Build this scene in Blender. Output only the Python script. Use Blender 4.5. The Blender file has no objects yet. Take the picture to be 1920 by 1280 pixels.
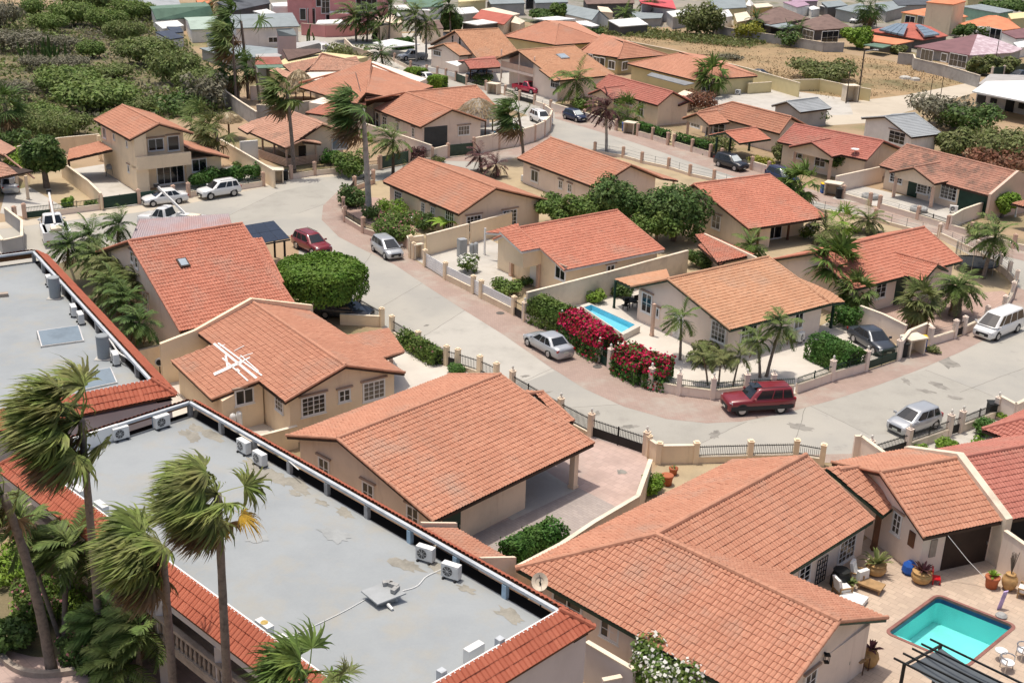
import bpy,bmesh,math,random
import numpy as np
from mathutils import Vector,Matrix
random.seed(7);rng = np.random.default_rng(7)
SC = bpy.context.scene
COL = SC.collection
PI = math.pi
CAMH,FPX,PITCH,ROLL = 33.5,2296.0,math.radians(21.677),math.radians(2.0)
_f = np.array([0,math.cos(PITCH),-math.sin(PITCH)]);_x = np.array([1.0,0,0]);_u = np.cross(_x,_f)
CX_ = _x*math.cos(ROLL) + _u*math.sin(ROLL);CU_ = -_x*math.sin(ROLL) + _u*math.cos(ROLL)
cam_d = bpy.data.cameras.new('camera');cam = bpy.data.objects.new('camera',cam_d);COL.objects.link(cam)
cam_d.sensor_fit = 'HORIZONTAL';cam_d.sensor_width = 36;cam_d.lens = 36*FPX/1920
cam_d.clip_start = 0.5;cam_d.clip_end = 3000
mw = Matrix.Identity(4)
for i in range(3):
 mw[i][0] = CX_[i];mw[i][1] = CU_[i];mw[i][2] = -_f[i]
mw[2][3] = CAMH
cam.matrix_world = mw
SC.camera = cam
SUN_DIR = Vector((0.44,-0.30,-2.7)).normalized()          # the way the light travels
world = bpy.data.worlds.new('World');SC.world = world;world.use_nodes = True
nt = world.node_tree;nt.nodes.clear()
wo = nt.nodes.new('ShaderNodeOutputWorld');bg = nt.nodes.new('ShaderNodeBackground');sky = nt.nodes.new('ShaderNodeTexSky')
sky.sky_type = 'NISHITA';sky.sun_disc = False
SUN_EL = math.asin(-SUN_DIR.z);SUN_AZ = math.atan2(-SUN_DIR.x,-SUN_DIR.y)
sky.sun_elevation = SUN_EL;sky.sun_rotation = SUN_AZ;sky.dust_density = 5.0;sky.air_density = 0.9;sky.ozone_density = 0.6
bg.inputs['Strength'].default_value = 0.138
nt.links.new(sky.outputs[0],bg.inputs[0]);nt.links.new(bg.outputs[0],wo.inputs[0])
sun_d = bpy.data.lights.new('sun','SUN');sun = bpy.data.objects.new('sun',sun_d);COL.objects.link(sun)
sun_d.energy = 3.3;sun_d.angle = math.radians(0.5);sun_d.color = (1.0,0.93,0.82)
sun.rotation_euler = SUN_DIR.to_track_quat('-Z','Y').to_euler()
sun.location = (0,60,200)
SC.view_settings.view_transform = 'Standard';SC.view_settings.look = 'None'
SC.view_settings.exposure = 0.0;SC.view_settings.gamma = 1.0
SC.cycles.max_bounces = 6;SC.cycles.transparent_max_bounces = 8
def ray(px,py):
 return CX_*(px-960)/FPX - CU_*(py-640)/FPX + _f
def P(px,py,z=0.0):
 d = ray(px,py);t = (z-CAMH)/d[2]
 return np.array([d[0]*t,d[1]*t,z])
def hit(px,py,p0,n):
 d = ray(px,py);o = np.array([0,0,CAMH]);t = ((p0-o) @ n)/(d @ n)
 return o + d*t
def upto(px0,py0,py1):
 b = P(px0,py0);zs = np.linspace(0,25,1001);k = []
 for z in zs:
  v = np.array([b[0],b[1],z-CAMH]);k.append(640-FPX*(v @ CU_)/(v @ _f))
 return float(zs[int(np.argmin(abs(np.array(k)-py1)))])
MATS = {}
def _mix(nt,a,b,fac,mode='MIX'):
 m = nt.nodes.new('ShaderNodeMix');m.data_type = 'RGBA';m.blend_type = mode
 for s,v in ((m.inputs[0],fac),(m.inputs[6],a),(m.inputs[7],b)):
  if hasattr(v,'bl_idname') or hasattr(v,'is_linked'): nt.links.new(v,s)
  elif isinstance(v,(tuple,list)): s.default_value = (*v,1) if len(v) == 3 else v
  else: s.default_value = v
 return m.outputs[2]
def _noise(nt,vec,scale,detail=4,rough=0.6):
 n = nt.nodes.new('ShaderNodeTexNoise');n.inputs['Scale'].default_value = scale
 n.inputs['Detail'].default_value = detail;n.inputs['Roughness'].default_value = rough
 nt.links.new(vec,n.inputs['Vector']);return n.outputs['Fac']
def _ramp(nt,fac,lo,hi):
 r = nt.nodes.new('ShaderNodeMapRange');r.inputs[1].default_value = lo;r.inputs[2].default_value = hi
 nt.links.new(fac,r.inputs[0]);return r.outputs[0]
def M(name,col,rough=0.85,var=0.12,scale=0.8,col2=None,lo=0.45,hi=0.7,bump=0.0,bscale=20,spec=0.3,metal=0.0,fine=0.0,attr=None,island=0.0,coat=0,dirt=None,dscale=0.25,dlo=0.5,dhi=0.72,hsv=None):
 if name in MATS: return MATS[name]
 m = bpy.data.materials.new(name);m.use_nodes = True;nt = m.node_tree
 b = nt.nodes['Principled BSDF'];geo = nt.nodes.new('ShaderNodeNewGeometry');pos = geo.outputs['Position']
 c2 = col2 or tuple(min(1,c*(1-2*var)) for c in col)
 out = _mix(nt,col,c2,_ramp(nt,_noise(nt,pos,scale),lo,hi))
 if attr:
  a = nt.nodes.new('ShaderNodeAttribute');a.attribute_name = 'rnd'
  out = _mix(nt,out,attr,a.outputs['Fac'])
 if island:
  v = nt.nodes.new('ShaderNodeMapRange');v.inputs[3].default_value = 1-island;v.inputs[4].default_value = 1+island
  nt.links.new(geo.outputs['Random Per Island'],v.inputs[0])
  h = nt.nodes.new('ShaderNodeHueSaturation');nt.links.new(v.outputs[0],h.inputs['Value']);nt.links.new(out,h.inputs['Color'])
  v2 = nt.nodes.new('ShaderNodeMapRange');v2.inputs[3].default_value = 0.485;v2.inputs[4].default_value = 0.515
  nt.links.new(_noise(nt,pos,1.3,2),v2.inputs[0]);nt.links.new(v2.outputs[0],h.inputs['Hue'])
  out = h.outputs[0]
 if dirt:
  dv = pos
  if name.startswith('wall_'):
   mp = nt.nodes.new('ShaderNodeMapping');mp.inputs['Scale'].default_value = (2.2,2.2,.28);nt.links.new(pos,mp.inputs[0]);dv = mp.outputs[0]
  out = _mix(nt,out,dirt,_ramp(nt,_noise(nt,dv,dscale,6,0.7),dlo,dhi))
 if fine:
  f = _noise(nt,pos,9,5,0.75)
  v = nt.nodes.new('ShaderNodeMapRange');v.inputs[1].default_value = 0.25;v.inputs[2].default_value = 0.75
  v.inputs[3].default_value = 1-fine;v.inputs[4].default_value = 1+fine
  nt.links.new(f,v.inputs[0])
  h = nt.nodes.new('ShaderNodeHueSaturation');nt.links.new(v.outputs[0],h.inputs['Value']);nt.links.new(out,h.inputs['Color'])
  out = h.outputs[0]
 nt.links.new(out,b.inputs['Base Color'])
 b.inputs['Roughness'].default_value = rough;b.inputs['Metallic'].default_value = metal
 b.inputs['Specular IOR Level'].default_value = spec
 if coat: b.inputs['Coat Weight'].default_value = coat;b.inputs['Coat Roughness'].default_value = 0.05
 if bump:
  bp = nt.nodes.new('ShaderNodeBump');bp.inputs['Strength'].default_value = bump;bp.inputs['Distance'].default_value = 0.02
  nt.links.new(_noise(nt,pos,bscale,4),bp.inputs['Height']);nt.links.new(bp.outputs[0],b.inputs['Normal'])
 MATS[name] = m;return m
def paving(name,c1,c2,sx=0.4,sy=0.2,mortar=(0.3,0.26,0.24),rot=0.0,dirt=None):
 if name in MATS: return MATS[name]
 m = bpy.data.materials.new(name);m.use_nodes = True;nt = m.node_tree;b = nt.nodes['Principled BSDF']
 geo = nt.nodes.new('ShaderNodeNewGeometry');mp = nt.nodes.new('ShaderNodeMapping');mp.inputs['Rotation'].default_value[2] = rot
 nt.links.new(geo.outputs['Position'],mp.inputs[0])
 br = nt.nodes.new('ShaderNodeTexBrick');br.inputs['Scale'].default_value = 1;br.inputs['Brick Width'].default_value = sx;br.inputs['Row Height'].default_value = sy
 br.inputs['Mortar Size'].default_value = 0.012;br.inputs['Color1'].default_value = (*c1,1);br.inputs['Color2'].default_value = (*c2,1);br.inputs['Mortar'].default_value = (*mortar,1)
 nt.links.new(mp.outputs[0],br.inputs['Vector'])
 out = _mix(nt,br.outputs['Color'],tuple(c*0.72 for c in c1),_ramp(nt,_noise(nt,geo.outputs['Position'],0.5,5,0.7),0.45,0.75))
 if dirt: out = _mix(nt,out,dirt,_ramp(nt,_noise(nt,geo.outputs['Position'],0.22,6,0.7),0.48,0.66))
 nt.links.new(out,b.inputs['Base Color']);b.inputs['Roughness'].default_value = 0.9
 MATS[name] = m;return m
def wloc(o):
 v = np.zeros(3)
 while o is not None:
  v += np.array(o.location);o = o.parent
 return v
def tag(o,label=None,cat=None,group=None,kind=None):
 if label: o['label'] = label
 if cat: o['category'] = cat
 if group: o['group'] = group
 if kind: o['kind'] = kind
 return o
def thing(name,label,cat,loc=(0,0,0),group=None):
 o = bpy.data.objects.new(name,None);COL.objects.link(o);o.empty_display_size = 0.3
 o.location = tuple(float(c) for c in loc)
 return tag(o,label,cat,group)
KIDS = {}
def mesh_obj(name,verts,faces,mat,parent=None,smooth=False,rnd=None):
 me = bpy.data.meshes.new(name)
 verts = np.asarray(verts,float)
 if parent is not None: verts = verts - wloc(parent)
 else:
  c = verts.mean(0);lo = verts.min(0);org = np.array([c[0],c[1],lo[2]]);verts = verts - org
 tot = [];idx = []
 for f in faces:
  if isinstance(f,np.ndarray):
   tot.append(np.full(len(f),f.shape[1],int));idx.append(f.reshape(-1))
  else:
   tot.append(np.array([len(f)]));idx.append(np.array(f))
 tot = np.concatenate(tot);idx = np.concatenate(idx)
 me.vertices.add(len(verts));me.vertices.foreach_set('co',verts.reshape(-1))
 me.loops.add(len(idx));me.loops.foreach_set('vertex_index',idx.astype(np.int32))
 me.polygons.add(len(tot));st = np.concatenate([[0],np.cumsum(tot)[:-1]])
 me.polygons.foreach_set('loop_start',st.astype(np.int32))
 me.polygons.foreach_set('loop_total',tot.astype(np.int32))
 me.update(calc_edges=True);me.validate(verbose=False)
 me.polygons.foreach_set('use_smooth',np.full(len(me.polygons),smooth,bool))
 if rnd is not None and len(rnd) == len(me.polygons):
  a = me.attributes.new('rnd','FLOAT','FACE');a.data.foreach_set('value',np.asarray(rnd,np.float32))
 me.materials.append(mat)
 o = bpy.data.objects.new(name,me);COL.objects.link(o)
 if parent is not None: o.parent = parent;KIDS.setdefault(parent.name,[]).append(o)
 else: o.location = tuple(org)
 return o
def copy_tree(o,parent=None):
 c = o.copy();COL.objects.link(c)
 if parent is not None: c.parent = parent;KIDS.setdefault(parent.name,[]).append(c)
 for ch in KIDS.get(o.name,[]): copy_tree(ch,c)
 return c
class MB:
 def __init__(s): s.v = [];s.f = []
 def add(s,vs,fs):
  n = len(s.v);s.v += [tuple(map(float,p)) for p in vs];s.f += [[i+n for i in f] for f in fs];return s
 def obox(s,c,ax,ay,az):
  """box from centre and three half-axis vectors"""
  c,ax,ay,az = map(np.asarray,(c,ax,ay,az))
  vs = [c+i*ax+j*ay+k*az for k in (-1,1) for j in (-1,1) for i in (-1,1)]
  return s.add(vs,[(0,2,3,1),(4,5,7,6),(0,1,5,4),(2,6,7,3),(0,4,6,2),(1,3,7,5)])
 def box(s,c,size,rz=0.0):
  ca,sa = math.cos(rz),math.sin(rz);x,y,z = (d/2 for d in size)
  return s.obox(c,(ca*x,sa*x,0),(-sa*y,ca*y,0),(0,0,z))
 def prism(s,poly,z0,z1):
  n = len(poly);vs = [(p[0],p[1],z0) for p in poly] + [(p[0],p[1],z1) for p in poly]
  return s.add(vs,[list(range(n))[::-1],list(range(n,2*n))] + [(i,(i+1) % n,n+(i+1) % n,n+i) for i in range(n)])
 def extr(s,poly,d):
  poly = [np.asarray(p,float) for p in poly];d = np.asarray(d,float);n = len(poly)
  return s.add(poly + [p+d for p in poly],[list(range(n))[::-1],list(range(n,2*n))] + [(i,(i+1) % n,n+(i+1) % n,n+i) for i in range(n)])
 def tube(s,pts,rs,n=8,caps=True):
  pts = [np.asarray(p,float) for p in pts]
  if not hasattr(rs,'__len__'): rs = [rs]*len(pts)
  vs = [];fs = []
  for i,p in enumerate(pts):
   d = pts[min(i+1,len(pts)-1)]-pts[max(i-1,0)];d = d/(np.linalg.norm(d)+1e-9)
   a = np.cross(d,(0,0,1) if abs(d[2]) < 0.95 else (1,0,0));a /= np.linalg.norm(a);b = np.cross(d,a)
   for k in range(n):
    t = 2*PI*k/n;vs.append(p+rs[i]*(math.cos(t)*a+math.sin(t)*b))
  for i in range(len(pts)-1):
   for k in range(n): fs.append((i*n+k,i*n+(k+1) % n,(i+1)*n+(k+1) % n,(i+1)*n+k))
  if caps: fs += [list(range(n))[::-1],list(range((len(pts)-1)*n,len(pts)*n))]
  return s.add(vs,fs)
 def lathe(s,c,prof,n=14):
  vs = [];fs = []
  for r,z in prof:
   for k in range(n): t = 2*PI*k/n;vs.append((c[0]+r*math.cos(t),c[1]+r*math.sin(t),c[2]+z))
  m = len(prof)
  for i in range(m-1):
   for k in range(n): fs.append((i*n+k,i*n+(k+1) % n,(i+1)*n+(k+1) % n,(i+1)*n+k))
  fs += [list(range(n))[::-1],list(range((m-1)*n,m*n))]
  return s.add(vs,fs)
 def build(s,name,mat,parent=None,smooth=False,rnd=None):
  return mesh_obj(name,s.v,s.f,mat,parent,smooth,rnd)
def sheet(name,pts,z,mat,kind='structure'):
 w = [P(p[0],p[1],z) if len(p) == 2 else np.array([p[0],p[1],z]) for p in pts]
 o = mesh_obj(name,w,[list(range(len(w)))],mat);o['kind'] = kind
 bm = bmesh.new();bm.from_mesh(o.data);bmesh.ops.triangulate(bm,faces=bm.faces)
 for f in bm.faces:
  if f.normal.z < 0: f.normal_flip()
 bm.to_mesh(o.data);bm.free()
 return o
def spline(pts,n=6):
 pts = [np.asarray(p,float) for p in pts];q = [2*pts[0]-pts[1]]+pts+[2*pts[-1]-pts[-2]];out = []
 for i in range(1,len(q)-2):
  for k in range(n):
   t = k/n;a,b,c,d = q[i-1:i+3]
   out.append(0.5*((2*b)+(c-a)*t+(2*a-5*b+4*c-d)*t*t+(3*b-a-3*c+d)*t**3))
 return out+[pts[-1]]
class Roof:
 def __init__(s): s.v = [];s.f = [];s.r = [];s.n = 0;s.slab = MB();s.caps = []
 def plane(s,poly,lod=0,pitch=0.21,course=0.34,slab=0.16):
  poly = np.array([np.asarray(p,float) for p in poly]);nrm = np.zeros(3)
  for i in range(len(poly)): nrm += np.cross(poly[i],poly[(i+1) % len(poly)])
  if nrm[2] < 0: poly = poly[::-1];nrm = -nrm
  nrm /= np.linalg.norm(nrm);cen0 = poly.mean(0);poly = poly.copy();poly[:,2] = cen0[2]-((poly[:,:2]-cen0[:2]) @ nrm[:2])/nrm[2]
  if slab: s.slab.extr([p-np.array([0,0,0.03]) for p in poly],(0,0,-slab))
  d = np.array([0,0,-1.0])+nrm*nrm[2];d /= np.linalg.norm(d);e = np.cross(nrm,d);o = poly.mean(0)
  A = (poly-o) @ e;B = (poly-o) @ d;a0,a1,b0,b1 = A.min(),A.max(),B.min(),B.max()
  na = max(1,round((a1-a0)/pitch));pw = (a1-a0)/na;nb = max(1,round((b1-b0)/course));ch = (b1-b0)/nb
  ts,hs = (((0,.13,.5,.87),(0,.042,.072,.042)),((0,.5),(0,.06)),((0,),(0.02,)))[lod]
  k = len(ts)
  aa = np.concatenate([a0+(np.arange(na)[:,None]+np.array(ts)[None])*pw]).reshape(-1);aa = np.append(aa,a1)
  hh = np.append(np.tile(hs,na),hs[0])
  bb = np.repeat(np.arange(nb+1),2)[1:-1]*ch+b0;ll = np.tile([0.0,0.034],nb)
  jit = rng.normal(0,0.006,(nb,na));J = np.repeat(np.repeat(jit,k,1),2,0);J = np.concatenate([J,J[:,-1:]],1)
  AA = aa[None,:]+0*bb[:,None];BB = bb[:,None]+0*aa[None,:];HH = hh[None,:]+ll[:,None]+J*(0 if lod == 2 else 1)
  V = (o+AA[...,None]*e+BB[...,None]*d+HH[...,None]*nrm).reshape(-1,3)
  R,Cn = len(bb),len(aa)
  I = np.arange(R*Cn).reshape(R,Cn)
  F = np.stack([I[:-1,:-1],I[1:,:-1],I[1:,1:],I[:-1,1:]],-1).reshape(-1,4)
  rect = all(min(abs(x-a0),abs(x-a1)) < 0.02 and min(abs(y-b0),abs(y-b1)) < 0.02 for x,y in zip(A,B)) and len(poly) == 4
  if rect:
   cen = V[F].mean(1)
   s.f.append(F+s.n);s.v.append(V);s.n += len(V)
  else:
   bm = bmesh.new();bv = [bm.verts.new(p) for p in V]
   for q in F: bm.faces.new([bv[i] for i in q])
   for i in range(len(poly)):
    p,q = poly[i],poly[(i+1) % len(poly)];out = np.cross(q-p,nrm)
    if np.linalg.norm(out) < 1e-6: continue
    bmesh.ops.bisect_plane(bm,geom=bm.verts[:]+bm.edges[:]+bm.faces[:],plane_co=p,plane_no=out,clear_outer=True)
   bm.verts.index_update();bm.verts.ensure_lookup_table()
   cen = []
   for f in bm.faces:
    s.f.append([v.index+s.n for v in f.verts]);cen.append(f.calc_center_median())
   if bm.verts: s.v.append(np.array([v.co for v in bm.verts]));s.n += len(bm.verts)
   bm.free();cen = np.array(cen).reshape(-1,3)
  ti = np.floor(((cen-o) @ e-a0)/pw+1e-4).astype(int);tj = np.floor(((cen-o) @ d-b0)/ch-0.02).astype(int)
  r = rng.random((nb+2,na+2));s.r += list(r[np.clip(tj,0,nb),np.clip(ti,0,na)])
 def cap(s,p,q,r=0.13,step=0.42):
  p,q = np.asarray(p,float),np.asarray(q,float);L = np.linalg.norm(q-p);n = max(1,int(L/step));z = np.array([0,0,0.05]);mb = MB();s.caps.append(mb)
  for i in range(n):
   a,b = p+(q-p)*i/n,p+(q-p)*(i+1.06)/n
   mb.tube([a+z,b+z],[r*0.92,r*1.06],8)
 def build(s,mat,capmat,slabmat,parent,name='roof'):
  o = mesh_obj(name,np.concatenate(s.v),s.f,mat,parent,False,s.r)
  for c in s.caps: c.build('ridge_cap',capmat,o)
  if s.slab.v: s.slab.build('fascia',slabmat,o)
  return o
def unit(v):
 v = np.asarray(v,float);return v/np.linalg.norm(v)
def v3(xy,z): return np.array([xy[0],xy[1],z])
class Gable:
 def __init__(s,A,B,hr,C=None,D=None,he=2.6,he2=None,w1=None,w2=None,hipA=0,hipB=0,ang=None,ext=0):
  a = P(*A,hr) if len(A) == 2 else np.asarray(A);b = P(*B,hr) if len(B) == 2 else np.asarray(B)
  u = unit((b-a)[:2])
  if ang is not None:
   t = math.radians(ang);u2 = np.array([math.sin(t),math.cos(t)]);b = v3(a[:2]+u2*((b-a)[:2] @ u2),hr);u = u2
  s.u = u;s.r = np.array([u[1],-u[0]]);s.a = a[:2];s.L = float((b-a)[:2] @ u)+ext;s.hr = hr
  s.he1 = he;s.he2 = he if he2 is None else he2
  s.w1,s.w2 = w1,w2
  for px in (C,D):
   if px is None: continue
   w = (P(*px,he)-a)[:2] @ s.r
   if w > 0: s.w1 = w
   else: s.w2 = -(P(*px,s.he2)-a)[:2] @ s.r
  if s.w1 is None: s.w1 = s.w2
  if s.w2 is None: s.w2 = s.w1
  s.hipA,s.hipB = hipA,hipB
 def pt(s,x,y,z): return v3(s.a+s.u*x+s.r*y,z)
 def zat(s,y): return s.hr-(s.hr-s.he1)*y/s.w1 if y >= 0 else s.hr-(s.hr-s.he2)*(-y)/s.w2
 def roof(s,R,lod,sides='RL',caps=True,rake=True,slab=0.16):
  A,B = s.pt(0,0,s.hr),s.pt(s.L,0,s.hr)
  for c in sides:
   w,h = (s.w1,s.he1) if c == 'R' else (-s.w2,s.he2)
   q = [A,B,s.pt(s.L+s.hipB,w,h),s.pt(-s.hipA,w,h)]
   R.plane(q,lod,slab=slab)
   if rake:
    if not s.hipA: R.cap(q[0],q[3],0.09)
    if not s.hipB: R.cap(q[1],q[2],0.09)
   if s.hipA and caps: R.cap(q[0],q[3],0.12)
   if s.hipB and caps: R.cap(q[1],q[2],0.12)
  if s.hipA: R.plane([A,s.pt(-s.hipA,s.w1,s.he1),s.pt(-s.hipA,-s.w2,s.he2)],lod)
  if s.hipB: R.plane([B,s.pt(s.L+s.hipB,s.w1,s.he1),s.pt(s.L+s.hipB,-s.w2,s.he2)],lod)
  if caps and s.L > 0.5: R.cap(A,B,0.13)
  return s
 def walls(s,mb,ov=0.5,ovA=0.45,ovB=0.45,z0=0.0,ovL=None):
  y1,y2 = s.w1-ov,-(s.w2-(ov if ovL is None else ovL));xA = ovA-s.hipA;xB = s.L+s.hipB-ovB
  s.y1,s.y2,s.xA,s.xB = y1,y2,xA,xB
  k = 0.16
  def sec(x,hip):
   if hip: zt = min(s.zat(y1),s.zat(y2))-k;return [s.pt(x,y2,z0),s.pt(x,y1,z0),s.pt(x,y1,zt),s.pt(x,0,zt),s.pt(x,y2,zt)]
   return [s.pt(x,y2,z0),s.pt(x,y1,z0),s.pt(x,y1,s.zat(y1)-k),s.pt(x,0,s.hr-k),s.pt(x,y2,s.zat(y2)-k)]
  va,vb = sec(xA,s.hipA),sec(xB,s.hipB)
  mb.add(va+vb,[[4,3,2,1,0],[5,6,7,8,9]]+[[i,(i+1) % 5,5+(i+1) % 5,5+i] for i in range(5)])
  return s
 def face(s,f):
  if f == 'A': return s.pt(s.xA,0,0),v3(-s.u,0)
  if f == 'B': return s.pt(s.xB,0,0),v3(s.u,0)
  if f == 'R': return s.pt(0,s.y1,0),v3(s.r,0)
  return s.pt(0,s.y2,0),v3(-s.r,0)
def add_window(parent,p0,n,px,py,w,h,cols=2,rows=2,frame=None,glass=None,lintel=True,sash=1,ledge=None):
 c = hit(px,py,p0,n)+n*0.01;e = np.cross((0,0,1),n);z = np.array([0,0,1.0]);mb = MB();t = 0.05
 frame = frame or MATS['white_frame'];glass = glass or MATS['window_glass']
 for sx in (-1,1): mb.obox(c+e*sx*(w/2),e*t,n*0.05,z*(h/2+t))
 for sz in (-1,1): mb.obox(c+z*sz*(h/2),e*(w/2),n*0.048,z*t)
 for i in range(1,cols): mb.obox(c+e*(i/cols-0.5)*w,e*(0.035 if (i*2 == cols) else 0.018),n*0.035,z*h/2)
 for j in range(1,rows): mb.obox(c+z*(j/rows-0.5)*h,e*w/2,n*0.033,z*0.018)
 o = mb.build('window',frame,parent)
 MB().obox(c,e*w/2,n*0.02,z*h/2).build('pane',glass,o)
 if lintel: MB().obox(c+z*(h/2+0.16)+n*0.04,e*(w/2+0.2),n*0.08,z*0.05).build('lintel',ledge or MATS['ledge'],o)
 MB().obox(c-z*(h/2+0.09)+n*0.03,e*(w/2+0.1),n*0.05,z*0.035).build('sill',frame,o)
 return o
def add_door(parent,p0,n,px,py,w,h,mat,name='door',slats=0,z=None,handle=True):
 c = hit(px,py,p0,n);c[2] = h/2+0.02 if z is None else z+h/2;e = np.cross((0,0,1),n);zz = np.array([0,0,1.0]);mb = MB()
 mb.obox(c,e*w/2,n*0.04,zz*h/2)
 for i in range(slats): mb.obox(c+zz*((i+0.5)/slats-0.5)*h,e*(w/2-0.03),n*0.055,zz*(h/slats*0.42))
 o = mb.build(name,mat,parent)
 if handle: MB().obox(c+e*(w/2-0.12)+n*0.07,e*0.02,n*0.04,zz*0.08).build('handle',MATS['steel'],o)
 return o
class House:
 def __init__(s,name,label,at_px,wall,roof,lod=1,cat='house',group=None,fascia='fascia_brown'):
  s.t = thing(name,label,cat,P(*at_px),group);s.wm,s.rm,s.lod,s.fm = wall,roof,lod,fascia
  s.R = Roof();s.W = MB();s.g = []
 def gable(s,*a,ov=0.5,ovA=0.45,ovB=0.45,walls=True,z0=0.0,sides='RL',caps=True,ovL=None,slab=0.16,**k):
  g = Gable(*a,**k);g.roof(s.R,s.lod,sides,caps,slab=slab)
  if walls: g.walls(s.W,ov,ovA,ovB,z0,ovL)
  else: g.walls(MB(),ov,ovA,ovB,z0,ovL)
  s.g.append(g);return g
 def done(s):
  cm = MATS.get(s.rm+'_cap',MATS[s.rm])
  if s.R.v: s.roof = s.R.build(MATS[s.rm],cm,MATS[s.fm],s.t)
  if s.W.v: s.wall = s.W.build('wall',MATS[s.wm],s.t)
  return s
 def win(s,g,f,px,py,w,h,cols=2,rows=2,**k):
  p0,n = g.face(f);return add_window(s.t,p0,n,px,py,w,h,cols,rows,**k)
 def door(s,g,f,px,py,w,h,mat='dark_green',name='door',**k):
  p0,n = g.face(f);return add_door(s.t,p0,n,px,py,w,h,MATS[mat],name,**k)
 def post(s,px,py,h=2.5,t=0.28,mat=None,name='post',shape='box'):
  p = P(px,py);mb = MB()
  ang = math.atan2(s.g[0].u[1],s.g[0].u[0]) if s.g else 0
  if shape == 'box': mb.box((p[0],p[1],h/2),(t,t,h),ang)
  else: mb.tube([(p[0],p[1],0),(p[0],p[1],h)],t/2,10)
  mb.box((p[0],p[1],0.09),(t*1.25,t*1.25,0.18),ang)
  return mb.build(name,MATS[mat or s.wm],s.t)
M('white_frame',(0.80,0.79,0.77),0.5,0.03)
M('window_glass',(0.012,0.014,0.018),0.08,0.3,3,spec=0.6)
_m = MATS['window_glass'].node_tree;_o = _m.nodes.new('ShaderNodeObjectInfo');_b = _m.nodes['Principled BSDF']
_m.links.new(_mix(_m,(.012,.014,.018),(.16,.145,.12),_ramp(_m,_o.outputs['Random'],.6,1.0)),_b.inputs['Base Color'])
M('ledge',(0.40,0.29,0.22),0.9)
M('steel',(0.5,0.5,0.5),0.35,metal=0.9)
M('fascia_brown',(0.055,0.033,0.024),0.6,0.2)
M('fascia_green',(0.04,0.07,0.045),0.6,0.2)
M('fascia_white',(0.7,0.68,0.64),0.6,0.1)
M('roof_dirt',(0.305,0.29,0.25),0.95,0.15,1.2,fine=.15)
M('wall_cream',(0.86,0.70,0.50),0.9,0.05,0.5,bump=0.15,fine=0.03,dirt=(0.64,0.49,0.33),dscale=0.6,dlo=0.55,dhi=0.85)
M('wall_tan',(0.80,0.655,0.505),0.9,0.06,0.5,bump=0.15,fine=0.03,dirt=(0.58,0.44,0.32),dscale=0.6,dlo=0.55,dhi=0.85)
M('wall_pink',(0.84,0.71,0.605),0.9,0.05,0.5,bump=0.15,fine=0.03,dirt=(0.62,0.48,0.39),dscale=0.6,dlo=0.55,dhi=0.85)
M('wall_rose',(0.68,0.50,0.40),0.9,0.06,0.5,bump=0.15,fine=0.03)
M('wall_yellow',(0.68,0.58,0.33),0.9,0.05,0.5,fine=0.03)
M('wall_white',(0.84,0.82,0.78),0.9,0.06,0.5,fine=0.03,dirt=(0.5,0.47,0.42),dscale=0.5,dlo=0.55,dhi=0.8)
M('coping',(0.76,0.66,0.52),0.9,0.08,0.8,dirt=(0.5,0.42,0.33),dscale=0.7,dlo=0.5,dhi=0.8)
M('pillar_rose',(0.64,0.45,0.345),0.9,0.08,0.9,fine=0.04)
M('dark_green',(0.012,0.045,0.032),0.45,0.15)
M('gate_green',(0.05,0.085,0.06),0.55,0.2)
M('iron',(0.018,0.018,0.019),0.5,0.2)
M('shade_black',(0.02,0.02,0.02),0.9)  # near-black colour standing in for deep shade
def tile(name,c1,c2,dirt=None,dlo=0.52,dhi=0.75,dscale=0.22,cap=None):
 M(name,c1,0.82,0.1,0.35,attr=None,spec=0.25,col2=tuple(c*0.84 for c in c1),fine=0.07)
 m = MATS[name];nt = m.node_tree;b = nt.nodes['Principled BSDF'];src = b.inputs['Base Color'].links[0].from_socket
 a = nt.nodes.new('ShaderNodeAttribute');a.attribute_name = 'rnd'
 f = nt.nodes.new('ShaderNodeMath');f.operation = 'MULTIPLY';f.inputs[1].default_value = 0.7;nt.links.new(a.outputs['Fac'],f.inputs[0])
 out = _mix(nt,src,c2,f.outputs[0])
 geo = nt.nodes.new('ShaderNodeNewGeometry')
 if dirt:
  out = _mix(nt,out,dirt,_ramp(nt,_noise(nt,geo.outputs['Position'],dscale,8,0.75),dlo,dhi))
 nt.links.new(out,b.inputs['Base Color'])
 M(name+'_cap',cap or tuple(c*0.95 for c in c1),0.85,0.12,1.2,fine=0.08)
tile('tile_orange',(0.535,0.268,0.176),(0.44,0.198,0.126),(0.41,0.27,0.205))
tile('tile_red',(0.54,0.228,0.155),(0.45,0.168,0.11),(0.41,0.25,0.19))
tile('tile_coral',(0.48,0.195,0.15),(0.39,0.14,0.105),(0.38,0.22,0.17))
tile('tile_amber',(0.55,0.31,0.19),(0.47,0.24,0.14),(0.43,0.29,0.21))
tile('tile_skirt',(0.47,0.15,0.09),(0.39,0.11,0.065),(0.34,0.17,0.12),0.58,0.8)
tile('tile_faded',(0.55,0.325,0.235),(0.46,0.245,0.17),(0.24,0.165,0.125),0.52,0.74,0.5)
tile('tile_lichen',(0.47,0.255,0.185),(0.37,0.175,0.125),(0.14,0.105,0.085),0.46,0.66,0.6)
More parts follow.
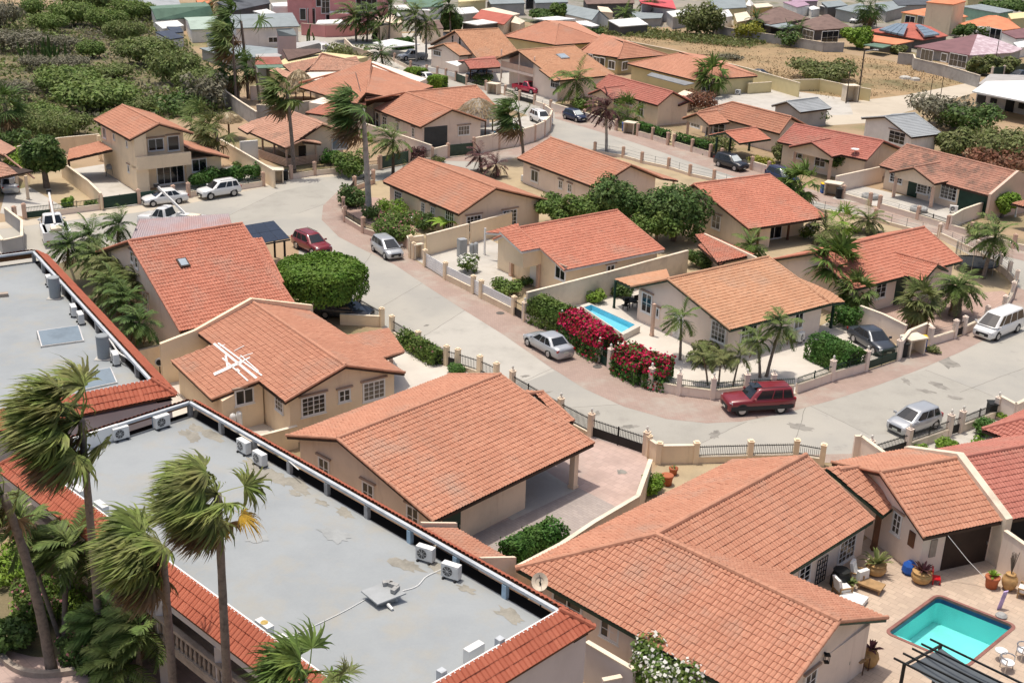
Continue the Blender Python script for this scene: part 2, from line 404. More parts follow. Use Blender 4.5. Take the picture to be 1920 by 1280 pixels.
# ================================================================ SETTING: ground, roads, yards
M('soil',(0.36,0.26,0.165),0.95,0.2,0.12,col2=(0.27,0.20,0.12),fine=0.16,dirt=(0.22,0.20,0.10),dscale=0.06,dlo=0.5,dhi=0.65)
M('dry_grass',(0.36,0.25,0.14),0.95,0.2,0.15,col2=(0.26,0.185,0.105),fine=0.25,dirt=(0.17,0.15,0.075),dscale=0.09,dlo=0.48,dhi=0.66)
M('sand',(0.42,0.335,0.215),0.95,0.12,0.3,fine=0.1,dirt=(0.42,0.33,0.21))
M('scrub_soil',(0.15,0.135,0.075),0.95,0.2,0.15,col2=(0.24,0.185,0.11),fine=0.25)
M('road_concrete',(0.405,0.385,0.34),0.9,0.06,0.10,col2=(0.34,0.33,0.30),lo=0.42,hi=0.62,fine=0.06,bump=0.2,bscale=30,dirt=(0.28,0.27,0.25),dscale=0.55,dlo=0.60,dhi=0.78)
M('road_seam',(0.245,0.235,0.21),0.95,0.2,2)
M('road_stain',(0.285,0.27,0.24),0.9,0.2,1.5)
M('pale_concrete',(0.50,0.475,0.43),0.9,0.08,0.3,fine=0.06,dirt=(0.38,0.35,0.30),dscale=0.4,dlo=0.5,dhi=0.75)
M('white_terrazzo',(0.60,0.555,0.49),0.7,0.05,0.4,fine=0.04,dirt=(0.55,0.50,0.44),dscale=0.4,dlo=0.52,dhi=0.8)
M('dirt_track',(0.52,0.46,0.37),0.95,0.08,0.08,fine=0.07,dirt=(0.42,0.36,0.28),dscale=0.12)
M('lawn',(0.06,0.115,0.03),0.95,0.25,0.8,fine=0.3)
BR = 43.4*PI/180
paving('apron_brick',(0.40,0.295,0.245),(0.35,0.255,0.215),0.22,0.11,(0.28,0.215,0.185),BR,dirt=(0.38,0.34,0.29))
paving('pink_paver',(0.52,0.385,0.335),(0.45,0.335,0.29),0.5,0.5,(0.36,0.27,0.24),BR,dirt=(0.42,0.34,0.30))
paving('grey_paver',(0.40,0.345,0.315),(0.345,0.30,0.28),0.4,0.2,(0.28,0.24,0.22),BR)
paving('pool_paver',(0.54,0.425,0.325),(0.46,0.355,0.275),0.55,0.36,(0.34,0.27,0.21),BR,dirt=(0.42,0.34,0.27))
paving('terrace_paver',(0.46,0.32,0.26),(0.40,0.28,0.23),0.3,0.3,(0.3,0.22,0.18),0.2)
g0 = [np.array([x,y]) for x,y in ((-1500,-40),(1500,-40),(1500,2600),(-1500,2600))]
sheet('ground',[(*p,0) for p in g0],0.0,MATS['soil'])
sheet('road',[(-80,432),(45,412),(187,394),(255,387),(345,372),(497,338),(548,325),(640,322),(711,318),(767,306),(840,294),(888,290),(955,279),
 (1005,266),(1032,248),(1028,232),(985,215),(930,195),(830,172),(740,143),(690,120),(640,97),(575,80),(520,72),(520,58),(700,64),(705,100),(760,122),(836,146),
 (875,160),(947,179),(1002,197),(1032,207),(1155,245),(1223,262),(1332,295),(1409,319),(1490,345),(1560,368),(1648,391),(1776,430),(1837,450),(2060,500),
 (2060,700),(1865,783),(1777,817),(1703,840),(1600,864),(1490,866),(1303,866),(1210,852),(1107,817),(898,702),(837,684),(730,624),(673,584),(560,525),(560,445),(470,430),(80,500),(-80,520)],0.004,MATS['road_concrete'])
sheet('island_ground',[(640,352),(643,396),(645,416),(680,437),(763,463),(772,484),(835,524),(887,550),(963,590),(1052,626),(1123,679),(1220,729),(1272,741),(1335,749),(1397,741),(1490,740),(1558,714),
 (1622,695),(1682,675),(1742,650),(1788,634),(1847,607),(1880,587),(1897,560),(1903,537),(1890,520),(1872,507),(1760,447),(1640,415),(1513,393),(1400,360),(1338,340),(1252,317),(1137,286),(1040,268),(1005,284),(952,300),(899,318),(760,330)],0.016,MATS['sand'])
sheet('pavement',[(640,352),(643,396),(645,416),(680,437),(763,463),(772,484),(835,524),(887,550),(963,590),(1052,626),(1123,679),(1220,729),(1272,741),(1335,749),(1397,741),(1490,740),(1558,714),
 (1622,695),(1682,675),(1742,650),(1788,634),(1847,607),(1880,587),(1897,560),(1903,537),(1925,545),(1922,585),(1870,625),(1800,660),(1720,694),(1640,724),(1560,750),(1480,772),(1390,790),(1325,793),(1250,785),
 (1170,762),(1095,728),(1035,690),(945,628),(865,578),(795,533),(740,496),(685,470),(635,444),(603,412),(606,385)],0.010,MATS['apron_brick'])
sheet('pavement',[(899,318),(952,300),(1005,284),(1040,266),(1032,250),(1005,267),(955,280),(888,291),(840,295),(800,300),(880,303),(905,305)],0.011,MATS['apron_brick'])
sheet('pavement',[(1040,210),(1155,245),(1223,262),(1332,295),(1409,319),(1490,345),(1560,368),(1648,391),(1776,430),(1837,450),(1990,488),(1985,505),(1830,467),(1770,449),(1630,407),(1545,382),(1470,360),(1390,335),(1315,311),(1200,271),(1140,252),(1040,222)],0.011,MATS['apron_brick'])
sheet('pavement',[(1700,850),(1777,824),(1865,790),(1930,770),(1930,752),(1865,777),(1777,810),(1690,838),(1610,850),(1500,852),(1300,852),(1210,838),(1210,852),(1303,868),(1490,868),(1600,866)],0.012,MATS['apron_brick'])
sheet('pavement',[(-60,424),(45,412),(187,394),(255,387),(345,372),(497,338),(548,325),(640,322),(640,330),(550,336),(497,350),(345,384),(255,399),(187,406),(45,424),(-60,437)],0.009,MATS['dirt_track'])
for a,b,w in (((1512,757),(1630,815),1),((1735,693),(1862,742),1),((950,730),(1110,655),1),((1010,768),(1168,757),1),((1250,860),(1400,790),1),((780,640),(905,560),1),((1800,735),(1920,690),1),
    ((690,590),(810,520),1),((560,400),(640,372),1),((380,428),(520,360),1),((1060,232),(1110,240),1),((1330,320),(1300,310),1),((640,560),(700,470),1),((1480,862),(1512,757),1),((1150,262),(1225,292),1),((1400,340),(1440,352),1)):
 pa,pb = P(*a,0.008),P(*b,0.008);d = unit(pb-pa);q = np.cross(d,(0,0,1))*0.022;k = 14
 L = [pa+(pb-pa)*i/k+np.cross(d,(0,0,1))*rng.normal(0,0.02) for i in range(k+1)]
 mesh_obj('road_joint',[p+q for p in L]+[p-q for p in L],[[i,i+1,k+2+i,k+1+i] for i in range(k)],MATS['road_seam'])['kind'] = 'structure'
def blot(c,r,mat,z,n=22,el=1.0,rot=0.0,name='road_stain'):
 pts = []
 for i in range(n):
  t = 2*PI*i/n;rr = r*(0.55+0.6*rng.random());x,y = rr*math.cos(t)*el,rr*math.sin(t)
  pts.append(np.array([c[0]+x*math.cos(rot)-y*math.sin(rot),c[1]+x*math.sin(rot)+y*math.cos(rot),z]))
 o = mesh_obj(name,pts,[list(range(n))],MATS[mat]);o['kind'] = 'structure'
for px,py,r in ((1760,722,.5),(1735,733,.35),(1790,745,.3),(1700,715,.3),(1028,735,.18),(985,705,.2),(800,610,.15),(1180,800,.3),(1340,815,.35),(1120,775,.2),(1770,675,.8),(1500,800,.5)):
 blot(P(px,py),r,'road_stain',0.0065,el=2.2,rot=rng.random()*3)
M('road_slab',(0.37,0.355,0.315),0.9,0.06,0.3,fine=0.07,dirt=(0.30,0.285,0.255),dscale=0.6,dlo=0.56,dhi=0.78);M('road_slab_pale',(0.445,0.425,0.38),0.9,0.06,0.3,fine=0.07,dirt=(0.35,0.335,0.30),dscale=0.6,dlo=0.56,dhi=0.78)
for k,q in (('road_slab',[(1010,768),(1168,757),(1325,796),(1400,790),(1250,858),(1120,812)]),('road_slab_pale',[(780,640),(905,560),(950,632),(1040,695),(950,730),(880,690)]),('road_slab',[(1512,757),(1735,693),(1862,742),(1780,806),(1630,815)]),('road_slab_pale',[(1330,322),(1410,343),(1490,368),(1560,386),(1630,404),(1600,398),(1440,356),(1350,332)]),('road_slab',[(380,428),(520,360),(600,342),(640,372),(606,385),(560,400)])):
 sheet('road_patch',q,0.0055,MATS[k])
M('cover_iron',(0.12,0.11,0.10),.7,.2,6)
for lb,x,y in (('round manhole cover on the brick apron by the white fence',938,587),('round manhole cover on the brick apron by the lamp gate',1120,687)): tag(MB().lathe(P(x,y,.012),((.02,0),(.33,0),(.33,.012),(.02,.014)),16).build('manhole_cover',MATS['cover_iron']),lb,'manhole cover')
blot(P(1165,885),0.35,'road_stain',0.034)
sheet('town_ground',[(400,70),(440,20),(480,-20),(1330,-25),(2000,-25),(2000,60),(1840,130),(1720,100),(1600,70),(1480,62),(1340,44),(1180,56),(1060,46),(960,40),(860,55),(760,60),(700,58),(520,58)],.004,M('town_yard',(.26,.245,.215),.95,.15,.1,col2=(.36,.31,.24),fine=.15,dirt=(.12,.13,.07),dscale=.09,dlo=.52,dhi=.62))
sheet('yard_paving',[(800,1040),(830,985),(1000,890),(1100,815),(1210,850),(1222,885),(1195,935),(1060,1030),(1000,1075),(930,1065)],0.02,MATS['pink_paver'])
sheet('yard_paving',[(845,1035),(885,1003),(1085,914),(1160,952),(1040,1035),(990,1072),(920,1062)],0.026,MATS['grey_paver'])
sheet('carport_floor',[(960,975),(1080,918),(1020,880),(900,935)],0.032,MATS['pale_concrete'])
sheet('patio',[(640,760),(690,640),(735,618),(790,655),(905,708),(930,720),(735,850),(660,810)],0.022,MATS['white_terrazzo'])
sheet('patio',[(280,770),(300,700),(400,660),(480,790),(560,815),(520,850),(380,800)],0.022,MATS['white_terrazzo'])
sheet('patio',[(1135,640),(1085,560),(1180,535),(1320,600),(1480,640),(1580,590),(1680,660),(1620,692),(1490,738),(1335,746),(1220,726)],0.024,MATS['white_terrazzo'])
sheet('patio',[(1000,565),(1140,540),(1215,600),(1160,650),(1060,600)],0.03,MATS['white_terrazzo'])
sheet('yard_paving',[(775,484),(890,548),(960,530),(960,470),(900,440),(850,455)],0.022,MATS['pale_concrete'])
sheet('yard_paving',[(1600,600),(1700,560),(1880,545),(1895,555),(1878,583),(1805,620),(1742,644),(1690,628)],0.024,MATS['terrace_paver'])
sheet('yard_paving',[(648,400),(660,365),(740,375),(760,400),(700,425)],0.024,MATS['terrace_paver'])
sheet('pool_terrace',[(1500,1340),(1480,1100),(1640,1000),(1850,1000),(1990,1040),(2080,1200),(2080,1420),(1700,1420)],0.02,MATS['pool_paver'])
sheet('yard_paving',[(1215,900),(1240,860),(1330,868),(1400,870),(1300,930),(1210,960)],0.02,MATS['sand'])
sheet('yard_paving',[(1590,880),(1640,845),(1870,785),(1990,745),(1990,860),(1700,870)],0.02,MATS['pale_concrete'])
sheet('courtyard_floor',[(-20,1210),(60,1230),(190,1240),(330,1180),(420,1330),(-20,1330)],0.02,MATS['pink_paver'])
sheet('courtyard_floor',[(-60,1000),(60,1080),(160,1100),(300,1240),(60,1240),(-60,1170)],0.012,MATS['scrub_soil'])
sheet('yard_paving',[(190,392),(130,318),(245,300),(300,382)],0.012,MATS['pale_concrete'])
sheet('yard_paving',[(280,388),(300,345),(400,320),(470,300),(545,322),(490,338),(345,370)],0.013,MATS['pale_concrete'])
sheet('planting_bed',[(95,500),(150,478),(200,462),(235,470),(250,500),(330,640),(290,680),(230,640)],0.011,MATS['scrub_soil'])
sheet('driveway',[(0,400),(10,360),(55,350),(125,392),(60,408)],0.014,MATS['pale_concrete'])
sheet('yard_ground',[(55,350),(60,320),(120,300),(190,392),(125,398)],0.010,MATS['sand'])
sheet('scrubland',[(-200,300),(-120,100),(-60,20),(330,5),(330,60),(420,150),(412,160),(470,215),(350,215),(110,290),(-40,290)],0.006,MATS['scrub_soil'])
sheet('dry_field',[(1050,60),(1130,40),(1300,62),(1450,78),(1700,120),(1840,150),(1835,165),(1600,200),(1480,160),(1260,90)],0.006,MATS['dry_grass'])
sheet('dirt_road',[(1280,190),(1400,160),(1480,165),(1560,195),(1700,178),(1835,152),(1860,165),(1700,210),(1640,230),(1560,235),(1460,225)],0.009,MATS['dirt_track'])
sheet('courtyard',[(1270,190),(1390,140),(1425,145),(1480,170),(1590,185),(1600,215),(1450,220)],0.012,MATS['pale_concrete'])
sheet('yard_ground',[(850,270),(905,232),(1000,215),(1020,235),(1000,255),(940,270),(890,280)],0.016,MATS['pale_concrete'])
sheet('yard_ground',[(1560,372),(1600,345),(1840,400),(1776,428),(1650,388)],0.013,MATS['pale_concrete'])
sheet('yard_ground',[(1060,215),(1130,200),(1330,270),(1332,294),(1223,260)],0.013,MATS['sand'])
sheet('yard_ground',[(690,112),(700,65),(830,60),(960,130),(1060,175),(1030,204),(947,177),(840,146)],0.012,MATS['pale_concrete'])
# ================================================================ NEAR BUILDINGS
M('deck_grey',(0.315,0.338,0.35),0.85,0.06,0.25,col2=(0.27,0.292,0.305),lo=0.4,hi=0.7,fine=0.04,dirt=(0.35,0.33,0.28),dscale=0.4,dlo=0.50,dhi=0.78)
M('deck_pale',(0.33,0.345,0.345),0.9,0.1,1,fine=.08)
M('beam_white',(0.50,0.53,0.56),0.7,0.15,1.5,col2=(0.36,0.38,0.40),lo=0.5,hi=0.75)
M('post_grey',(0.36,0.36,0.36),0.85,0.2,1.5)
M('post_blue',(0.36,0.50,0.62),0.7,0.1,2)
M('wall_lilac',(0.62,0.58,0.57),0.9,0.05,0.5,bump=0.1,fine=0.03)
M('wall_maroon',(0.20,0.055,0.035),0.85,0.15,0.6)
M('balustrade',(0.42,0.35,0.29),0.9,0.15,1.5)
M('solar_glass',(0.20,0.26,0.31),0.12,0.1,1,spec=0.6)
M('pv_panel',(0.015,0.02,0.035),0.15,0.2,1,spec=0.5)
M('skylight_glass',(0.35,0.42,0.48),0.08,0.1,spec=0.8)
M('metal_pink',(0.42,0.27,0.25),0.55,0.15,0.4,col2=(0.40,0.33,0.34),lo=0.4,hi=0.6)
M('white_paint',(0.82,0.82,0.80),0.6,0.03)
M('door_brown',(0.035,0.022,0.018),0.55,0.2)
M('wood_brown',(0.16,0.075,0.04),0.7,0.2)
def block(mb,g,x0,x1,y0,y1,z0=0.0,k=0.16,flat=None):
 ys = [y0]+([0.0] if y0 < 0 < y1 else [])+[y1];va = [];vb = []
 for L,x in ((va,x0),(vb,x1)):
  L += [g.pt(x,y0,z0),g.pt(x,y1,z0)] + [g.pt(x,y,(g.zat(y)-k) if flat is None else flat) for y in ys[::-1]]
 n = len(va)
 mb.add(va+vb,[list(range(n))[::-1],list(range(n,2*n))]+[[i,(i+1) % n,n+(i+1) % n,n+i] for i in range(n)])
def loc(g,px,py,z=0.0):
 d = P(px,py,z)[:2]-g.a;return float(d @ g.u),float(d @ g.r)
def slope_pt(g,side,px,py):
 w,h = (g.w1,g.he1) if side == 'R' else (-g.w2,g.he2)
 p = g.pt(0,0,g.hr);n = np.cross(g.pt(1,0,g.hr)-p,g.pt(0,w,h)-p);return hit(px,py,p,unit(n))
def box_on(mb,p,e1,e2,n,a,b,c,up=0.0): mb.obox(p+n*(c/2+up),e1*a/2,e2*b/2,n*c/2)
H = House('house','house with big orange roof sloping over an open carport beside pink paving',(760,930),'wall_tan','tile_orange',0)
g = H.gable((632,823),(938,703),4.5,C=(812,978),D=(538,817),he=2.6,he2=3.12,walls=False)
q = [slope_pt(g,'R',*p) for p in ((1002,737),(1018,736),(1076,789),(1058,796))]
H.R.plane(q,0);a,b = q[0],q[1]
a2 = slope_pt(g,'R',986,739);dn = v3(-g.r,0)*1.3-np.array([0,0,0.32])
H.R.plane([a2,b,b+dn,a2+dn],0);H.R.cap(a2,b);H.R.cap(q[1],q[2],.09)
xs,yw = loc(g,993,958);_,yw = loc(g,886,1004)
g.y1,g.y2,g.xA,g.xB = yw,-(g.w2-.5),.5,xs
block(H.W,g,.5,xs,g.y2,yw)
H.W.prism([g.pt(xs,-3.5,0)[:2],g.pt(g.L-.6,-3.5,0)[:2],g.pt(g.L-.6,-g.w2+.6,0)[:2],g.pt(xs,-g.w2+.6,0)[:2]],0,2.9)
for px,py in ((608,877.5),(690.8,923.8),(774.5,969)): H.win(g,'A',px,py,.85,1.15,2,2)
H.door(g,'R',846,984,1.3,2.1,'dark_green',name='door')
H.post(1074,914,2.45,.36);H.done()
p = P(1091,836,2.3)
H = House('house','cream yellow house with white lines painted across its orange roof',(560,760),'wall_cream','tile_orange',0)
g = H.gable((648,686),(475,568),4.5,C=(757,698),D=(535,754),he=3.1,walls=True)
q = [slope_pt(g,'L',*p) for p in ((405,645),(491,712),(397,749),(322,677))]
H.R.plane(q,0);H.R.cap(q[1],q[2],.09);H.R.cap(q[2],q[3],.07)
ya = max((p[:2]-g.a) @ -g.r for p in q[2:]);xx = [(p[:2]-g.a) @ g.u for p in q]
block(H.W,g,min(xx)+.4,max(xx)-.3,-ya+.45,-g.w2+.4)
pr = [P(622,637,2.95),P(728,613.7,2.35),P(758,660,2.35),P(716,672,2.9)]
H.R.plane(pr,0);H.R.cap(pr[2],pr[3],.08)
for px,py,w,h,c,r in ((587.5,758.8,1.55,1.2,4,4),(645.5,741,.75,.75,2,2),(700.8,731,1.5,1.2,4,4)): H.win(g,'A',px,py,w,h,c,r)
H.win(g,'L',523.8,752.5,1.0,1.2,3,4)
gx = min(xx)+.4;p0,n = g.pt(gx,0,0),v3(-g.u,0);add_window(H.t,p0,n,458,743,1.15,.95,2,1);wing_p,wing_n = p0,n
H.post(733,680,2.2,.2,'pillar_rose')
mb = MB();va = [];L0 = g.L-.05
prof = [(-g.w2-2.6,2.9),(-g.w2-.2,3.35),(-.1,4.85),(g.w1+.3,3.5)]
for x in (L0,L0+.28): va += [g.pt(x,y,0) for y,z in prof[::-1]]+[g.pt(x,y,z) for y,z in prof]
mb.add(va,[list(range(8))[::-1],list(range(8,16))]+[[i,(i+1) % 8,8+(i+1) % 8,8+i] for i in range(8)])
mb.build('party_wall',MATS['wall_cream'],H.t)
H.done()
mb = MB();nn = np.cross(g.pt(1,0,g.hr)-g.pt(0,0,g.hr),g.pt(0,-g.w2,g.he2)-g.pt(0,0,g.hr));nn = unit(nn);nn = nn*(1 if nn[2] > 0 else -1)
def strip(a,b,w):
 a,b = slope_pt(g,'L',*a)+nn*.098,slope_pt(g,'L',*b)+nn*.098;d = unit(b-a);mb.obox((a+b)/2,(b-a)/2,np.cross(nn,d)*w*.33,nn*.008)
for (a,b,w) in (((402,646),(482,711),.24),((410,645),(492,706),.16),((413,651),(423,648),.12),((402,704),(456,679),.55),((440,660),(459,650),.1),((450,672),(475,664),.1),((418,673),(466,716),.14),((424,668),(428,690),.2),((452,668),(486,698),.1),((432,690),(470,672),.2),((444,694),(449,699),.3)): strip(a,b,w)
tag(mb.build('roof_sealing',MATS['white_paint']),'white painted sealing strips crossing each other on the orange roof of the yellow house','roof paint')
H = House('house','house under a tall bright orange roof with a small skylight, beside the dense potted palms',(330,560),'wall_pink','tile_red',0)
g = H.gable((241,453),(454,420),6.8,C=(336,622),D=(183,473),he=2.7,he2=4.0,ovA=.35)
q = [slope_pt(g,'R',*p) for p in ((464,447),(490,447),(531,530),(519,535))]
H.R.plane(q,0);H.R.cap(q[1],q[2],.09)
for px,py in ((248,481),(256.5,492)): H.win(g,'A',px,py,.5,.8,1,2)
H.win(g,'A',274,564,.9,1.2,2,2);H.done()
c = slope_pt(g,'R',343,495);nn = unit(np.cross(g.pt(1,0,g.hr)-g.pt(0,0,g.hr),g.pt(0,g.w1,g.he1)-g.pt(0,0,g.hr)));nn = nn*(1 if nn[2] > 0 else -1)
e1 = v3(g.u,0);e2 = np.cross(nn,e1);mb = MB();box_on(mb,c,e1,e2,nn,.75,.9,.2);sk = mb.build('skylight',MATS['fascia_brown'],H.roof);mb = MB();box_on(mb,c,e1,e2,nn,.55,.68,.03,.2);mb.build('pane',MATS['skylight_glass'],sk)
orange_g = g
t = thing('carport_roof','faded pink corrugated metal roof behind the tall orange roof','roof',P(340,455))
mb = MB();q = [P(246,449,3.2),P(262,411,3.2),P(428,401,3.2),P(446,420,3.2),P(440,440,3.3)]
mb.extr([q[0],q[1],q[2],q[4]],(0,0,-.08));mb.build('roof_sheet',MATS['metal_pink'],t)
mb = MB();ed = q[2]-q[1]
for i in range(44):
 a = q[1]+(q[2]-q[1])*i/43;b = q[0]+(q[4]-q[0])*i/43;mb.tube([a+np.array([0,0,.02]),b+np.array([0,0,.02])],.04,4)
mb.build('roof_ribs',MATS['metal_pink'],t)
for a in (q[0],q[1],q[2]): MB().box((a[0]+.3*(1 if a is not q[2] else -1),a[1]-.3,1.55),(.14,.14,3.1)).build('post',MATS['iron'],t)
t = thing('solar_carport','dark solar panels on a black pergola at the end of the bright orange roof','pergola',P(490,470))
q = [P(449,425,3.3),P(513,414.5,3.3),P(533,448,3.1),P(478,459,3.1)]
e1,e2 = (q[1]-q[0]),(q[3]-q[0])
for i in range(3):
 for j in range(2):
  a = q[0]+e1*(i+.01)/3+e2*(j+.01)/2;mb = MB();mb.extr([a,a+e1*.327,a+e1*.327+e2*.49,a+e2*.49],(0,0,.05));mb.build('solar_panel',MATS['pv_panel'],t)
mb = MB()
for i in range(3): mb.tube([q[0]+e2*i/2-np.array([0,0,.1]),q[1]+e2*i/2-np.array([0,0,.1])],.07,6)
mb.build('frame',MATS['iron'],t)
for a in q: MB().box((a[0],a[1],a[2]/2-.1),(.16,.16,a[2]-.2)).build('post',MATS['iron'],t)
H = House('house','large L shaped house with orange tiled hip roof in front of the turquoise pool',(1500,1080),'wall_pink','tile_orange',0,fascia='fascia_green')
J = P(1230,1003,4.6)
g1 = Gable(J,P(1511,854,4.6),4.6,C=(1677,950),D=(968,1066),he=2.6);g2 = Gable(J,P(1573.5,1166,4.6),4.6,C=(1207,1203),D=(1667,1160),he=2.6)
K = P(968,1066,2.6);V = g1.pt(g2.w2,g1.w1,2.6);E1,E2 = g1.pt(g1.L,0,4.6),g2.pt(g2.L,0,4.6)
for poly in ([J,E1,g1.pt(g1.L,-g1.w2,2.6),K],[J,E2,g2.pt(g2.L,g2.w1,2.6),K],[J,E1,g1.pt(g1.L,g1.w1,2.6),V],[J,E2,g2.pt(g2.L,-g2.w2,2.6),V]): H.R.plane(poly,0)
for a,b,r in ((J,E1,.14),(J,E2,.14),(J,K,.14),(E1,g1.pt(g1.L,g1.w1,2.6),.09),(E2,g2.pt(g2.L,g2.w1,2.6),.1),(E2,g2.pt(g2.L,-g2.w2,2.6),.1)): H.R.cap(a,b,r)
q = [slope_pt(g1,'R',*p) for p in ((1548,877),(1610,876),(1678,949),(1655,967))];dn = v3(-g1.r,0)*1.2-np.array([0,0,.45]);a2 = slope_pt(g1,'R',1573,882)
H.R.plane(q,0);H.R.plane([a2,q[1],q[1]+dn,a2+dn],0);H.R.cap(a2,q[1]);H.R.cap(q[1],q[2],.09)
o = .5;x0,y0 = -g2.w1+o,-g1.w2+o;xp,yp = loc(g1,1616,1040);x1 = g1.L-o;y1 = g1.w1-o-.2;x2 = g2.w2-o;y2 = g2.L-o
H.W.prism([g1.pt(x,y,0)[:2] for x,y in ((x0,y0),(x1,y0),(x1,.3),(xp,.3),(xp,y1),(x2,y1),(x2,y2),(x0,y2))],0,2.5)
block(H.W,g2,y2-.3,y2+.004,-g2.w2+o,g2.w1-o,2.3);block(H.W,g1,x1-.3,x1+.004,-g1.w2+o,3.0,2.3)
g2.xB,g2.y1,g2.y2,g2.xA = y2+.004,g2.w1-o,-g2.w2+o,0;g1.y1,g1.y2,g1.xB,g1.xA = y1,y0,x1,0
H.win(g1,'R',1587,1029,1.5,1.3,4,4);H.win(g1,'R',1508,1072,1.0,1.2,2,4)
H.win(g2,'R',1063.6,1134.9,1.7,1.15,2,2);H.win(g2,'R',1143.7,1181.6,1.0,.85,2,2)
H.door(g2,'B',1581.7,1246,1.0,2.15,'dark_green');H.win(g2,'B',1518,1277,.9,1.0,2,2)
c = hit(1608,1214,*g2.face('B'));mb = MB();e = v3(g2.r,0);n = v3(g2.u,0);z = np.array([0,0,1.])
mb.obox(c+n*.03,e*.28,n*.03,z*.42);pf = mb.build('picture_frame',MATS['wood_brown'],H.t);MB().obox(c+n*.045,e*.16,n*.03,z*.3).build('mirror',MATS['skylight_glass'],pf)
c = hit(1543,1237,*g2.face('B'));mb = MB();mb.box(c+n*.16,(.2,.2,.06));mb.box(c+n*.16+z*.36,(.24,.24,.05))
for i,j in ((-1,-1),(1,-1),(1,1),(-1,1)): mb.box(c+n*.16+np.array([i*.09,j*.09,.18]),(.02,.02,.36))
mb.obox(c+n*.06+z*.4,e*.03,n*.1,z*.03);mb.build('wall_lamp',MATS['iron'],H.t)
c = hit(1538,1072,*g1.face('R'));e = v3(g1.u,0);n = v3(g1.r,0);mb = MB()
for i in range(5): mb.obox(c+e*(i-2)*.22+n*.05,e*.015,n*.015,z*.85)
for j in range(7): mb.obox(c+z*(j-3)*.28+n*.05,e*.46,n*.012,z*.015)
mb.build('trellis',MATS['iron'],H.t)
H.post(1638,1030,2.6,.26,'wood_brown');H.done();big_g1,big_g2 = g1,g2
H = House('house','orange roofed annexe with dark garage door and white raised verge behind the pool terrace',(1760,1010),'wall_pink','tile_orange',0)
g = H.gable((1650,886.4),(1795,859.7),4.3,C=(1730.8,1008),D=(1563.5,866.4),he=2.6,he2=3.0,ovB=.0)
H.win(g,'A',1682,981,.6,1.15,2,3);H.door(g,'R',1810,1028,2.9,2.25,'door_brown','garage_door',slats=0)
p0,n = g.face('R');e = v3(g.u,0)
for px,py in ((1749,1027),): MB().obox(hit(px,py,p0,n)+n*.03,e*.2,n*.03,z*.5).build('wall_panel',MATS['balustrade'],H.t)
p0,n = g.face('A');MB().obox(hit(1710,1010,p0,n)+n*.03,v3(g.r,0)*.22,n*.03,z*.42).build('wall_panel',MATS['wood_brown'],H.t)
mb = MB();va = [];prof = [(-g.w2-.1,3.15),(0,4.62),(g.w1+.25,2.85)]
for x in (g.L-.1,g.L+.35): va += [g.pt(x,g.w1+.25,0),g.pt(x,-g.w2-.1,0)]+[g.pt(x,y,zz) for y,zz in prof]
mb.add(va,[[4,3,2,1,0],[5,6,7,8,9]]+[[i,(i+1) % 5,5+(i+1) % 5,5+i] for i in range(5)]);mb.build('raised_verge',MATS['coping'],H.t)
H.done();annex = g
H = House('house','coral red tiled house at the right edge, joined to the annexe by a white verge',(1950,960),'wall_pink','tile_coral',0)
g = H.gable(annex.pt(annex.L+.37,0,4.3),annex.pt(annex.L+13,0,4.3),4.3,w1=3.9,w2=3.9,he=2.6,ovA=.02,ov=.9)
p0,n = g.face('R');H.door(g,'R',1915,1005,3.2,2.2,'shade_black','carport_shade_panel',handle=False);H.done()  # black panel on the solid wall paints the shade inside the carport
H = House('house','corner of a coral red tiled house behind green shrubs at the right edge',(1900,815),'wall_pink','tile_coral',0)
c0 = P(1841,805,2.6);d1 = unit(P(1921,769,2.6)-c0);d2 = np.array([d1[1],-d1[0],0]);ap = c0+d1*4+d2*4;ap[2] = 4.5
H.R.plane([c0,c0+d1*9,ap+d1*2],0);H.R.plane([c0,ap+d1*2,ap+d1*2+d2*5-np.array([0,0,.0]),c0+d2*9+d1*0],0)
H.R.cap(c0,ap+d1*2);H.W.prism([(c0+d1*i+d2*j)[:2] for i,j in ((.5,.5),(9,.5),(9,8),(.5,8))],0,2.45);H.done()
class Flat:
 def __init__(s,name,label,o,d,L,W,zt=6.0,zd=5.15):
  s.o,s.d = np.asarray(o[:2]),unit(d);s.q = np.array([-s.d[1],s.d[0]]);s.L,s.W,s.zt,s.zd = L,W,zt,zd
  s.t = thing(name,label,'building',v3(s.o,0));s.R = Roof()
 def pt(s,x,y,z): return v3(s.o+s.d*x+s.q*y,z)
 def open_edge(s,a,b,out,n,post):
  a,b = np.asarray(a,float),np.asarray(b,float);dd = (b-a);t = unit(v3(dd,0));mb = MB()
  A,B = s.pt(*a,s.zt-.12),s.pt(*b,s.zt-.12);u3 = unit(B-A);w = np.cross((0,0,1),u3)
  mb.obox((A+B)/2+np.array([0,0,.03]),(B-A)/2,w*.085,np.array([0,0,.07]));mb.build('beam',MATS['beam_white'],s.t)
  for i in range(n+1):
   p = A+(B-A)*i/n;c = np.array([p[0],p[1],(s.zd+s.zt-.22)/2]);m = MB();m.obox(c,u3*.12,w*.1,np.array([0,0,(s.zt-.22-s.zd)/2]));m.build('post',MATS[post(i)],s.t)
 def skirt(s,pts,caps=True):
  q = [s.pt(*p) for p in pts];s.R.plane(q,0,pitch=.24,course=.42,slab=.06)
UF = np.array([math.sin(.7575),math.cos(.7575)]);VF = np.array([UF[1],-UF[0]])
def uvp(u,v,z=0): return v3(UF*u+VF*v,z)
F = Flat('hotel_wing','two storey building with flat grey roof, red tiled skirt and balcony balustrade',uvp(22.0,-52.9),VF,26.45,9.2)
F.q = UF;L,W = F.L,F.W
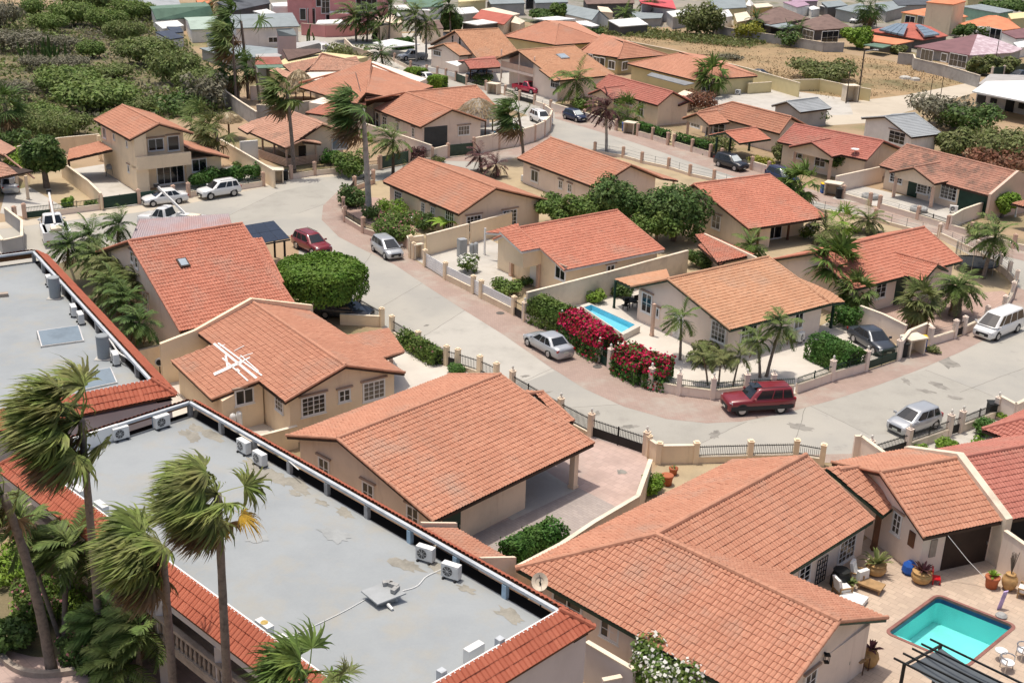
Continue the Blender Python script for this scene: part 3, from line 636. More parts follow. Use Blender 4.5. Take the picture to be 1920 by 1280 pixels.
MB().extr([F.pt(.0,.0,5.15),F.pt(L,0,5.15),F.pt(L,W,5.15),F.pt(0,W,5.15)],(0,0,-.25)).build('roof_deck',MATS['deck_grey'],F.t)
F.open_edge((0,W),(L,W),1,9,lambda i: 'post_blue' if i in (6,7,8,9) else 'post_grey')
F.open_edge((0,W),(0,W-4.2),1,2,lambda i: 'post_blue' if i else 'post_grey')
mb = MB()
for a,b in (((0,0),(L,0)),((L,0),(L,W)),((0,0),(0,W-4.2))):
 A,B = F.pt(*a,5.58),F.pt(*b,5.58);u3 = unit(B-A);mb.obox((A+B)/2,(B-A)/2,np.cross((0,0,1),u3)*.07,np.array([0,0,.42]))
mb.build('parapet',MATS['white_paint'],F.t)
k = 1.0
F.skirt([(0,0,6.0),(L,0,6.0),(L+k,-k,5.2),(-k,-k,5.2)]);F.skirt([(L,0,6.0),(L,W,6.0),(L+k,W+k,5.2),(L+k,-k,5.2)])
F.skirt([(L,W+.14,6.02),(0,W+.14,6.02),(-k,W+k+.14,5.2),(L+k,W+k+.14,5.2)]);F.skirt([(-.14,0,6.02),(-.14,W,6.02),(-k-.14,W+k,5.2),(-k-.14,-k,5.2)])
for a,b in (((L,W,6.0),(L+k,W+k,5.2)),((L,0,6.0),(L+k,-k,5.2)),((0,0,6.),(-k,-k,5.2))): F.R.cap(F.pt(*a),F.pt(*b),.12)
F.R.build(MATS['tile_skirt'],MATS['tile_skirt_cap'],MATS['wood_brown'],F.t)
for xa,xb,ya,yb in ((-.85,L+.85,W+.02,W+.85),(-.85,-.02,W-4.3,W)): MB().prism([F.pt(x,y,0)[:2] for x,y in ((xa,ya),(xb,ya),(xb,yb),(xa,yb))],4.89,4.93).build('eave_shade_strip',MATS['shade_black'],F.t)  # black strips over the wall top paint the shade in the gap under the beam
mb = MB();mb.prism([F.pt(x,y,0)[:2] for x,y in ((-.8,1.3),(L+.8,1.3),(L+.8,W+.8),(-.8,W+.8))],0,4.88);mb.build('wall',MATS['wall_lilac'],F.t)
mb = MB();mb.prism([F.pt(x,y,0)[:2] for x,y in ((-.8,-.8),(L+.8,-.8),(L+.8,1.28),(-.8,1.28))],4.55,5.12);mb.build('gallery_beam',MATS['wall_lilac'],F.t)
mb = MB();mb.prism([F.pt(x,y,0)[:2] for x,y in ((-.9,-.9),(L+.79,-.9),(L+.79,1.29),(-.9,1.29))],2.55,2.8);mb.build('gallery_floor',MATS['balustrade'],F.t)
mb = MB();mb.obox(F.pt(L/2,1.27,3.35),v3(F.d,0)*L/2,v3(F.q,0)*.025,np.array([0,0,.55]));mb.build('dado',MATS['wall_maroon'],F.t)
mb = MB();mb.obox(F.pt(L/2,1.27,4.1),v3(F.d,0)*L/2,v3(F.q,0)*.012,np.array([0,0,.2]));mb.build('dado_upper',MATS['wall_maroon'],F.t)
for i in range(7):
 m = MB();m.box(F.pt(.2+i*(L-.4)/6,-.65,3.67),(.3,.3,1.75));m.box(F.pt(.2+i*(L-.4)/6,-.65,1.27),(.36,.36,2.55));m.build('column',MATS['wall_lilac'],F.t)
for i in range(6):
 c = F.pt(2.5+i*4.1,1.24,3.85);m = MB();m.obox(c,v3(F.d,0)*.5,v3(F.q,0)*.04,np.array([0,0,1.0]));o = m.build('door',MATS['door_brown'],F.t)
 m = MB();m.obox(c+v3(F.d,0)*.4-v3(F.q,0)*.06,v3(F.d,0)*.03,v3(F.q,0)*.04,np.array([0,0,.05]));m.build('handle',MATS['steel'],o)
mb = MB();A,B = F.pt(-.8,-.78,3.78),F.pt(L+.7,-.78,3.78);mb.obox((A+B)/2,(B-A)/2,v3(F.q,0)*.12,np.array([0,0,.07]));mb.obox((A+B)/2-np.array([0,0,.9]),(B-A)/2,v3(F.q,0)*.12,np.array([0,0,.07]));bal = mb.build('balustrade',MATS['balustrade'],F.t)
for i in range(84):
 p = F.pt(-.6+i*(L+1.1)/83,-.78,2.95);MB().lathe(p,((.07,0),(.05,.08),(.09,.3),(.045,.58),(.075,.76)),6).build('baluster',MATS['balustrade'],bal)
FB1 = F
a,b = P(62,470,6.0),P(283,711,6.0);d = unit((b-a)[:2])
F = Flat('hotel_wing','flat grey roofed building with two water tanks and solar collectors',a,d,26.36,16)
F.q = np.array([d[1],-d[0]]);L,W = F.L,F.W;nq = -1
MB().extr([F.pt(0,0,5.15),F.pt(L,0,5.15),F.pt(L,W,5.15),F.pt(0,W,5.15)],(0,0,-.25)).build('roof_deck',MATS['deck_grey'],F.t)
F.open_edge((0,0),(L,0),1,10,lambda i: 'post_grey');F.open_edge((0,0),(0,W),1,5,lambda i: 'post_grey')
F.skirt([(0,-.14,6.02),(L,-.14,6.02),(L+k,-k-.14,5.2),(-k,-k-.14,5.2)]);F.skirt([(L,0,6.0),(L,W,6.0),(L+k,W,5.2),(L+k,-k,5.2)]);F.skirt([(-.14,0,6.02),(-.14,W,6.02),(-k-.14,W,5.2),(-k-.14,-k,5.2)])
F.R.cap(F.pt(L,0,6.0),F.pt(L+k,-k,5.2),.12)
F.R.build(MATS['tile_skirt'],MATS['tile_skirt_cap'],MATS['wood_brown'],F.t)
mb = MB();A,B = F.pt(L,0,5.58),F.pt(L,W,5.58);mb.obox((A+B)/2,(B-A)/2,v3(F.d,0)*.07,np.array([0,0,.42]));mb.build('parapet',MATS['beam_white'],F.t)
mb = MB();mb.prism([F.pt(x,y,0)[:2] for x,y in ((-.8,-.8),(L+.8,-.8),(L+.8,W),(-.8,W))],0,4.88);mb.build('wall',MATS['wall_lilac'],F.t)
MB().prism([F.pt(x,y,0)[:2] for x,y in ((-.85,-.85),(L+.85,-.85),(L+.85,-.02),(-.85,-.02))],4.89,4.93).build('eave_shade_strip',MATS['shade_black'],F.t);MB().prism([F.pt(x,y,0)[:2] for x,y in ((-.85,0),(-.02,0),(-.02,W),(-.85,W))],4.89,4.93).build('eave_shade_strip',MATS['shade_black'],F.t)  # gap under these beams gets its shade from painted black strips too
FB2 = F
t = thing('lean_to','narrow orange tiled lean-to roof between the flat grey roof and the carport house','lean-to roof',P(880,1050))
R = Roof();lo_a,lo_b = P(855,991,2.7),P(952,1048,2.7);up = v3(-UF,0)*2.1+np.array([0,0,.85])
R.plane([lo_a,lo_b,lo_b+up,lo_a+up],0);R.build(MATS['tile_orange'],MATS['tile_orange_cap'],MATS['fascia_brown'],t)
for e,s in ((lo_a,-1),(lo_b,1)):
 q = e+v3(VF,0)*s*.16;mb = MB();mb.extr([v3(q[:2]+UF*.25,0),v3(q[:2]+UF*.25,2.85),q+up+np.array([0,0,.25]),v3((q+up)[:2],0)],v3(VF,0)*s*.16);mb.build('end_wall',MATS['wall_tan'],t)
MB().prism([(lo_a-v3(UF,0)*.3)[:2],(lo_b-v3(UF,0)*.3)[:2],(lo_b-v3(UF,0)*2)[:2],(lo_a-v3(UF,0)*2)[:2]],0,2.4).build('wall',MATS['wall_tan'],t)
for i in range(20):
 f = rng.random();q = FB1.pt(FB1.L*f,FB1.W-.35-abs(rng.normal())*.5,5.154);blot(q,.2+.28*rng.random(),'roof_dirt',5.153+i*.0004,el=2.2,rot=math.atan2(VF[1],VF[0])+rng.normal()*.2,name='roof_stain')
for i in range(3): q = FB1.pt(FB1.L*rng.random(),FB1.W*rng.random()*.9,0);blot(q,.3+.4*rng.random(),'deck_pale',5.166+i*.0004,el=1.7,rot=rng.random()*3,name='roof_stain')
# ================================================================ HOUSES OF THE MIDDLE AND BACK ROWS
M('thatch',(0.34,0.30,0.245),0.95,0.3,1.5,col2=(0.22,0.19,0.155),fine=0.3)
M('thatch_gold',(0.50,0.42,0.28),0.95,0.2,1.5,fine=0.3)
M('metal_grey',(0.36,0.38,0.39),0.5,0.12,0.5,fine=0.05)
M('metal_green',(0.13,0.215,0.155),0.6,0.12,0.5,fine=0.05)
M('metal_palegreen',(0.40,0.50,0.43),0.6,0.1,0.5,fine=0.05)
M('metal_white',(0.78,0.78,0.76),0.5,0.05,0.4)
M('metal_dark',(0.08,0.085,0.10),0.5,0.15,0.5)
M('metal_plum',(0.22,0.11,0.115),0.6,0.12,0.5)
M('metal_red',(0.62,0.11,0.12),0.6,0.1,0.5)
M('shingle_brown',(0.20,0.135,0.115),0.9,0.15,0.7,fine=0.12)
M('garage_slate',(0.06,0.07,0.075),0.6,0.15)
M('wall_grey',(0.42,0.41,0.40),0.9,0.1,0.5,fine=0.06)
M('wall_dark',(0.13,0.12,0.115),0.9,0.1,0.5,fine=0.05)
M('wall_pinkred',(0.74,0.33,0.32),0.9,0.08,0.4,fine=0.03)
M('wall_mauve',(0.62,0.46,0.45),0.9,0.06,0.4,fine=0.03)
M('block_grey',(0.40,0.385,0.37),0.9,0.15,0.8,fine=0.1,col2=(0.30,0.285,0.27))
M('awning_grey',(0.24,0.25,0.26),0.7,0.1)
M('cloth_white',(0.78,0.76,0.72),0.8,0.05)
H = House('house','tan house with orange gable roof behind the silver minivan and flowering shrub',(800,460),'wall_tan','tile_orange',1)
g = H.gable((930,353),(785,297),4.5,C=(860,402),D=(1025,375),he=2.57)
sd = 'L' if (P(860,402,2.6)[:2]-g.a) @ g.r < 0 else 'R';so = 'R' if sd == 'L' else 'L'
for px,py,w,h,c,r in ((747,375,1.3,1.7,4,5),(793.5,390.5,.6,1.1,2,4),(811.5,399,.6,1.1,2,4),(843.5,413,1.4,1.7,4,4)): H.win(g,sd,px,py,w,h,c,r)
H.win(g,'A',888,419,1.6,1.5,4,4);H.win(g,'A',955.5,408,1.6,1.5,4,4);H.done()
H = House('house','tan house with long orange gable roof beside the street bend, dark trees before its gable',(1060,350),'wall_pink','tile_orange',1)
g = H.gable((1183,310),(1033,259),4.5,C=(1117.5,352.5),D=(1240,334),he=2.66)
sd = 'L' if (P(1117,352,2.6)[:2]-g.a) @ g.r < 0 else 'R';so = 'R' if sd == 'L' else 'L'
sg = -1 if so == 'L' else 1;wo = g.w2 if so == 'L' else g.w1;ho = g.he2 if so == 'L' else g.he1
H.R.plane([g.pt(0,sg*(wo-.05),ho+.02),g.pt(9,sg*(wo-.05),ho+.02),g.pt(9,sg*(wo+2.3),ho-.5),g.pt(0,sg*(wo+2.3),ho-.5)],1)
for x in (.4,8.6): m = MB();q_ = g.pt(x,sg*(wo+2.0),0);m.box((q_[0],q_[1],1.0),(.2,.2,2.0));m.build('post',MATS['wall_pink'],H.t)
for px,py,w,h,c,r in ((1003,330,1.3,1.2,2,1),(1051.5,346,.6,.8,2,2),(1068.5,352.5,.6,.8,2,2)): H.win(g,sd,px,py,w,h,c,r)
H.done()
H = House('house','house with coral red single slope roof and shaded porch, right of the big dark tree',(1380,470),'wall_tan','tile_red',1)
g = H.gable((1301,346),(1443,328),4.5,C=(1392,432),w2=3.2,he=2.3,ov=.6,walls=False)
sd = 'R' if g.w1 > 5 else 'L'
q = [slope_pt(g,'R',*p) for p in ((1443,330),(1466,350),(1452,353))]
xs,ys = loc(g,1417,470);g.xA,g.xB,g.y1,g.y2 = .45,g.L-.5,g.w1-2.2,-g.w2+.5
block(H.W,g,.45,g.L-.5,-g.w2+.5,g.w1-2.4);block(H.W,g,.46,3.2,g.w1-2.5,g.w1-.6)
H.win(g,'A',1343,416,1.2,1.3,2,2)
g.y1 = g.w1-2.4;H.win(g,'R',1452,431,1.8,1.7,2,1)
for px,py in ((1418,474),(1476,450),(1496,440)): H.post(px,py,2.2,.16,'wood_brown')
H.done()
H = House('house','tan house with clean coral red roof, white fence and round white flowering bush in front',(1020,520),'wall_cream','tile_red',1,fascia='fascia_white')
g = H.gable((972,428),(1154,394),4.5,C=(1075,503.7),w2=3.5,he=2.6,ov=.35,ovA=.25,ang=53.0)
q0 = [slope_pt(g,'R',*p) for p in ((1004,462),(1031,457.5),(1052,480))]
xl,yl = loc(g,1045,545);yl = g.w1-.4
p0 = g.pt(.24,0,0);n = v3(-g.u,0);add_window(H.t,p0,n,1051,511,1.25,1.1,2,1)
add_door(H.t,g.pt(.22,0,0),n,1003,511,1.3,2.1,MATS['white_frame'],slats=1)
H.win(g,'R',1144.5,504.5,.8,.7,2,1)
pa = slope_pt(g,'R',1004,462)
m = MB();u3 = v3(g.u,0);r3 = v3(g.r,0)
yy0,yy1 = .2,(pa[:2]-g.a) @ g.r+.2
for zz in (g.zat(yy1)-.1,):
 m.add([g.pt(-1.6,yy0,2.1),g.pt(-1.6,yy1,2.1),g.pt(-1.6,yy1,g.zat(yy1)-.15),g.pt(-1.6,yy0,g.zat(yy0)-.15),g.pt(.3,yy0,2.1),g.pt(.3,yy1,2.1),g.pt(.3,yy1,g.zat(yy1)-.15),g.pt(.3,yy0,g.zat(yy0)-.15)],[(0,3,2,1),(4,5,6,7),(0,1,5,4),(1,2,6,5),(2,3,7,6),(3,0,4,7)])
m.build('porch_wall',MATS['wall_cream'],H.t)
H.R.plane([g.pt(-1.9,-.1,g.hr),g.pt(.02,-.1,g.hr),g.pt(.02,yy1+.15,g.zat(yy1+.15)),g.pt(-1.9,yy1+.15,g.zat(yy1+.15))],1)
for px,py in ((958,518),(1008,541)): H.post(px,py,2.15,.26,'pillar_rose')
q = [P(975,428,2.9),P(912,432,2.7),P(916,437.5,2.5),P(944,440,2.55)]
H.R.plane([P(910,433,2.6),P(972,422,3.3),P(976,430,3.3),P(940,441,2.55)],1)
H.post(908.5,478,2.5,.14,'white_paint');H.done()
H = House('house','pinkish house with amber tiled roof beside the narrow blue pool and bougainvillea hedge',(1330,640),'wall_pink','tile_amber',1,fascia='fascia_green')
g = H.gable((1252,524),(1440,482),4.4,C=(1383,615),w2=4.0,he=2.6,ov=.5,ovA=.4,ang=53.5)
H.R.plane([g.pt(-.0,-3.9,g.zat(-3.9)),g.pt(4,-3.9,g.zat(-3.9)),P(1250,505,2.3),P(1152,524,2.2)],1)
H.win(g,'A',1213,568,1.1,1.5,2,2);H.win(g,'A',1347.5,622,1.4,1.4,4,4);H.win(g,'A',1231,585,.6,.7,2,1)
H.win(g,'R',1403,627,1.6,1.3,4,4);H.win(g,'R',1497,601,.9,1.2,2,2);H.door(g,'A',1272,610,1.0,2.1,'white_frame')
q = [slope_pt(g,'R',*p) for p in ((1520,545),(1562,571),(1535,574),(1490,560))];H.R.plane([g.pt(g.L-.2,g.w1-4.5,g.zat(g.w1-4.5)),g.pt(g.L+1.6,g.w1-1.5,2.75),g.pt(g.L+1.6,g.w1,2.45),g.pt(g.L-.2,g.w1,2.6)],1)
H.post(1222,630,2.6,.22,'pillar_rose');H.post(1151,578,2.3,.14,'dark_green');H.post(1557,615,2.4,.16,'dark_green');H.done()
H = House('garden_house','low red tiled outbuilding with white edged walls between the amber and coral roofs',(1340,490),'wall_tan','tile_red',1)
H.R.plane([P(1303,441,2.7),P(1322,437,2.8),P(1415,478,2.5),P(1345,492,2.4)],1);H.R.plane([P(1308,460,2.5),P(1330,452,2.6),P(1360,490,2.3),P(1350,497,2.2)],1)
mb = MB();a,b = P(1291,441,2.9),P(1302,437,2.9);c,d = P(1418,483,2.7),P(1330,440,2.9)
mb.extr([v3(P(1322,437,2.9)[:2],0),v3(P(1420,482,2.7)[:2],0),P(1420,482,2.7),P(1322,437,2.9)],v3(unit(np.array([-.6,-.8])),0)*.2);H.W.v += mb.v;H.W.f += mb.f;H.done()
H = House('house','pinkish house with red tiled roof and small porch gable behind a row of palms',(1660,590),'wall_pink','tile_red',1,fascia='fascia_green')
g = H.gable((1527,474),(1726,425),4.5,C=(1633,535),w2=4.6,he=2.6,ov=.5,ang=53.0)
a = slope_pt(g,'R',1674,469);b0 = P(1759,496,3.6);uu = unit((b0-a)[:2]);rr = np.array([uu[1],-uu[0]])
pk = v3(a[:2],3.65);pe = v3(b0[:2],3.6)
for s in (1,-1): H.R.plane([pk,pe,pe+v3(rr*s*2.2,-.95),pk+v3(rr*s*2.2,-.95)],1)
H.R.cap(pk,pe);mb = MB();pi = pe-v3(uu,0)*.5
mb.extr([v3((pi+v3(rr,0)*1.8)[:2],2.2),pi+v3(rr*1.8,-.95),pi-np.array([0,0,.2]),pi+v3(-rr*1.8,-.95),v3((pi-v3(rr,0)*1.8)[:2],2.2)],-v3(uu,0)*.25);mb.build('porch_gable',MATS['wall_pink'],H.t)
H.win(g,'R',1651,544,1.3,1.3,2,3);H.door(g,'R',1686,551,1.3,2.1,'dark_green');H.post(1712,575,2.5,.25)
H.R.plane([g.pt(-.3,-4.5,2.6),g.pt(2.2,-2.0,3.65),g.pt(2.2,-4.5,2.6)],1);H.done()
H = House('house','two storey cream house with balcony and glass front doors behind two white cars',(290,340),'wall_cream','tile_orange',1)
g = H.gable((298.8,232.5),(229.4,197.8),6.9,C=(245.4,263.5),D=(358.8,248.4),he=5.6,ovA=1.5)
sd = 'L' if (P(245,263,5.6)[:2]-g.a) @ g.r < 0 else 'R';sg = -1 if sd == 'L' else 1;ot = 'R' if sd == 'L' else 'L'
wl = g.w2 if sd == 'L' else g.w1;wr = g.w1 if sd == 'L' else g.w2
yy = sg*(wl-.45);mb = H.W;zt = g.zat(sg*(wl-1.6))-.2
block(H.W,g,-1.0 if False else .05,1.52,*sorted((yy,sg*(wl-1.7))))
for z0,z1 in ((2.45,3.75),):
 H.W.prism([g.pt(x,y,0)[:2] for x,y in ((-.35,yy),(-.35,-sg*(wr-.5)),(.0,-sg*(wr-.5)),(.0,yy))],z0,z1)
H.W.prism([g.pt(x,y,0)[:2] for x,y in ((.01,yy),(.01,-sg*(wr-.5)),(1.51,-sg*(wr-.5)),(1.51,yy))],2.45,2.72)
xw,yw = loc(g,404,330);we = -sg*(wr-.5)
H.W.prism([g.pt(x,y,0)[:2] for x,y in ((1.3,we),(6.5,we),(6.5,yw),(1.3,yw))],0,2.6)
H.R.plane([g.pt(.3,we,4.0),g.pt(6.8,we,4.0),g.pt(6.8,yw-sg*.5,2.55),g.pt(.3,yw-sg*.5,2.55)],1);H.R.cap(g.pt(.3,we,4.0),g.pt(.3,yw-sg*.5,2.55),.1)
g.y1,g.y2 = g.w1-.5,-g.w2+.5
H.win(g,'A',292,271,1.6,1.2,2,1);H.win(g,'A',325,268.5,1.2,1.5,1,1)
H.win(g,'A',319.5,324.5,2.9,2.2,4,1,lintel=False)
p0 = g.pt(1.29,0,0);n = v3(-g.u,0);add_window(H.t,p0,n,373.5,309.5,1.6,1.3,2,1)
for px,py,w,h in ((196,249,.9,1.1),(214,256.5,.4,.6),(238.5,270,.4,.6),(241.5,316,.45,.7)): H.win(g,sd,px,py,w,h,2 if w > .5 else 1,1)
q = [P(126,299,2.45),P(172,272,2.45),P(187,265,3.3),P(211,281,3.35)]
H.R.plane([P(126,299,2.5),P(130,281,2.5),P(187,264,3.35),P(211,282,3.35)],1,slab=.2)
H.post(132,335,2.4,.2,'wood_brown');H.post(189,302,2.9,.35);H.done();two_g = g
H = House('house','bungalow with faded pale orange roof and wooden porch railing behind a tall palm',(560,300),'wall_tan','tile_faded',1)
g = H.gable((604.5,233.8),(545,209),4.3,C=(562,257),w1=3.3,w2=3.3,he=3.0)
sg = -1 if (P(562,257,3.0)[:2]-g.a) @ g.r < 0 else 1
def sp(y,z,px,py): return hit(px,py,g.pt(0,0,0),np.array([0,0,1.]))
Z = lambda px,py,z: P(px,py,z)
q = [Z(539,206,4.4),Z(604,233,4.35),Z(562,257,3.1),Z(536,278,2.55),Z(464,247,2.55)]
H.R.plane([Z(539,206,4.4),Z(603,233,4.3),Z(536,278,2.5),Z(464,247,2.5)],1)
H.R.plane([Z(539,206,4.4),Z(464,247,2.5),Z(468,229,2.9)],1)
H.R.plane([Z(562,259,3.0),Z(568,266,2.9),Z(602,270,2.55),Z(600,266,2.65)],1);H.R.cap(Z(568,264,3.),Z(536,278,2.55),.09);H.R.cap(Z(568,264,3.0),Z(602,270,2.6),.09)
H.R.plane([Z(446,240,2.6),Z(463,231,2.9),Z(484,238,2.9),Z(464,250,2.6)],2)
H.win(g,'A',637,269,2.0,1.3,2,1,glass=MATS['solar_glass']);
for px,py in ((493,283),(515,291),(538,312),(593,305)): H.post(px,py,2.3,.18,'pillar_rose')
a,b,c = P(473,292),P(538,314),P(595,306);m = MB()
for s,e in ((a,b),(b,c)):
 for k in range(6): m.obox((s+e)/2+np.array([0,0,.15+k*.16]),(e-s)/2,np.cross(unit(e-s),(0,0,1))*.03,np.array([0,0,.05]))
m.build('porch_railing',MATS['pillar_rose'],H.t)
p0,n = g.face('A');add_door(H.t,p0+n*-.02,n,567,288,.9,2.0,MATS['door_brown']);MB().obox(P(467,282,1.1),np.array([.9,.5,0]),np.array([-.06,.1,0]),np.array([0,0,1.1])).build('side_wall',MATS['wall_white'],H.t);H.done()
H = House('house','big house with red orange hip roofs and grey garage door behind the pink curved wall',(800,290),'wall_pink','tile_orange',1)
g = H.gable((848,205.6),(760,173.8),4.5,C=(789,239.4),D=(908,226),he=2.7)
sd = 'L' if (P(789,239,2.6)[:2]-g.a) @ g.r < 0 else 'R'
J2 = g.pt(g.L,0,4.5);E = P(893,161.6,4.5);u2 = unit((E-J2)[:2]);r2 = np.array([u2[1],-u2[0]]);L2 = np.linalg.norm((E-J2)[:2]);s2 = 1 if (P(928,199,2.6)-J2)[:2] @ r2 > 0 else -1
for s in (1,-1): H.R.plane([J2,E,E+v3(r2*s*4.5,-1.85),J2+v3(r2*s*4.5,-1.85)],1)
H.R.cap(J2,E);H.R.cap(E,E+v3(r2*s2*4.5,-1.85),.1)
H.W.prism([(v3(J2[:2],0)+v3(u2*x+r2*y,0))[:2] for x,y in ((0,-4),(L2-.5,-4),(L2-.5,4),(0,4))],0,2.6)
pk = P(697,120,5.2);k1 = P(686,189,4.3)
c1,c2,c3 = P(560,156,2.7),P(650,205,2.7),P(815,167,2.7)
H.R.plane([pk,c1,P(652,200,2.7),k1],1) ;H.R.plane([pk,k1,J2,P(812,168,3.3)],1);H.R.cap(pk,k1);H.R.cap(k1,J2);H.R.cap(pk,P(812,168,3.3));H.R.cap(pk,c1)
H.R.plane([k1,J2,g.pt(g.L,(-1 if sd == 'L' else 1)*(g.w2 if sd == 'L' else g.w1),2.7),P(652,200,2.7)],1)
H.W.prism([p[:2] for p in (P(563,168),P(650,214),P(700,225),P(800,180),P(700,145))],0,2.5)
for px,py,w,h,c,r in ((708,226,.9,2.0,1,2),(721.5,231,1.1,1.6,2,4),(746,237.5,.6,1.1,2,3),(775,248.5,.6,1.1,2,3)): H.win(g,sd,px,py,w,h,c,r)
H.door(g,'A',817,258,3.2,2.5,'garage_slate','garage_door',handle=False);H.win(g,'A',869.5,244.5,1.6,1.1,4,2);H.done();mid_g = g
H = House('house','yellow walled house with weathered hip roof right of the tallest windblown palms',(560,150),'wall_yellow','tile_faded',1)
pk = P(603,101,4.6);a,b,c = P(530,127.5,2.6),P(579,134,2.6),P(655,130,2.9)
H.R.plane([pk,a,P(556,140,2.6),b],1);H.R.plane([pk,b,P(645,132,2.7),P(690,122,3.2)],1);H.R.cap(pk,b);H.R.cap(pk,P(690,122,3.2));H.R.plane([P(634,110,3.7),P(668,108,3.7),P(678,122,2.8),P(650,122,2.8)],1)
H.R.plane([P(505,133,2.4),P(520,127,2.7),P(556,140,2.7),P(538,146,2.4)],2)
H.W.prism([p[:2] for p in (P(508,158),P(540,166),P(580,152),P(645,145),P(690,135),P(600,125),P(540,135))],0,2.4);H.done()
c = P(596,141,1.7)
H = House('shed','red tiled shed roof with green edge beside the yellow walled house',(505,150),'wall_grey','tile_coral',2,cat='shed')
H.R.plane([P(480,107,3.2),P(524,107,3.2),P(530,121,2.7),P(478,122,2.7)],2)
MB().extr([P(478,122,2.7),P(530,121,2.7),P(534,127,2.5),P(484,128,2.5)],(0,0,-.1)).build('green_eave',MATS['metal_green'],H.t)
H.W.prism([p[:2] for p in (P(484,150),P(500,152),P(530,132),P(520,128),P(480,130))],0,2.4);H.done()
H = House('house','low brown tiled roof with grey gable just behind the yellow walled house',(570,115),'wall_grey','shingle_brown',2)
H.R.plane([P(530,95,3.4),P(598,90,3.4),P(603,99,2.8),P(540,111,2.8)],2);H.W.prism([p[:2] for p in (P(528,118),P(545,124),P(600,110),P(598,104),P(530,112))],0,2.6);H.done()
H = House('house','small red tiled wing with dark edge by the grey garden wall and thatched hut',(600,240),'wall_pink','tile_red',1)
H.R.plane([P(572,210,2.6),P(625,189,3.3),P(650,204,3.2),P(614,219,2.5)],1);H.W.prism([p[:2] for p in (P(580,226),P(614,232),P(650,220),P(625,208))],0,2.4);H.done()
H = House('house','house with large amber roof and small front gable next to two tall palms, upper centre',(850,110),'wall_pink','tile_amber',1)
g = H.gable((853,58),(934,54),6.0,C=(900,109),D=(804,84),he=2.6)
s = H.gable((831.6,83),(855,81),4.2,C=(860.6,105),w2=4.2,w1=4.2,he=2.9,ovA=.3)
for px,py in ((849,74),(862.5,77.5)): H.win(g,'A',px,py,.7,1.3,1,2,lintel=False)
H.win(s,'A',820,100,2.0,.8,3,1);H.done()
H = House('carport','open carport with coral tiled roof and white awning behind the white railing fence',(890,150),'wood_brown','tile_coral',1,cat='carport')
H.R.plane([P(870,114,3.4),P(930,110,3.4),P(942,126,2.6),P(881,130,2.6)],1);H.R.plane([P(870,114,3.4),P(930,110,3.4),P(925,104,2.7),P(858,116,2.7)],1);H.R.cap(P(870,114,3.4),P(930,110,3.4))
MB().extr([P(835,117,2.5),P(868,113.5,2.7),P(868,120,2.7),P(858,125,2.5)],(0,0,.06)).build('awning',MATS['cloth_white'],H.t)
for px,py in ((882,149),(940,147),(862,137),(912,146)): H.post(px,py,2.5,.18,'wood_brown')
H.done()
H = House('house','amber roofed house with open upstairs balcony and skylight behind the red pickup',(1010,170),'wall_pink','tile_amber',1)
g = H.gable((971,95),(1077,86.6),6.0,C=(1052,151),D=(937.5,110),he=3.0,he2=4.0,ov=.5,ovA=1.2,walls=False)
g.xA,g.xB,g.y1,g.y2 = 2.2,g.L-.5,g.w1-.5,-g.w2+.5
block(H.W,g,2.2,g.L-.4,-g.w2+.5,g.w1-.5);block(H.W,g,.5,2.21,3.6,g.w1-.5)
H.W.prism([g.pt(x,y,0)[:2] for x,y in ((.4,-g.w2+.5),(2.2,-g.w2+.5),(2.2,3.6),(.4,3.6))],2.5,2.9)
m = MB();m.obox(g.pt(.5,(3.6-g.w2+.5)/2,3.35),v3(g.r,0)*(3.6+g.w2-.5)/2,v3(g.u,0)*.05,np.array([0,0,.42]));m.build('balcony_rail',MATS['pillar_rose'],H.t)
for y in (-g.w2+.6,-.2,3.5): m = MB();m.box(g.pt(.5,y,3.0),(.2,.2,g.zat(y)*2-6.2 if False else 5.0));m.build('post',MATS['wall_pink'],H.t)
H.R.plane([g.pt(-.6,g.w1*.62,g.zat(g.w1*.62)),g.pt(.02,g.w1*.62,g.zat(g.w1*.62)),g.pt(.02,g.w1,3.0),g.pt(-.6,g.w1,3.0)],1)
g.xA = .5;H.win(g,'A',1041,156,2.0,1.4,4,2);H.done()
c = slope_pt(g,'R',1055,107);nn = unit(np.cross(g.pt(1,0,g.hr)-g.pt(0,0,g.hr),g.pt(0,g.w1,g.he1)-g.pt(0,0,g.hr)));nn = nn*np.sign(nn[2]);e1 = v3(g.u,0);mb = MB();box_on(mb,c,e1,np.cross(nn,e1),nn,1.6,1.5,.2);sk = mb.build('skylight',MATS['metal_grey'],H.roof);mb = MB();box_on(mb,c,e1,np.cross(nn,e1),nn,1.3,1.2,.03,.2);mb.build('pane',MATS['skylight_glass'],sk)
H = House('house','long pale yellow house with three joined orange hip roofs along the dry field',(1200,130),'wall_yellow','tile_orange',2)
def hip(pk1,pk2,cs,zr=4.8,ze=2.6):
 A,B = P(*pk1,zr),P(*pk2,zr);c = [P(*p,ze) for p in cs]      # cs: left, front, right, back corners
 H.R.plane([A,c[0],c[1]],2) if pk1 == pk2 else H.R.plane([A,c[0],c[1],B],2)
 H.R.plane([B,c[1],c[2]],2);H.R.plane([B,c[2],c[3],A] if pk1 != pk2 else [B,c[2],c[3]],2);H.R.plane([A,c[3],c[0]],2)
 for a,b in ((A,c[0]),(B,c[1]),(B,c[2])): H.R.cap(a,b,.1)
 m = sum(c)/4;H.W.prism([(p+(m-p)*.06)[:2] for p in c],0,ze-.15)
hip((1022,40),(1047,45),((945,68),(1040,85),(1140,78),(1080,40)))
hip((1130,66),(1170,79),((1088,95.5),(1158.5,111.5),(1252,103),(1150,68)))
hip((1273,100),(1322,111),((1177,120),(1303,151),(1420,143),(1330,103)))
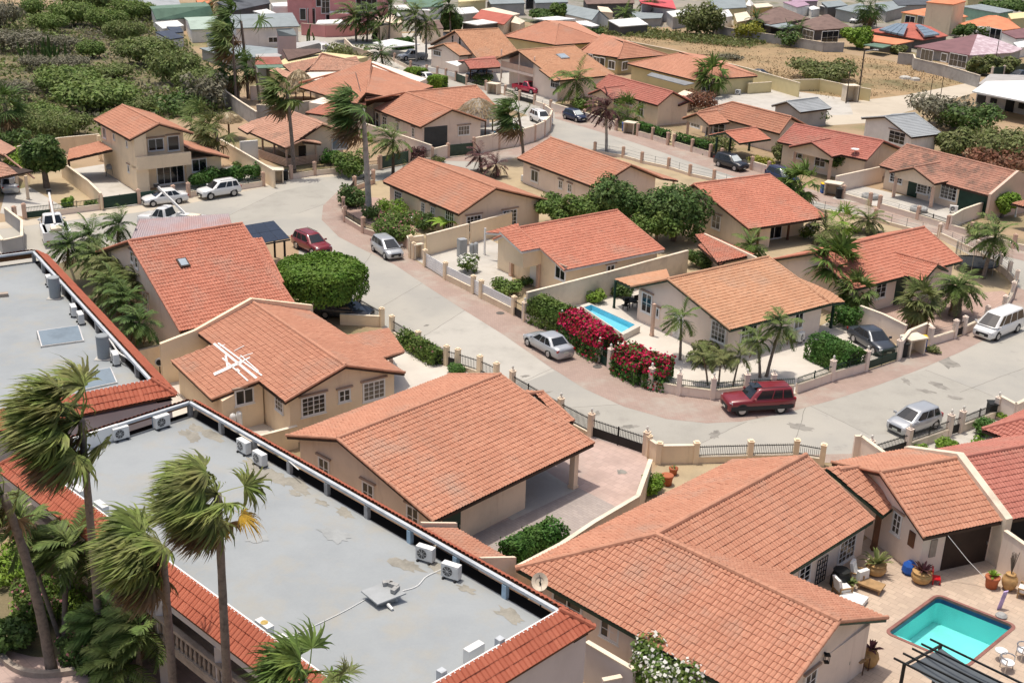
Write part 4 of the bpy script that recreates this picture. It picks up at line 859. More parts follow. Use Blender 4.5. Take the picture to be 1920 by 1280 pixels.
p0 = P(1100,122);n = unit(np.array([P(1158,140)[1]-P(1100,122)[1],-(P(1158,140)[0]-P(1100,122)[0]),0]));
def wallwin(a,b,items,zc=1.5):
 a,b = P(*a),P(*b);t = unit(b-a);n = np.array([t[1],-t[0],0]);n = n*(-1 if n[1] > 0 else 1)
 for px,py,w,h,c,r in items: add_window(H.t,a+n*.05,n,px,py,w,h,c,r,lintel=False)
wallwin((1093,128),(1157,143),((1107,109,1.0,1.2,2,1),(1119,115,1.6,1.3,2,1),(1129.5,118,1.2,1.6,1,1),(1147,122,1.6,1.3,2,1)))
wallwin((1160,143),(1190,136),((1171.5,123.5,1.8,1.3,2,1),));wallwin((1186,150),(1302,182),((1202,135,1.5,1.3,2,1),(1219,137,1.2,.8,2,1)))
wallwin((1305,182),(1405,172),((1369,157.5,1.8,1.4,2,1),(1391.5,155.5,1.8,1.4,2,1),(1323,163,1.6,1.3,2,1)))
MB().extr([P(1213,141,2.4),P(1222,136,2.7),P(1302,156,2.7),P(1284,160,2.3)],(0,0,-.1)).build('awning',MATS['awning_grey'],H.t);H.done()
H = House('house','coral tiled bungalow with small porch gable behind a brown dried palm',(1180,220),'wall_tan','tile_coral',1)
g = H.gable((1262,173),(1142,140.6),4.5,C=(1222.5,195),he=2.9,w1=3.6,w2=3.6,ovA=.4)
sd = 'L' if (P(1222,195,2.6)[:2]-g.a) @ g.r < 0 else 'R'
def porch(apex,back,wl,zr=3.9,drop=1.05,wall='wall_tan',front=.5):
 A,B = P(*apex,zr),P(*back,zr);u = unit((B-A)[:2]);r = np.array([u[1],-u[0]])
 for s in (1,-1): H.R.plane([A,B,B+v3(r*s*wl,-drop),A+v3(r*s*wl,-drop)],H.lod);H.R.cap(A,A+v3(r*s*wl,-drop),.09)
 H.R.cap(A,B);i = A+v3(u*front,-.2);w = wl-.3;mb = MB()
 mb.extr([v3((i+v3(r*w,0))[:2],2.2),i+v3(r*w,-drop*w/wl),i,i+v3(-r*w,-drop*w/wl),v3((i-v3(r*w,0))[:2],2.2)],v3(u,0)*.2);mb.build('porch_gable',MATS[wall],H.t)
 for s in (1,-1): m = MB();q = i+v3(r*s*(w-.2),0);m.box((q[0]+u[0]*.1,q[1]+u[1]*.1,1.15),(.3,.3,2.3));m.build('post',MATS['pillar_rose'],H.t)
porch((1126,167),(1170,161),2.3)
for px,py,w,h in ((1202,204,1.2,2.0),(1180,190,1.5,1.0),(1155,190,1.3,1.0)): H.win(g,sd,px,py,w,h,2,2)
H.R.plane([P(1257,193,2.6),P(1282,180,3.2),P(1296,188,3.2),P(1274,198,2.6)],1);H.W.prism([p[:2] for p in (P(1256,214),P(1275,215),P(1296,205),P(1280,200))],0,2.4);H.done()
H = House('house','bungalow with salmon hip roof and porch gable behind the hedge topped street wall',(1350,250),'wall_pink','tile_orange',1)
g = H.gable((1373,192),(1484,220),4.5,C=(1428,242),w2=4.3,he=2.6,hipA=4.3)
porch((1306,213),(1344,208),2.4,3.7);
wallwin((1330,257),(1372,262),((1347.5,241,1.6,1.2,2,2),(1331,242,1.0,1.8,1,1)));wallwin((1290,248),(1326,259),((1304,233,1.8,.8,3,1),));H.done()
H = House('gate_roof','small bright orange tiled roof on dark green posts over a driveway gate',(1400,290),'wall_pink','tile_red',1,cat='carport',fascia='dark_green')
A,B = P(1359,247.5,3.4),P(1418,239.5,3.4);u = unit((B-A)[:2]);r = np.array([u[1],-u[0]])
for s in (1,-1): H.R.plane([A,B,B+v3(r*s*2.6,-.9),A+v3(r*s*2.6,-.9)],1)
H.R.cap(A,B);H.g.append(Gable(A,B,3.4,w1=2.5))
for px,py in ((1341,296),(1367,292),(1404,283),(1433,275)): H.post(px,py,2.5,.2,'dark_green')
H.done()
H = House('house','weathered coral house with porch gable and satellite dish behind a garden of shrubs',(1560,320),'wall_tan','tile_lichen',1)
H.rm = 'tile_lichen'
g = H.gable((1656.7,265),(1490,233),4.5,C=(1608,297),w1=5.2,w2=4.2,he=2.8)
H.rm = 'tile_coral';porch((1521.7,267),(1567,258),3.0,3.9,1.1)
sd = 'L' if (P(1608,297,2.6)[:2]-g.a) @ g.r < 0 else 'R'
H.win(g,sd,1497,284,1.2,1.6,2,3);H.win(g,sd,1538,302,1.4,1.3,2,2);H.done()
p = slope_pt(g,sd,1602,290);t = thing('satellite_dish','white satellite dish on the lower roof edge of the weathered coral house','satellite dish',p)
MB().lathe(p+np.array([0,0,.5]),((.02,0),(.3,.05),(.48,.16),(.46,.17),(.28,.08),(.02,.03)),14).build('dish',MATS['metal_white'],t);MB().tube([p,p+np.array([0,0,.55])],.04).build('mast',MATS['steel'],t)
H = House('house','bungalow with blotched lichen roof, green garage door and white railing windows, far right',(1740,370),'wall_tan','tile_lichen',1)
g = H.gable((1904,323),(1700,271.6),4.5,C=(1853,367),w1=4.1,w2=4.1,he=2.5,ovA=.1)
sd = 'L' if (P(1853,367,2.5)[:2]-g.a) @ g.r < 0 else 'R'
porch((1713,314),(1761.6,305),2.9,3.9,1.15)
for px,py,w,h,c,r in ((1681,332.5,1.7,1.2,4,4),(1729.5,352,1.3,1.2,3,4),(1745,355,.7,1.2,2,4),(1779,360.5,2.0,1.5,4,4)): H.win(g,sd,px,py,w,h,c,r,frame=MATS['white_frame'])
H.door(g,sd,1711,355,1.3,2.2,'dark_green');H.door(g,sd,1827,379,4.0,2.2,'dark_green','garage_door',handle=False)
mb = MB();va = [];prof = [(-g.w2,2.7),(0,4.75),(g.w1,2.7)]
for x in (-.1,-.4): va += [g.pt(x,g.w1,0),g.pt(x,-g.w2,0)]+[g.pt(x,y,zz) for y,zz in prof]
mb.add(va,[[4,3,2,1,0],[5,6,7,8,9]]+[[i,(i+1) % 5,5+(i+1) % 5,5+i] for i in range(5)]);mb.build('raised_verge',MATS['wall_rose'],H.t);H.done()
H = House('house','cream house with grey corrugated gable roof standing behind the row of tiled bungalows',(1680,260),'wall_white','metal_grey',2)
g = H.gable((1659,219),(1715,213),4.3,C=(1727,256),D=(1594,224),he=2.6,he2=3.4,ov=.4,ovA=.4);H.win(g,'A',1682,258,2.6,1.5,3,3);H.done()
H = House('shed','small grey shed with corrugated gable roof on the pale yard',(1505,210),'wall_grey','metal_grey',2,cat='shed')
g = H.gable((1475,191),(1533,184),3.4,C=(1500,207) if False else None,w1=2.6,w2=2.6,he=2.4,ov=.3);H.done()
H = House('house','unfinished grey block building with bright white flat roof at the right edge',(1880,215),'block_grey','metal_white',2)
q = [P(1823,171,3.4),P(1833,157,3.6),P(1990,140,3.6),P(2010,185,3.4),P(1925,199,3.3)]
MB().extr([P(1823,171,3.4),P(1850,152,3.5),P(1990,150,3.5),P(1990,205,3.3),P(1925,191,3.3)],(0,0,-.2)).build('roof',MATS['metal_white'],H.t)
H.W.prism([p[:2] for p in (P(1828,195),P(1925,217),P(1990,230),P(1990,180),P(1850,175))],0,3.1)
for px,py,w,h in ((1839,190,1.6,1.8),(1863,189,1.2,.7),(1892,204,1.5,2.6),(1915,199,1.0,.8)):
 a,b = P(1828,195),P(1925,217);t = unit(b-a);n = np.array([t[1],-t[0],0]);c = hit(px,py,a+n*.04,n);MB().obox(c,t*w/2,n*.03,np.array([0,0,h/2])).build('opening_shade_panel',MATS['shade_black'],H.t)  # flat black panel, the shade inside the opening put into its colour
H.done()
H = House('house','corner of an old orange tiled carport with a parked car, at the left edge',(20,350),'wall_tan','tile_faded',1)
H.R.plane([P(-60,262,4.4),P(8,291,4.3),P(64,335,2.5),P(-60,330,2.5)],1);H.R.plane([P(-60,262,4.4),P(8,291,4.3),P(30,280,3.2),P(-40,240,3.2)],1);H.R.cap(P(8,291,4.3),P(64,335,2.5),.09);H.R.cap(P(-60,262,4.4),P(8,291,4.3))
H.g.append(two_g)
H.post(34,362,2.4,.25);H.post(53,374,2.4,.25);H.W.prism([p[:2] for p in (P(-60,345),P(-5,340),P(0,330),P(-60,325))],0,2.6);H.done()
H = House('carport','corner of an orange tiled roof on a white post, right edge above the palm',(1915,400),'white_paint','tile_orange',1,cat='carport')
H.R.plane([P(1896,381,2.5),P(1935,372,2.9),P(1960,382,2.9),P(1935,392,2.5)],1);H.g.append(g);H.post(1903,407,2.3,.14,'white_paint');H.done()
# ================================================================ GARDEN WALLS AND FENCES
M('rail_white',(0.74,0.74,0.74),0.5,0.05)
M('lamp_glass',(0.72,0.70,0.64),0.3,0.05)
M('mesh_grey',(0.22,0.23,0.23),0.6,0.1)
def gp(p): return P(p[0],p[1],p[2] if len(p) > 2 else 0.0)*np.array([1,1,0])
def fence(name,label,pts,seg,wall='wall_pink',pil='wall_pink',ph=1.85,base=0.55,top=1.45,lamp=False,pw=0.32,bar=0.13,noP=(),iron='iron',group=None,cat=None,smooth=None):
 W = [gp(p) for p in pts];ph *= .84 if set(seg)-{'w','o'} else 1;base *= .85;top = top*.84 if set(seg)-{'w','o'} else top;t = thing(name,label,cat or ('wall' if set(seg) <= {'w'} else 'fence'),W[0],group);up = np.array([0,0,1.])
 for i,p in enumerate(W):
  if i in noP or pw == 0: continue
  d = unit(W[min(i+1,len(W)-1)]-W[max(i-1,0)]);ang = math.atan2(d[1],d[0])
  m = MB();m.box(p+up*ph/2,(pw,pw,ph),ang);o = m.build('pillar',MATS[pil],t)
  m = MB();m.box(p+up*(ph+.035),(pw+.06,pw+.06,.05),ang);m.box(p+up*(ph+.1),(pw*.7,pw*.7,.07),ang);m.build('cap',MATS[pil],o)
  if lamp: m = MB();m.lathe(p+up*(ph+.13),((.05,0),(.035,.07),(.07,.1),(.085,.2),(.06,.28),(.02,.31)),8);m.build('lamp',MATS['lamp_glass'],o)
 for i,s in enumerate(seg):
  a,b = W[i],W[i+1];L = np.linalg.norm(b-a)
  if s == 'o' or L < .05: continue
  d = (b-a)/L;q = np.cross(d,up)
  hw = 0 if pw == 0 else pw/2-.02
  A,B = a+d*hw,b-d*hw;Lc = np.linalg.norm(B-A);mid = (A+B)/2
  if s == 'w':
   m = MB();m.obox(mid+up*top/2,(B-A)/2,q*.09,up*top/2);o = m.build('wall',MATS[wall],t)
   m = MB();m.obox(mid+up*(top+.03),(B-A)/2,q*.125,up*.03);m.build('coping',MATS['coping'],o);continue
  if s in 'bpml':
   m = MB();m.obox(mid+up*base/2,(B-A)/2,q*.1,up*base/2);o = m.build('base_wall',MATS[wall],t)
   m = MB();m.obox(mid+up*(base+.025),(B-A)/2,q*.13,up*.025);m.build('coping',MATS['coping'],o)
  if s == 'l': continue
  m = MB();z0 = base+.06 if s in 'bpm' else .08
  if s in 'bg':
   for zz in (z0+.06,top-.1): m.obox(mid+up*zz,(B-A)/2,q*.018,up*.022)
   n = max(2,int(Lc/bar))
   for k in range(n+1): m.obox(A+(B-A)*k/n+up*(z0+top)/2,d*.011,q*.011,up*(top-z0)/2)
   for k in range(1,max(1,int(Lc/1.6))): m.obox(A+(B-A)*k/max(1,int(Lc/1.6))+up*(z0+top)/2,d*.03,q*.03,up*(top-z0)/2+up*.04)
   if s == 'g': m.obox(mid+up*.38,(B-A)/2,q*.02,up*.3)
   m.build('gate' if s == 'g' else 'railing',MATS[iron],t)
  elif s == 'm':
   for zz in (z0+.1,(z0+top)/2,top-.05): m.tube([A+up*zz,B+up*zz],.014,4)
   n = max(1,int(Lc/1.7))
   for k in range(n+1): m.tube([A+(B-A)*k/n+up*z0,A+(B-A)*k/n+up*top],.025,5)
   m.build('railing',MATS['mesh_grey'],t)
  elif s in 'pP':
   n = 7
   for k in range(n): m.obox(mid+up*(z0+(top-z0)*(k+.5)/n),(B-A)/2,q*.02,up*(top-z0)/n*.36)
   k2 = max(1,int(Lc/1.2))
   for k in range(k2+1): m.obox(A+(B-A)*k/k2+up*(z0+top)/2-q*.03,d*.03,q*.02,up*(top-z0)/2)
   m.build('gate' if s == 'P' else 'panel',MATS['rail_white'],t)
  elif s == 's':
   m.obox(mid+up*(top/2+.05),(B-A)/2,q*.03,up*(top/2-.03));k2 = max(2,int(Lc/1.6))
   for k in range(k2+1): m.obox(A+(B-A)*k/k2+up*(top/2+.07),d*.035,q*.05,up*top/2)
   for zz in (.15,top*.55,top): m.obox(mid+up*zz,(B-A)/2,q*.045,up*.03)
   m.build('gate',MATS['gate_green'] if iron != 'dark_green' else MATS['dark_green'],t)
 return t
def curve(pts,n=4): return [tuple(p) for p in spline([np.array(q,float) for q in pts],n)]
fence('garden_fence','pink garden wall with iron bars and lamp topped pillars around the white patio',[(983,602),(1052,626),(1123,679),(1143,692),(1220,729),(1272,740),(1335,748),(1397,741),(1447,741),(1490,738),(1558,714),(1622,695),(1682,675)],'llglbbbbbbbg',lamp=True,base=.75,top=1.45,ph=1.8,noP=(9,),iron='dark_green')
fence('garden_fence','white slatted gate and fence panels on a tan wall before the coral roofed house',[(775,486),(797,500),(835,524),(887,550),(902,559),(963,590),(983,602)],'oPpPpg',wall='wall_cream',pil='wall_cream',base=.6,top=1.5,ph=1.75)
fence('garden_wall','long cream garden wall behind the silver minivan, left of the white gate',[(770,484),(797,480),(880,457),(960,434)],'www',wall='wall_cream',pil='wall_cream',top=1.9,ph=2.0,noP=(1,2,3))
fence('garden_wall','long cream and white wall between the coral roofed house and the narrow pool',[(988,549,2.1),(1040,536,2.1),(1147,508.7,2.1),(1215,490,2.1),(1290,470,2.1)],'wwww',wall='coping',pil='coping',top=2.1,pw=0)
fence('garden_fence','low tan wall and dark railing around the corner garden of the palm tree',[(700,345),(665,358),(648,380),(644,398),(647,416),(681,437),(763,463),(772,482)],'bbbbbbw',wall='wall_rose',pil='pillar_rose',base=.6,top=1.4,ph=1.75)
fence('garden_fence','pink wall and railing turning the corner beside the white van',[(1742,648),(1788,634),(1805,627),(1847,607),(1880,587),(1896,560),(1903,537),(1890,521),(1872,507),(1830,480),(1760,447)],'mgmmmmmmmm',lamp=False,base=.7,top=1.4,ph=1.7)
fence('garden_wall','sloping pink wall between the parked dark blue car and the palm courtyard',[(1608,612),(1650,628),(1693,650)],'ww',top=1.7,pw=0)
fence('bin_shelter','pink walled bin shelter with flat white roof between green gate and lamp wall',[(1685,675),(1700,655),(1735,640),(1742,648)],'www',top=1.5,pw=0,cat='bin shelter')
fence('garden_fence','black iron fence and cream wall along the white patio of the yellow house',[(716,612),(735,627),(784,657),(837,685),(858,691),(899,704),(930,718)],'obbgbb',wall='wall_cream',pil='wall_cream',base=.35,top=1.4,ph=1.7,lamp=False)
fence('garden_wall','low cream wall in front of the dark grey station wagon',[(638,608),(712,612)],'w',wall='wall_cream',top=.8,pw=0)
fence('garden_fence','iron railing and gate behind the dark grey wagon under the clipped tree',[(560,528),(620,556),(673,586),(716,611)],'bgb',wall='wall_cream',pil='wall_cream',base=.3,top=1.4,ph=1.5)
fence('garden_fence','black driveway gate and spiked railing at the pink paved carport yard',[(960,735),(1050,788),(1107,818),(1210,853)],'bbg',wall='wall_tan',pil='wall_tan',base=.3,top=1.5,ph=1.8,bar=.11,lamp=True)
fence('garden_fence','cream wall with curved spiked railing along the street below the red jeep',[(1214,855),(1234,869),(1303,868),(1404,865),(1490,863),(1540,872)],'wwbbb',wall='wall_cream',pil='wall_cream',base=.5,top=1.4,ph=1.6,bar=.11)
fence('garden_wall','long tan wall with cream coping between pink driveway and the big hip roof',[(1220,862,1.7),(1196,930,1.7),(1115,978,1.7),(1052,1020,1.7),(949,1074,1.7)],'wwww',wall='wall_tan',top=1.7,pw=0)
fence('garden_fence','low pink wall, railing and gates beside the silver hatchback',[(1607,866),(1628,868),(1700,845),(1777,818),(1799,811),(1866,784)],'ogbgb',lamp=True,base=.6,top=1.4,ph=1.75)
fence('garden_wall','tall pink wall end beside the driveway gate of the silver hatchback',[(1603,818,1.9),(1616,818,1.9),(1665,854,1.9)],'ww',top=1.9,pw=0)
fence('bin_shelter','pink walled enclosure with white top at the right edge beside the railing',[(1868,784),(1897,800),(1940,778)],'ww',top=1.6,pw=0,cat='bin shelter')
fence('garden_fence','dark driveway gates and low wall with tan pillars before the two storey house',[(29,416),(47,411),(98,405),(191,393),(261,383),(326,375),(354,370),(494,349)],'ogbssob',wall='wall_pink',pil='pillar_rose',base=.6,top=1.4,ph=1.7,iron='dark_green')
fence('garden_fence','low tan wall with dark mesh railing in front of the porch bungalow',[(546,336),(590,329),(650,323),(711,318)],'bbb',wall='wall_pink',pil='pillar_rose',base=.6,top=1.3,ph=1.7)
fence('garden_fence','dark green gate with lamp pillar and pale wall panels left of the garage',[(713,318),(767,306),(810,303),(840,295),(888,290)],'sbws',wall='wall_pink',pil='pillar_rose',top=1.7,ph=1.9)
fence('garden_wall','tall pink curved wall with rose pillars around the little pool and thatched hut',[(888,290),(935,280),(975,273),(1002,265),(1020,256),(1030,246),(1034,234),(1020,224)],'wwwwwww',wall='wall_pink',pil='pillar_rose',top=1.95,ph=2.0,pw=.3)
fence('garden_wall','long pale wall descending beside the garage house with its row of windows',[(672,228,1.9),(720,243,1.9),(809,273,1.9)],'ww',top=1.9,pw=0)
fence('garden_fence','white railing fence on low pink wall in front of the tiled carport',[(770,132),(800,140),(820,143),(836,146.6),(855,152),(875,160),(911,170),(918,172),(930,175)],'bpppsbwo',pil='pillar_rose',base=.5,top=1.4,ph=1.7)
fence('garden_fence','pink low wall and open gate in front of the red pickup',[(930,175),(947,179),(974,189),(1002,197),(1032,207.5),(1095,226),(1155,245)],'obgmww',pil='pillar_rose',base=.7,top=1.3,ph=1.7)
fence('garden_fence','low pink wall with clipped hedge between rose pillars on the upper street',[(1195,255),(1223,262.5),(1251.6,272),(1263,275),(1297,285),(1331,295),(1352,303),(1409,319),(1440,328)],'bbobbgmw',pil='pillar_rose',base=.75,top=1.2,ph=1.8)
fence('garden_fence','pink front wall with mesh railing and olive gate of the blotched roof bungalow',[(1580,372),(1630,386),(1648,391),(1720,412),(1776,430),(1820,443),(1837,450),(1900,466),(1980,486)],'mombmomm',wall='wall_pink',pil='pillar_rose',base=.65,top=1.3,ph=1.6)
fence('garden_wall','pink wall curving up beside the olive gate and the round green tree',[(1780,432),(1800,420),(1850,402),(1858,396)],'www',top=1.5,pw=0)
fence('garden_wall','pink side wall directly left of the blotched roof bungalow',[(1568,331,1.8),(1633,317,1.8),(1656,312,1.8)],'ww',top=1.8,pw=0)
fence('garden_fence','long wire fence with brown posts along the near side of the upper street',[(1760,447),(1640,415),(1513,393),(1430,368),(1338,340),(1293,330),(1253,317),(1203,306),(1168,296),(1115,287)],'mmmmmmmmm',pil='pillar_rose',base=.35,top=1.4,ph=1.5,pw=.3)
fence('garden_wall','long pale yellow wall between the hip roofed house and the dry field',[(1118,65,2.2),(1200,82,2.2),(1285,99,2.2),(1400,128,2.2),(1500,156,2.2)],'wwww',wall='wall_yellow',top=2.2,pw=0)
fence('garden_wall','cream L shaped wall at the dirt road below the spreading bush',[(1487,150,1.8),(1537,149,1.8),(1590,160,1.8),(1633,168,1.8)],'www',wall='wall_yellow',top=1.8,pw=0)
fence('garden_wall','cream courtyard wall right of the palm and the yellow house wall',[(1403,157,1.6),(1447,154,1.6)],'w',wall='wall_yellow',top=1.6,pw=0)
fence('garden_wall','grey concrete wall below the brown shingled house across the dry field',[(1340,48,1.8),(1416,61,1.8),(1480,69,1.8),(1545,80,1.8),(1583,80,1.8)],'wwww',wall='block_grey',top=1.8,pw=0)
fence('garden_wall','grey block wall stepping down in front of the plum roofed house',[(1686,93,2.6),(1714,96,2.6),(1716,110,2.0),(1770,122,2.0),(1838,142,2.0)],'wwww',wall='block_grey',top=2.0,pw=0)
fence('garden_wall','tan wall with stepped coping between the dry yard and the barbecue terrace',[(115,303,1.7),(141,322,1.7),(166,340,1.7),(189,363,1.7)],'www',wall='wall_cream',top=1.7,pw=0)
fence('garden_wall','cream back wall between the thorn scrub and the two storey house',[(20,278,1.8),(112,259,1.8),(186,252,1.8)],'ww',wall='wall_cream',top=1.8,pw=0)
fence('garden_wall','cream wall stepping down between two storey house and porch bungalow',[(414,262,1.9),(444,279,1.9),(475,297,1.9),(514,320,1.9)],'www',wall='wall_cream',top=1.9,pw=0)
fence('garden_wall','grey weathered wall with white top stepping down beside the windblown palms',[(416,155,2.),(424,172,2.),(450,190,2.),(481,210,2.)],'www',wall='block_grey',top=2.0,pw=0)
fence('garden_wall','grey and pink curved wall behind the porch bungalow roof',[(481,197,1.8),(540,200,1.8),(560,192,1.8),(600,188,1.8)],'www',wall='block_grey',top=1.8,pw=0)
fence('garden_wall','pink patio wall behind the palms below the yellow walled house',[(469,163,1.9),(500,160,1.9),(517,157,1.9)],'ww',wall='wall_pink',top=1.9,pw=0)
fence('garden_wall','pale wall running off the right edge beside the potted plants',[(1885,995,2.3),(1935,1030,2.3),(2000,1078,2.3)],'ww',wall='wall_pink',top=2.3,pw=0)
fence('garden_wall','low cream wall beside the small white yard of the yellow house',[(487,817,1.4),(557,799,1.4)],'w',wall='wall_cream',top=1.4,pw=0)
fence('garden_wall','tan wall joining the yellow house to the bright orange roof',[(253,659,2.0),(320,643,2.0),(392,622,2.0)],'ww',wall='wall_cream',top=2.0,pw=0)
fence('garden_wall','pale wall with white top at the foot of the white flowering bush',[(1100,1203,2.0),(1190,1256,2.0)],'w',wall='wall_lilac',top=2.0,pw=0)
fence('garden_wall','low pale wall end below the white flowering bush, bottom edge',[(1130,1275,1.6),(1165,1268,1.6)],'w',wall='wall_lilac',top=1.6,pw=0)
fence('garden_wall','curved pink brown wall of the upper left street corner',[(646,72,1.9),(662,88,1.9),(690,96,1.9),(700,101,1.9)],'www',wall='wall_tan',top=1.9,pw=0)
fence('garden_wall','pinkish red street wall below the pink houses',[(565,44,2.2),(610,48,2.2),(650,47,2.2),(690,42,2.2)],'www',wall='wall_pinkred',top=2.2,pw=0)
fence('courtyard_wall','grey roof terrace wall around a small yard at the left edge',[(-20,440),(8,478),(44,470),(44,440),(12,415)],'wwww',wall='wall_grey',top=1.3,pw=0)
fence('street_fence','grey and pink garden wall of the driveway under the red hip roof',[(715,108),(740,116),(770,132)],'bb',pil='pillar_rose',base=.6,top=1.2,ph=1.6)
# ================================================================ VEHICLES
def paint(n,c,metal=0.0): return M('paint_'+n,c,0.32,0.02,spec=0.5,metal=metal,coat=0.6)
paint('white',(0.74,0.74,0.73));paint('silver',(0.46,0.48,0.50),0.35);paint('maroon',(0.20,0.014,0.022));paint('crimson',(0.42,0.012,0.05));paint('navy',(0.012,0.022,0.065));paint('black',(0.012,0.014,0.018));paint('slate',(0.05,0.06,0.075),0.3);paint('steelblue',(0.24,0.30,0.36),0.4)
M('car_glass',(0.018,0.022,0.026),0.06,0.1,spec=0.7);M('rubber',(0.015,0.015,0.015),0.8,0.1);M('rim',(0.42,0.42,0.43),0.35,0.05,metal=0.7)
M('head_lamp',(0.62,0.64,0.66),0.12,0.05,spec=0.8);M('tail_lamp',(0.36,0.012,0.012),0.2,0.05,spec=0.6);M('plastic_dark',(0.03,0.03,0.032),0.6,0.1);M('plate',(0.55,0.58,0.50),0.5,0.05)
M('sunshade',(0.55,0.60,0.60),0.4,0.1)
KIND = {
 'sedan': dict(L=4.45,W=1.74,H=1.46,wb=2.58,belt=.93,st=((-.5,.80,.78),(-.485,.90,.92),(-.40,.97,.97),(-.24,1,.96),(.2,1,.93),(.36,.98,.84),(.455,.92,.74),(.49,.82,.62)),cab=((-.36,.255),(-.215,.065)),wins=((-.9,-.36),(-.30,.18),(.24,.86))),
 'hatch': dict(L=3.75,W=1.68,H=1.50,wb=2.42,belt=.95,st=((-.5,.82,.9),(-.48,.93,.98),(-.3,1,.97),(.15,1,.94),(.34,.98,.88),(.45,.92,.78),(.49,.82,.64)),cab=((-.47,.30),(-.40,.07)),wins=((-.9,-.45),(-.38,.12),(.18,.86))),
 'mpv': dict(L=4.0,W=1.70,H=1.56,wb=2.5,belt=.97,st=((-.5,.82,.92),(-.48,.93,1.0),(-.3,1,.99),(.15,1,.95),(.36,.98,.86),(.46,.92,.74),(.49,.82,.62)),cab=((-.48,.34),(-.40,.06)),wins=((-.92,-.5),(-.44,.08),(.14,.7),(.74,.93))),
 'suv': dict(L=4.35,W=1.80,H=1.68,wb=2.58,belt=1.06,st=((-.5,.84,.98),(-.485,.94,1.08),(-.3,1,1.07),(.12,1,1.06),(.3,.99,1.0),(.44,.95,.93),(.49,.86,.78)),cab=((-.47,.24),(-.41,.06)),wins=((-.93,-.5),(-.43,.06),(.13,.84))),
 'jeep': dict(L=4.6,W=1.86,H=1.74,wb=2.69,belt=1.08,st=((-.5,.90,1.0),(-.495,.96,1.08),(-.3,1,1.08),(.12,1,1.07),(.2,.99,1.06),(.45,.95,.99),(.495,.90,.88)),cab=((-.485,.19),(-.445,.06)),wins=((-.95,-.5),(-.44,.02),(.08,.82))),
 'van': dict(L=4.85,W=1.84,H=1.90,wb=2.95,belt=1.08,st=((-.5,.88,1.0),(-.49,.95,1.10),(-.2,1,1.09),(.2,1,1.06),(.40,.98,.95),(.465,.92,.82),(.495,.84,.66)),cab=((-.49,.41),(-.455,.19)),wins=((-.95,-.45),(-.4,.06),(.12,.6),(.64,.92))),
 'wagon': dict(L=4.5,W=1.74,H=1.48,wb=2.62,belt=.93,st=((-.5,.82,.9),(-.485,.93,.96),(-.3,1,.95),(.2,1,.92),(.36,.98,.84),(.455,.92,.74),(.49,.82,.62)),cab=((-.48,.27),(-.42,.08)),wins=((-.93,-.5),(-.44,.04),(.1,.84))),
 'pickup': dict(L=5.1,W=1.82,H=1.72,wb=3.1,belt=1.04,st=((-.5,.95,.55),(-.495,.98,.60),(-.12,1,.60),(-.115,1,1.04),(.2,1,1.03),(.44,.95,.95),(.49,.87,.8)),cab=((-.10,.24),(-.06,.10)),wins=((-.85,-.1),(-.02,.8))),
 'truck': dict(L=6.4,W=2.05,H=2.1,wb=3.9,belt=1.28,st=((-.5,.95,.6),(-.495,.98,.66),(-.02,1,.66),(-.015,1,1.28),(.25,1,1.27),(.45,.95,1.18),(.49,.88,.95)),cab=((-.01,.27),(.03,.16)),wins=((-.8,-.05),(.03,.8))),
}
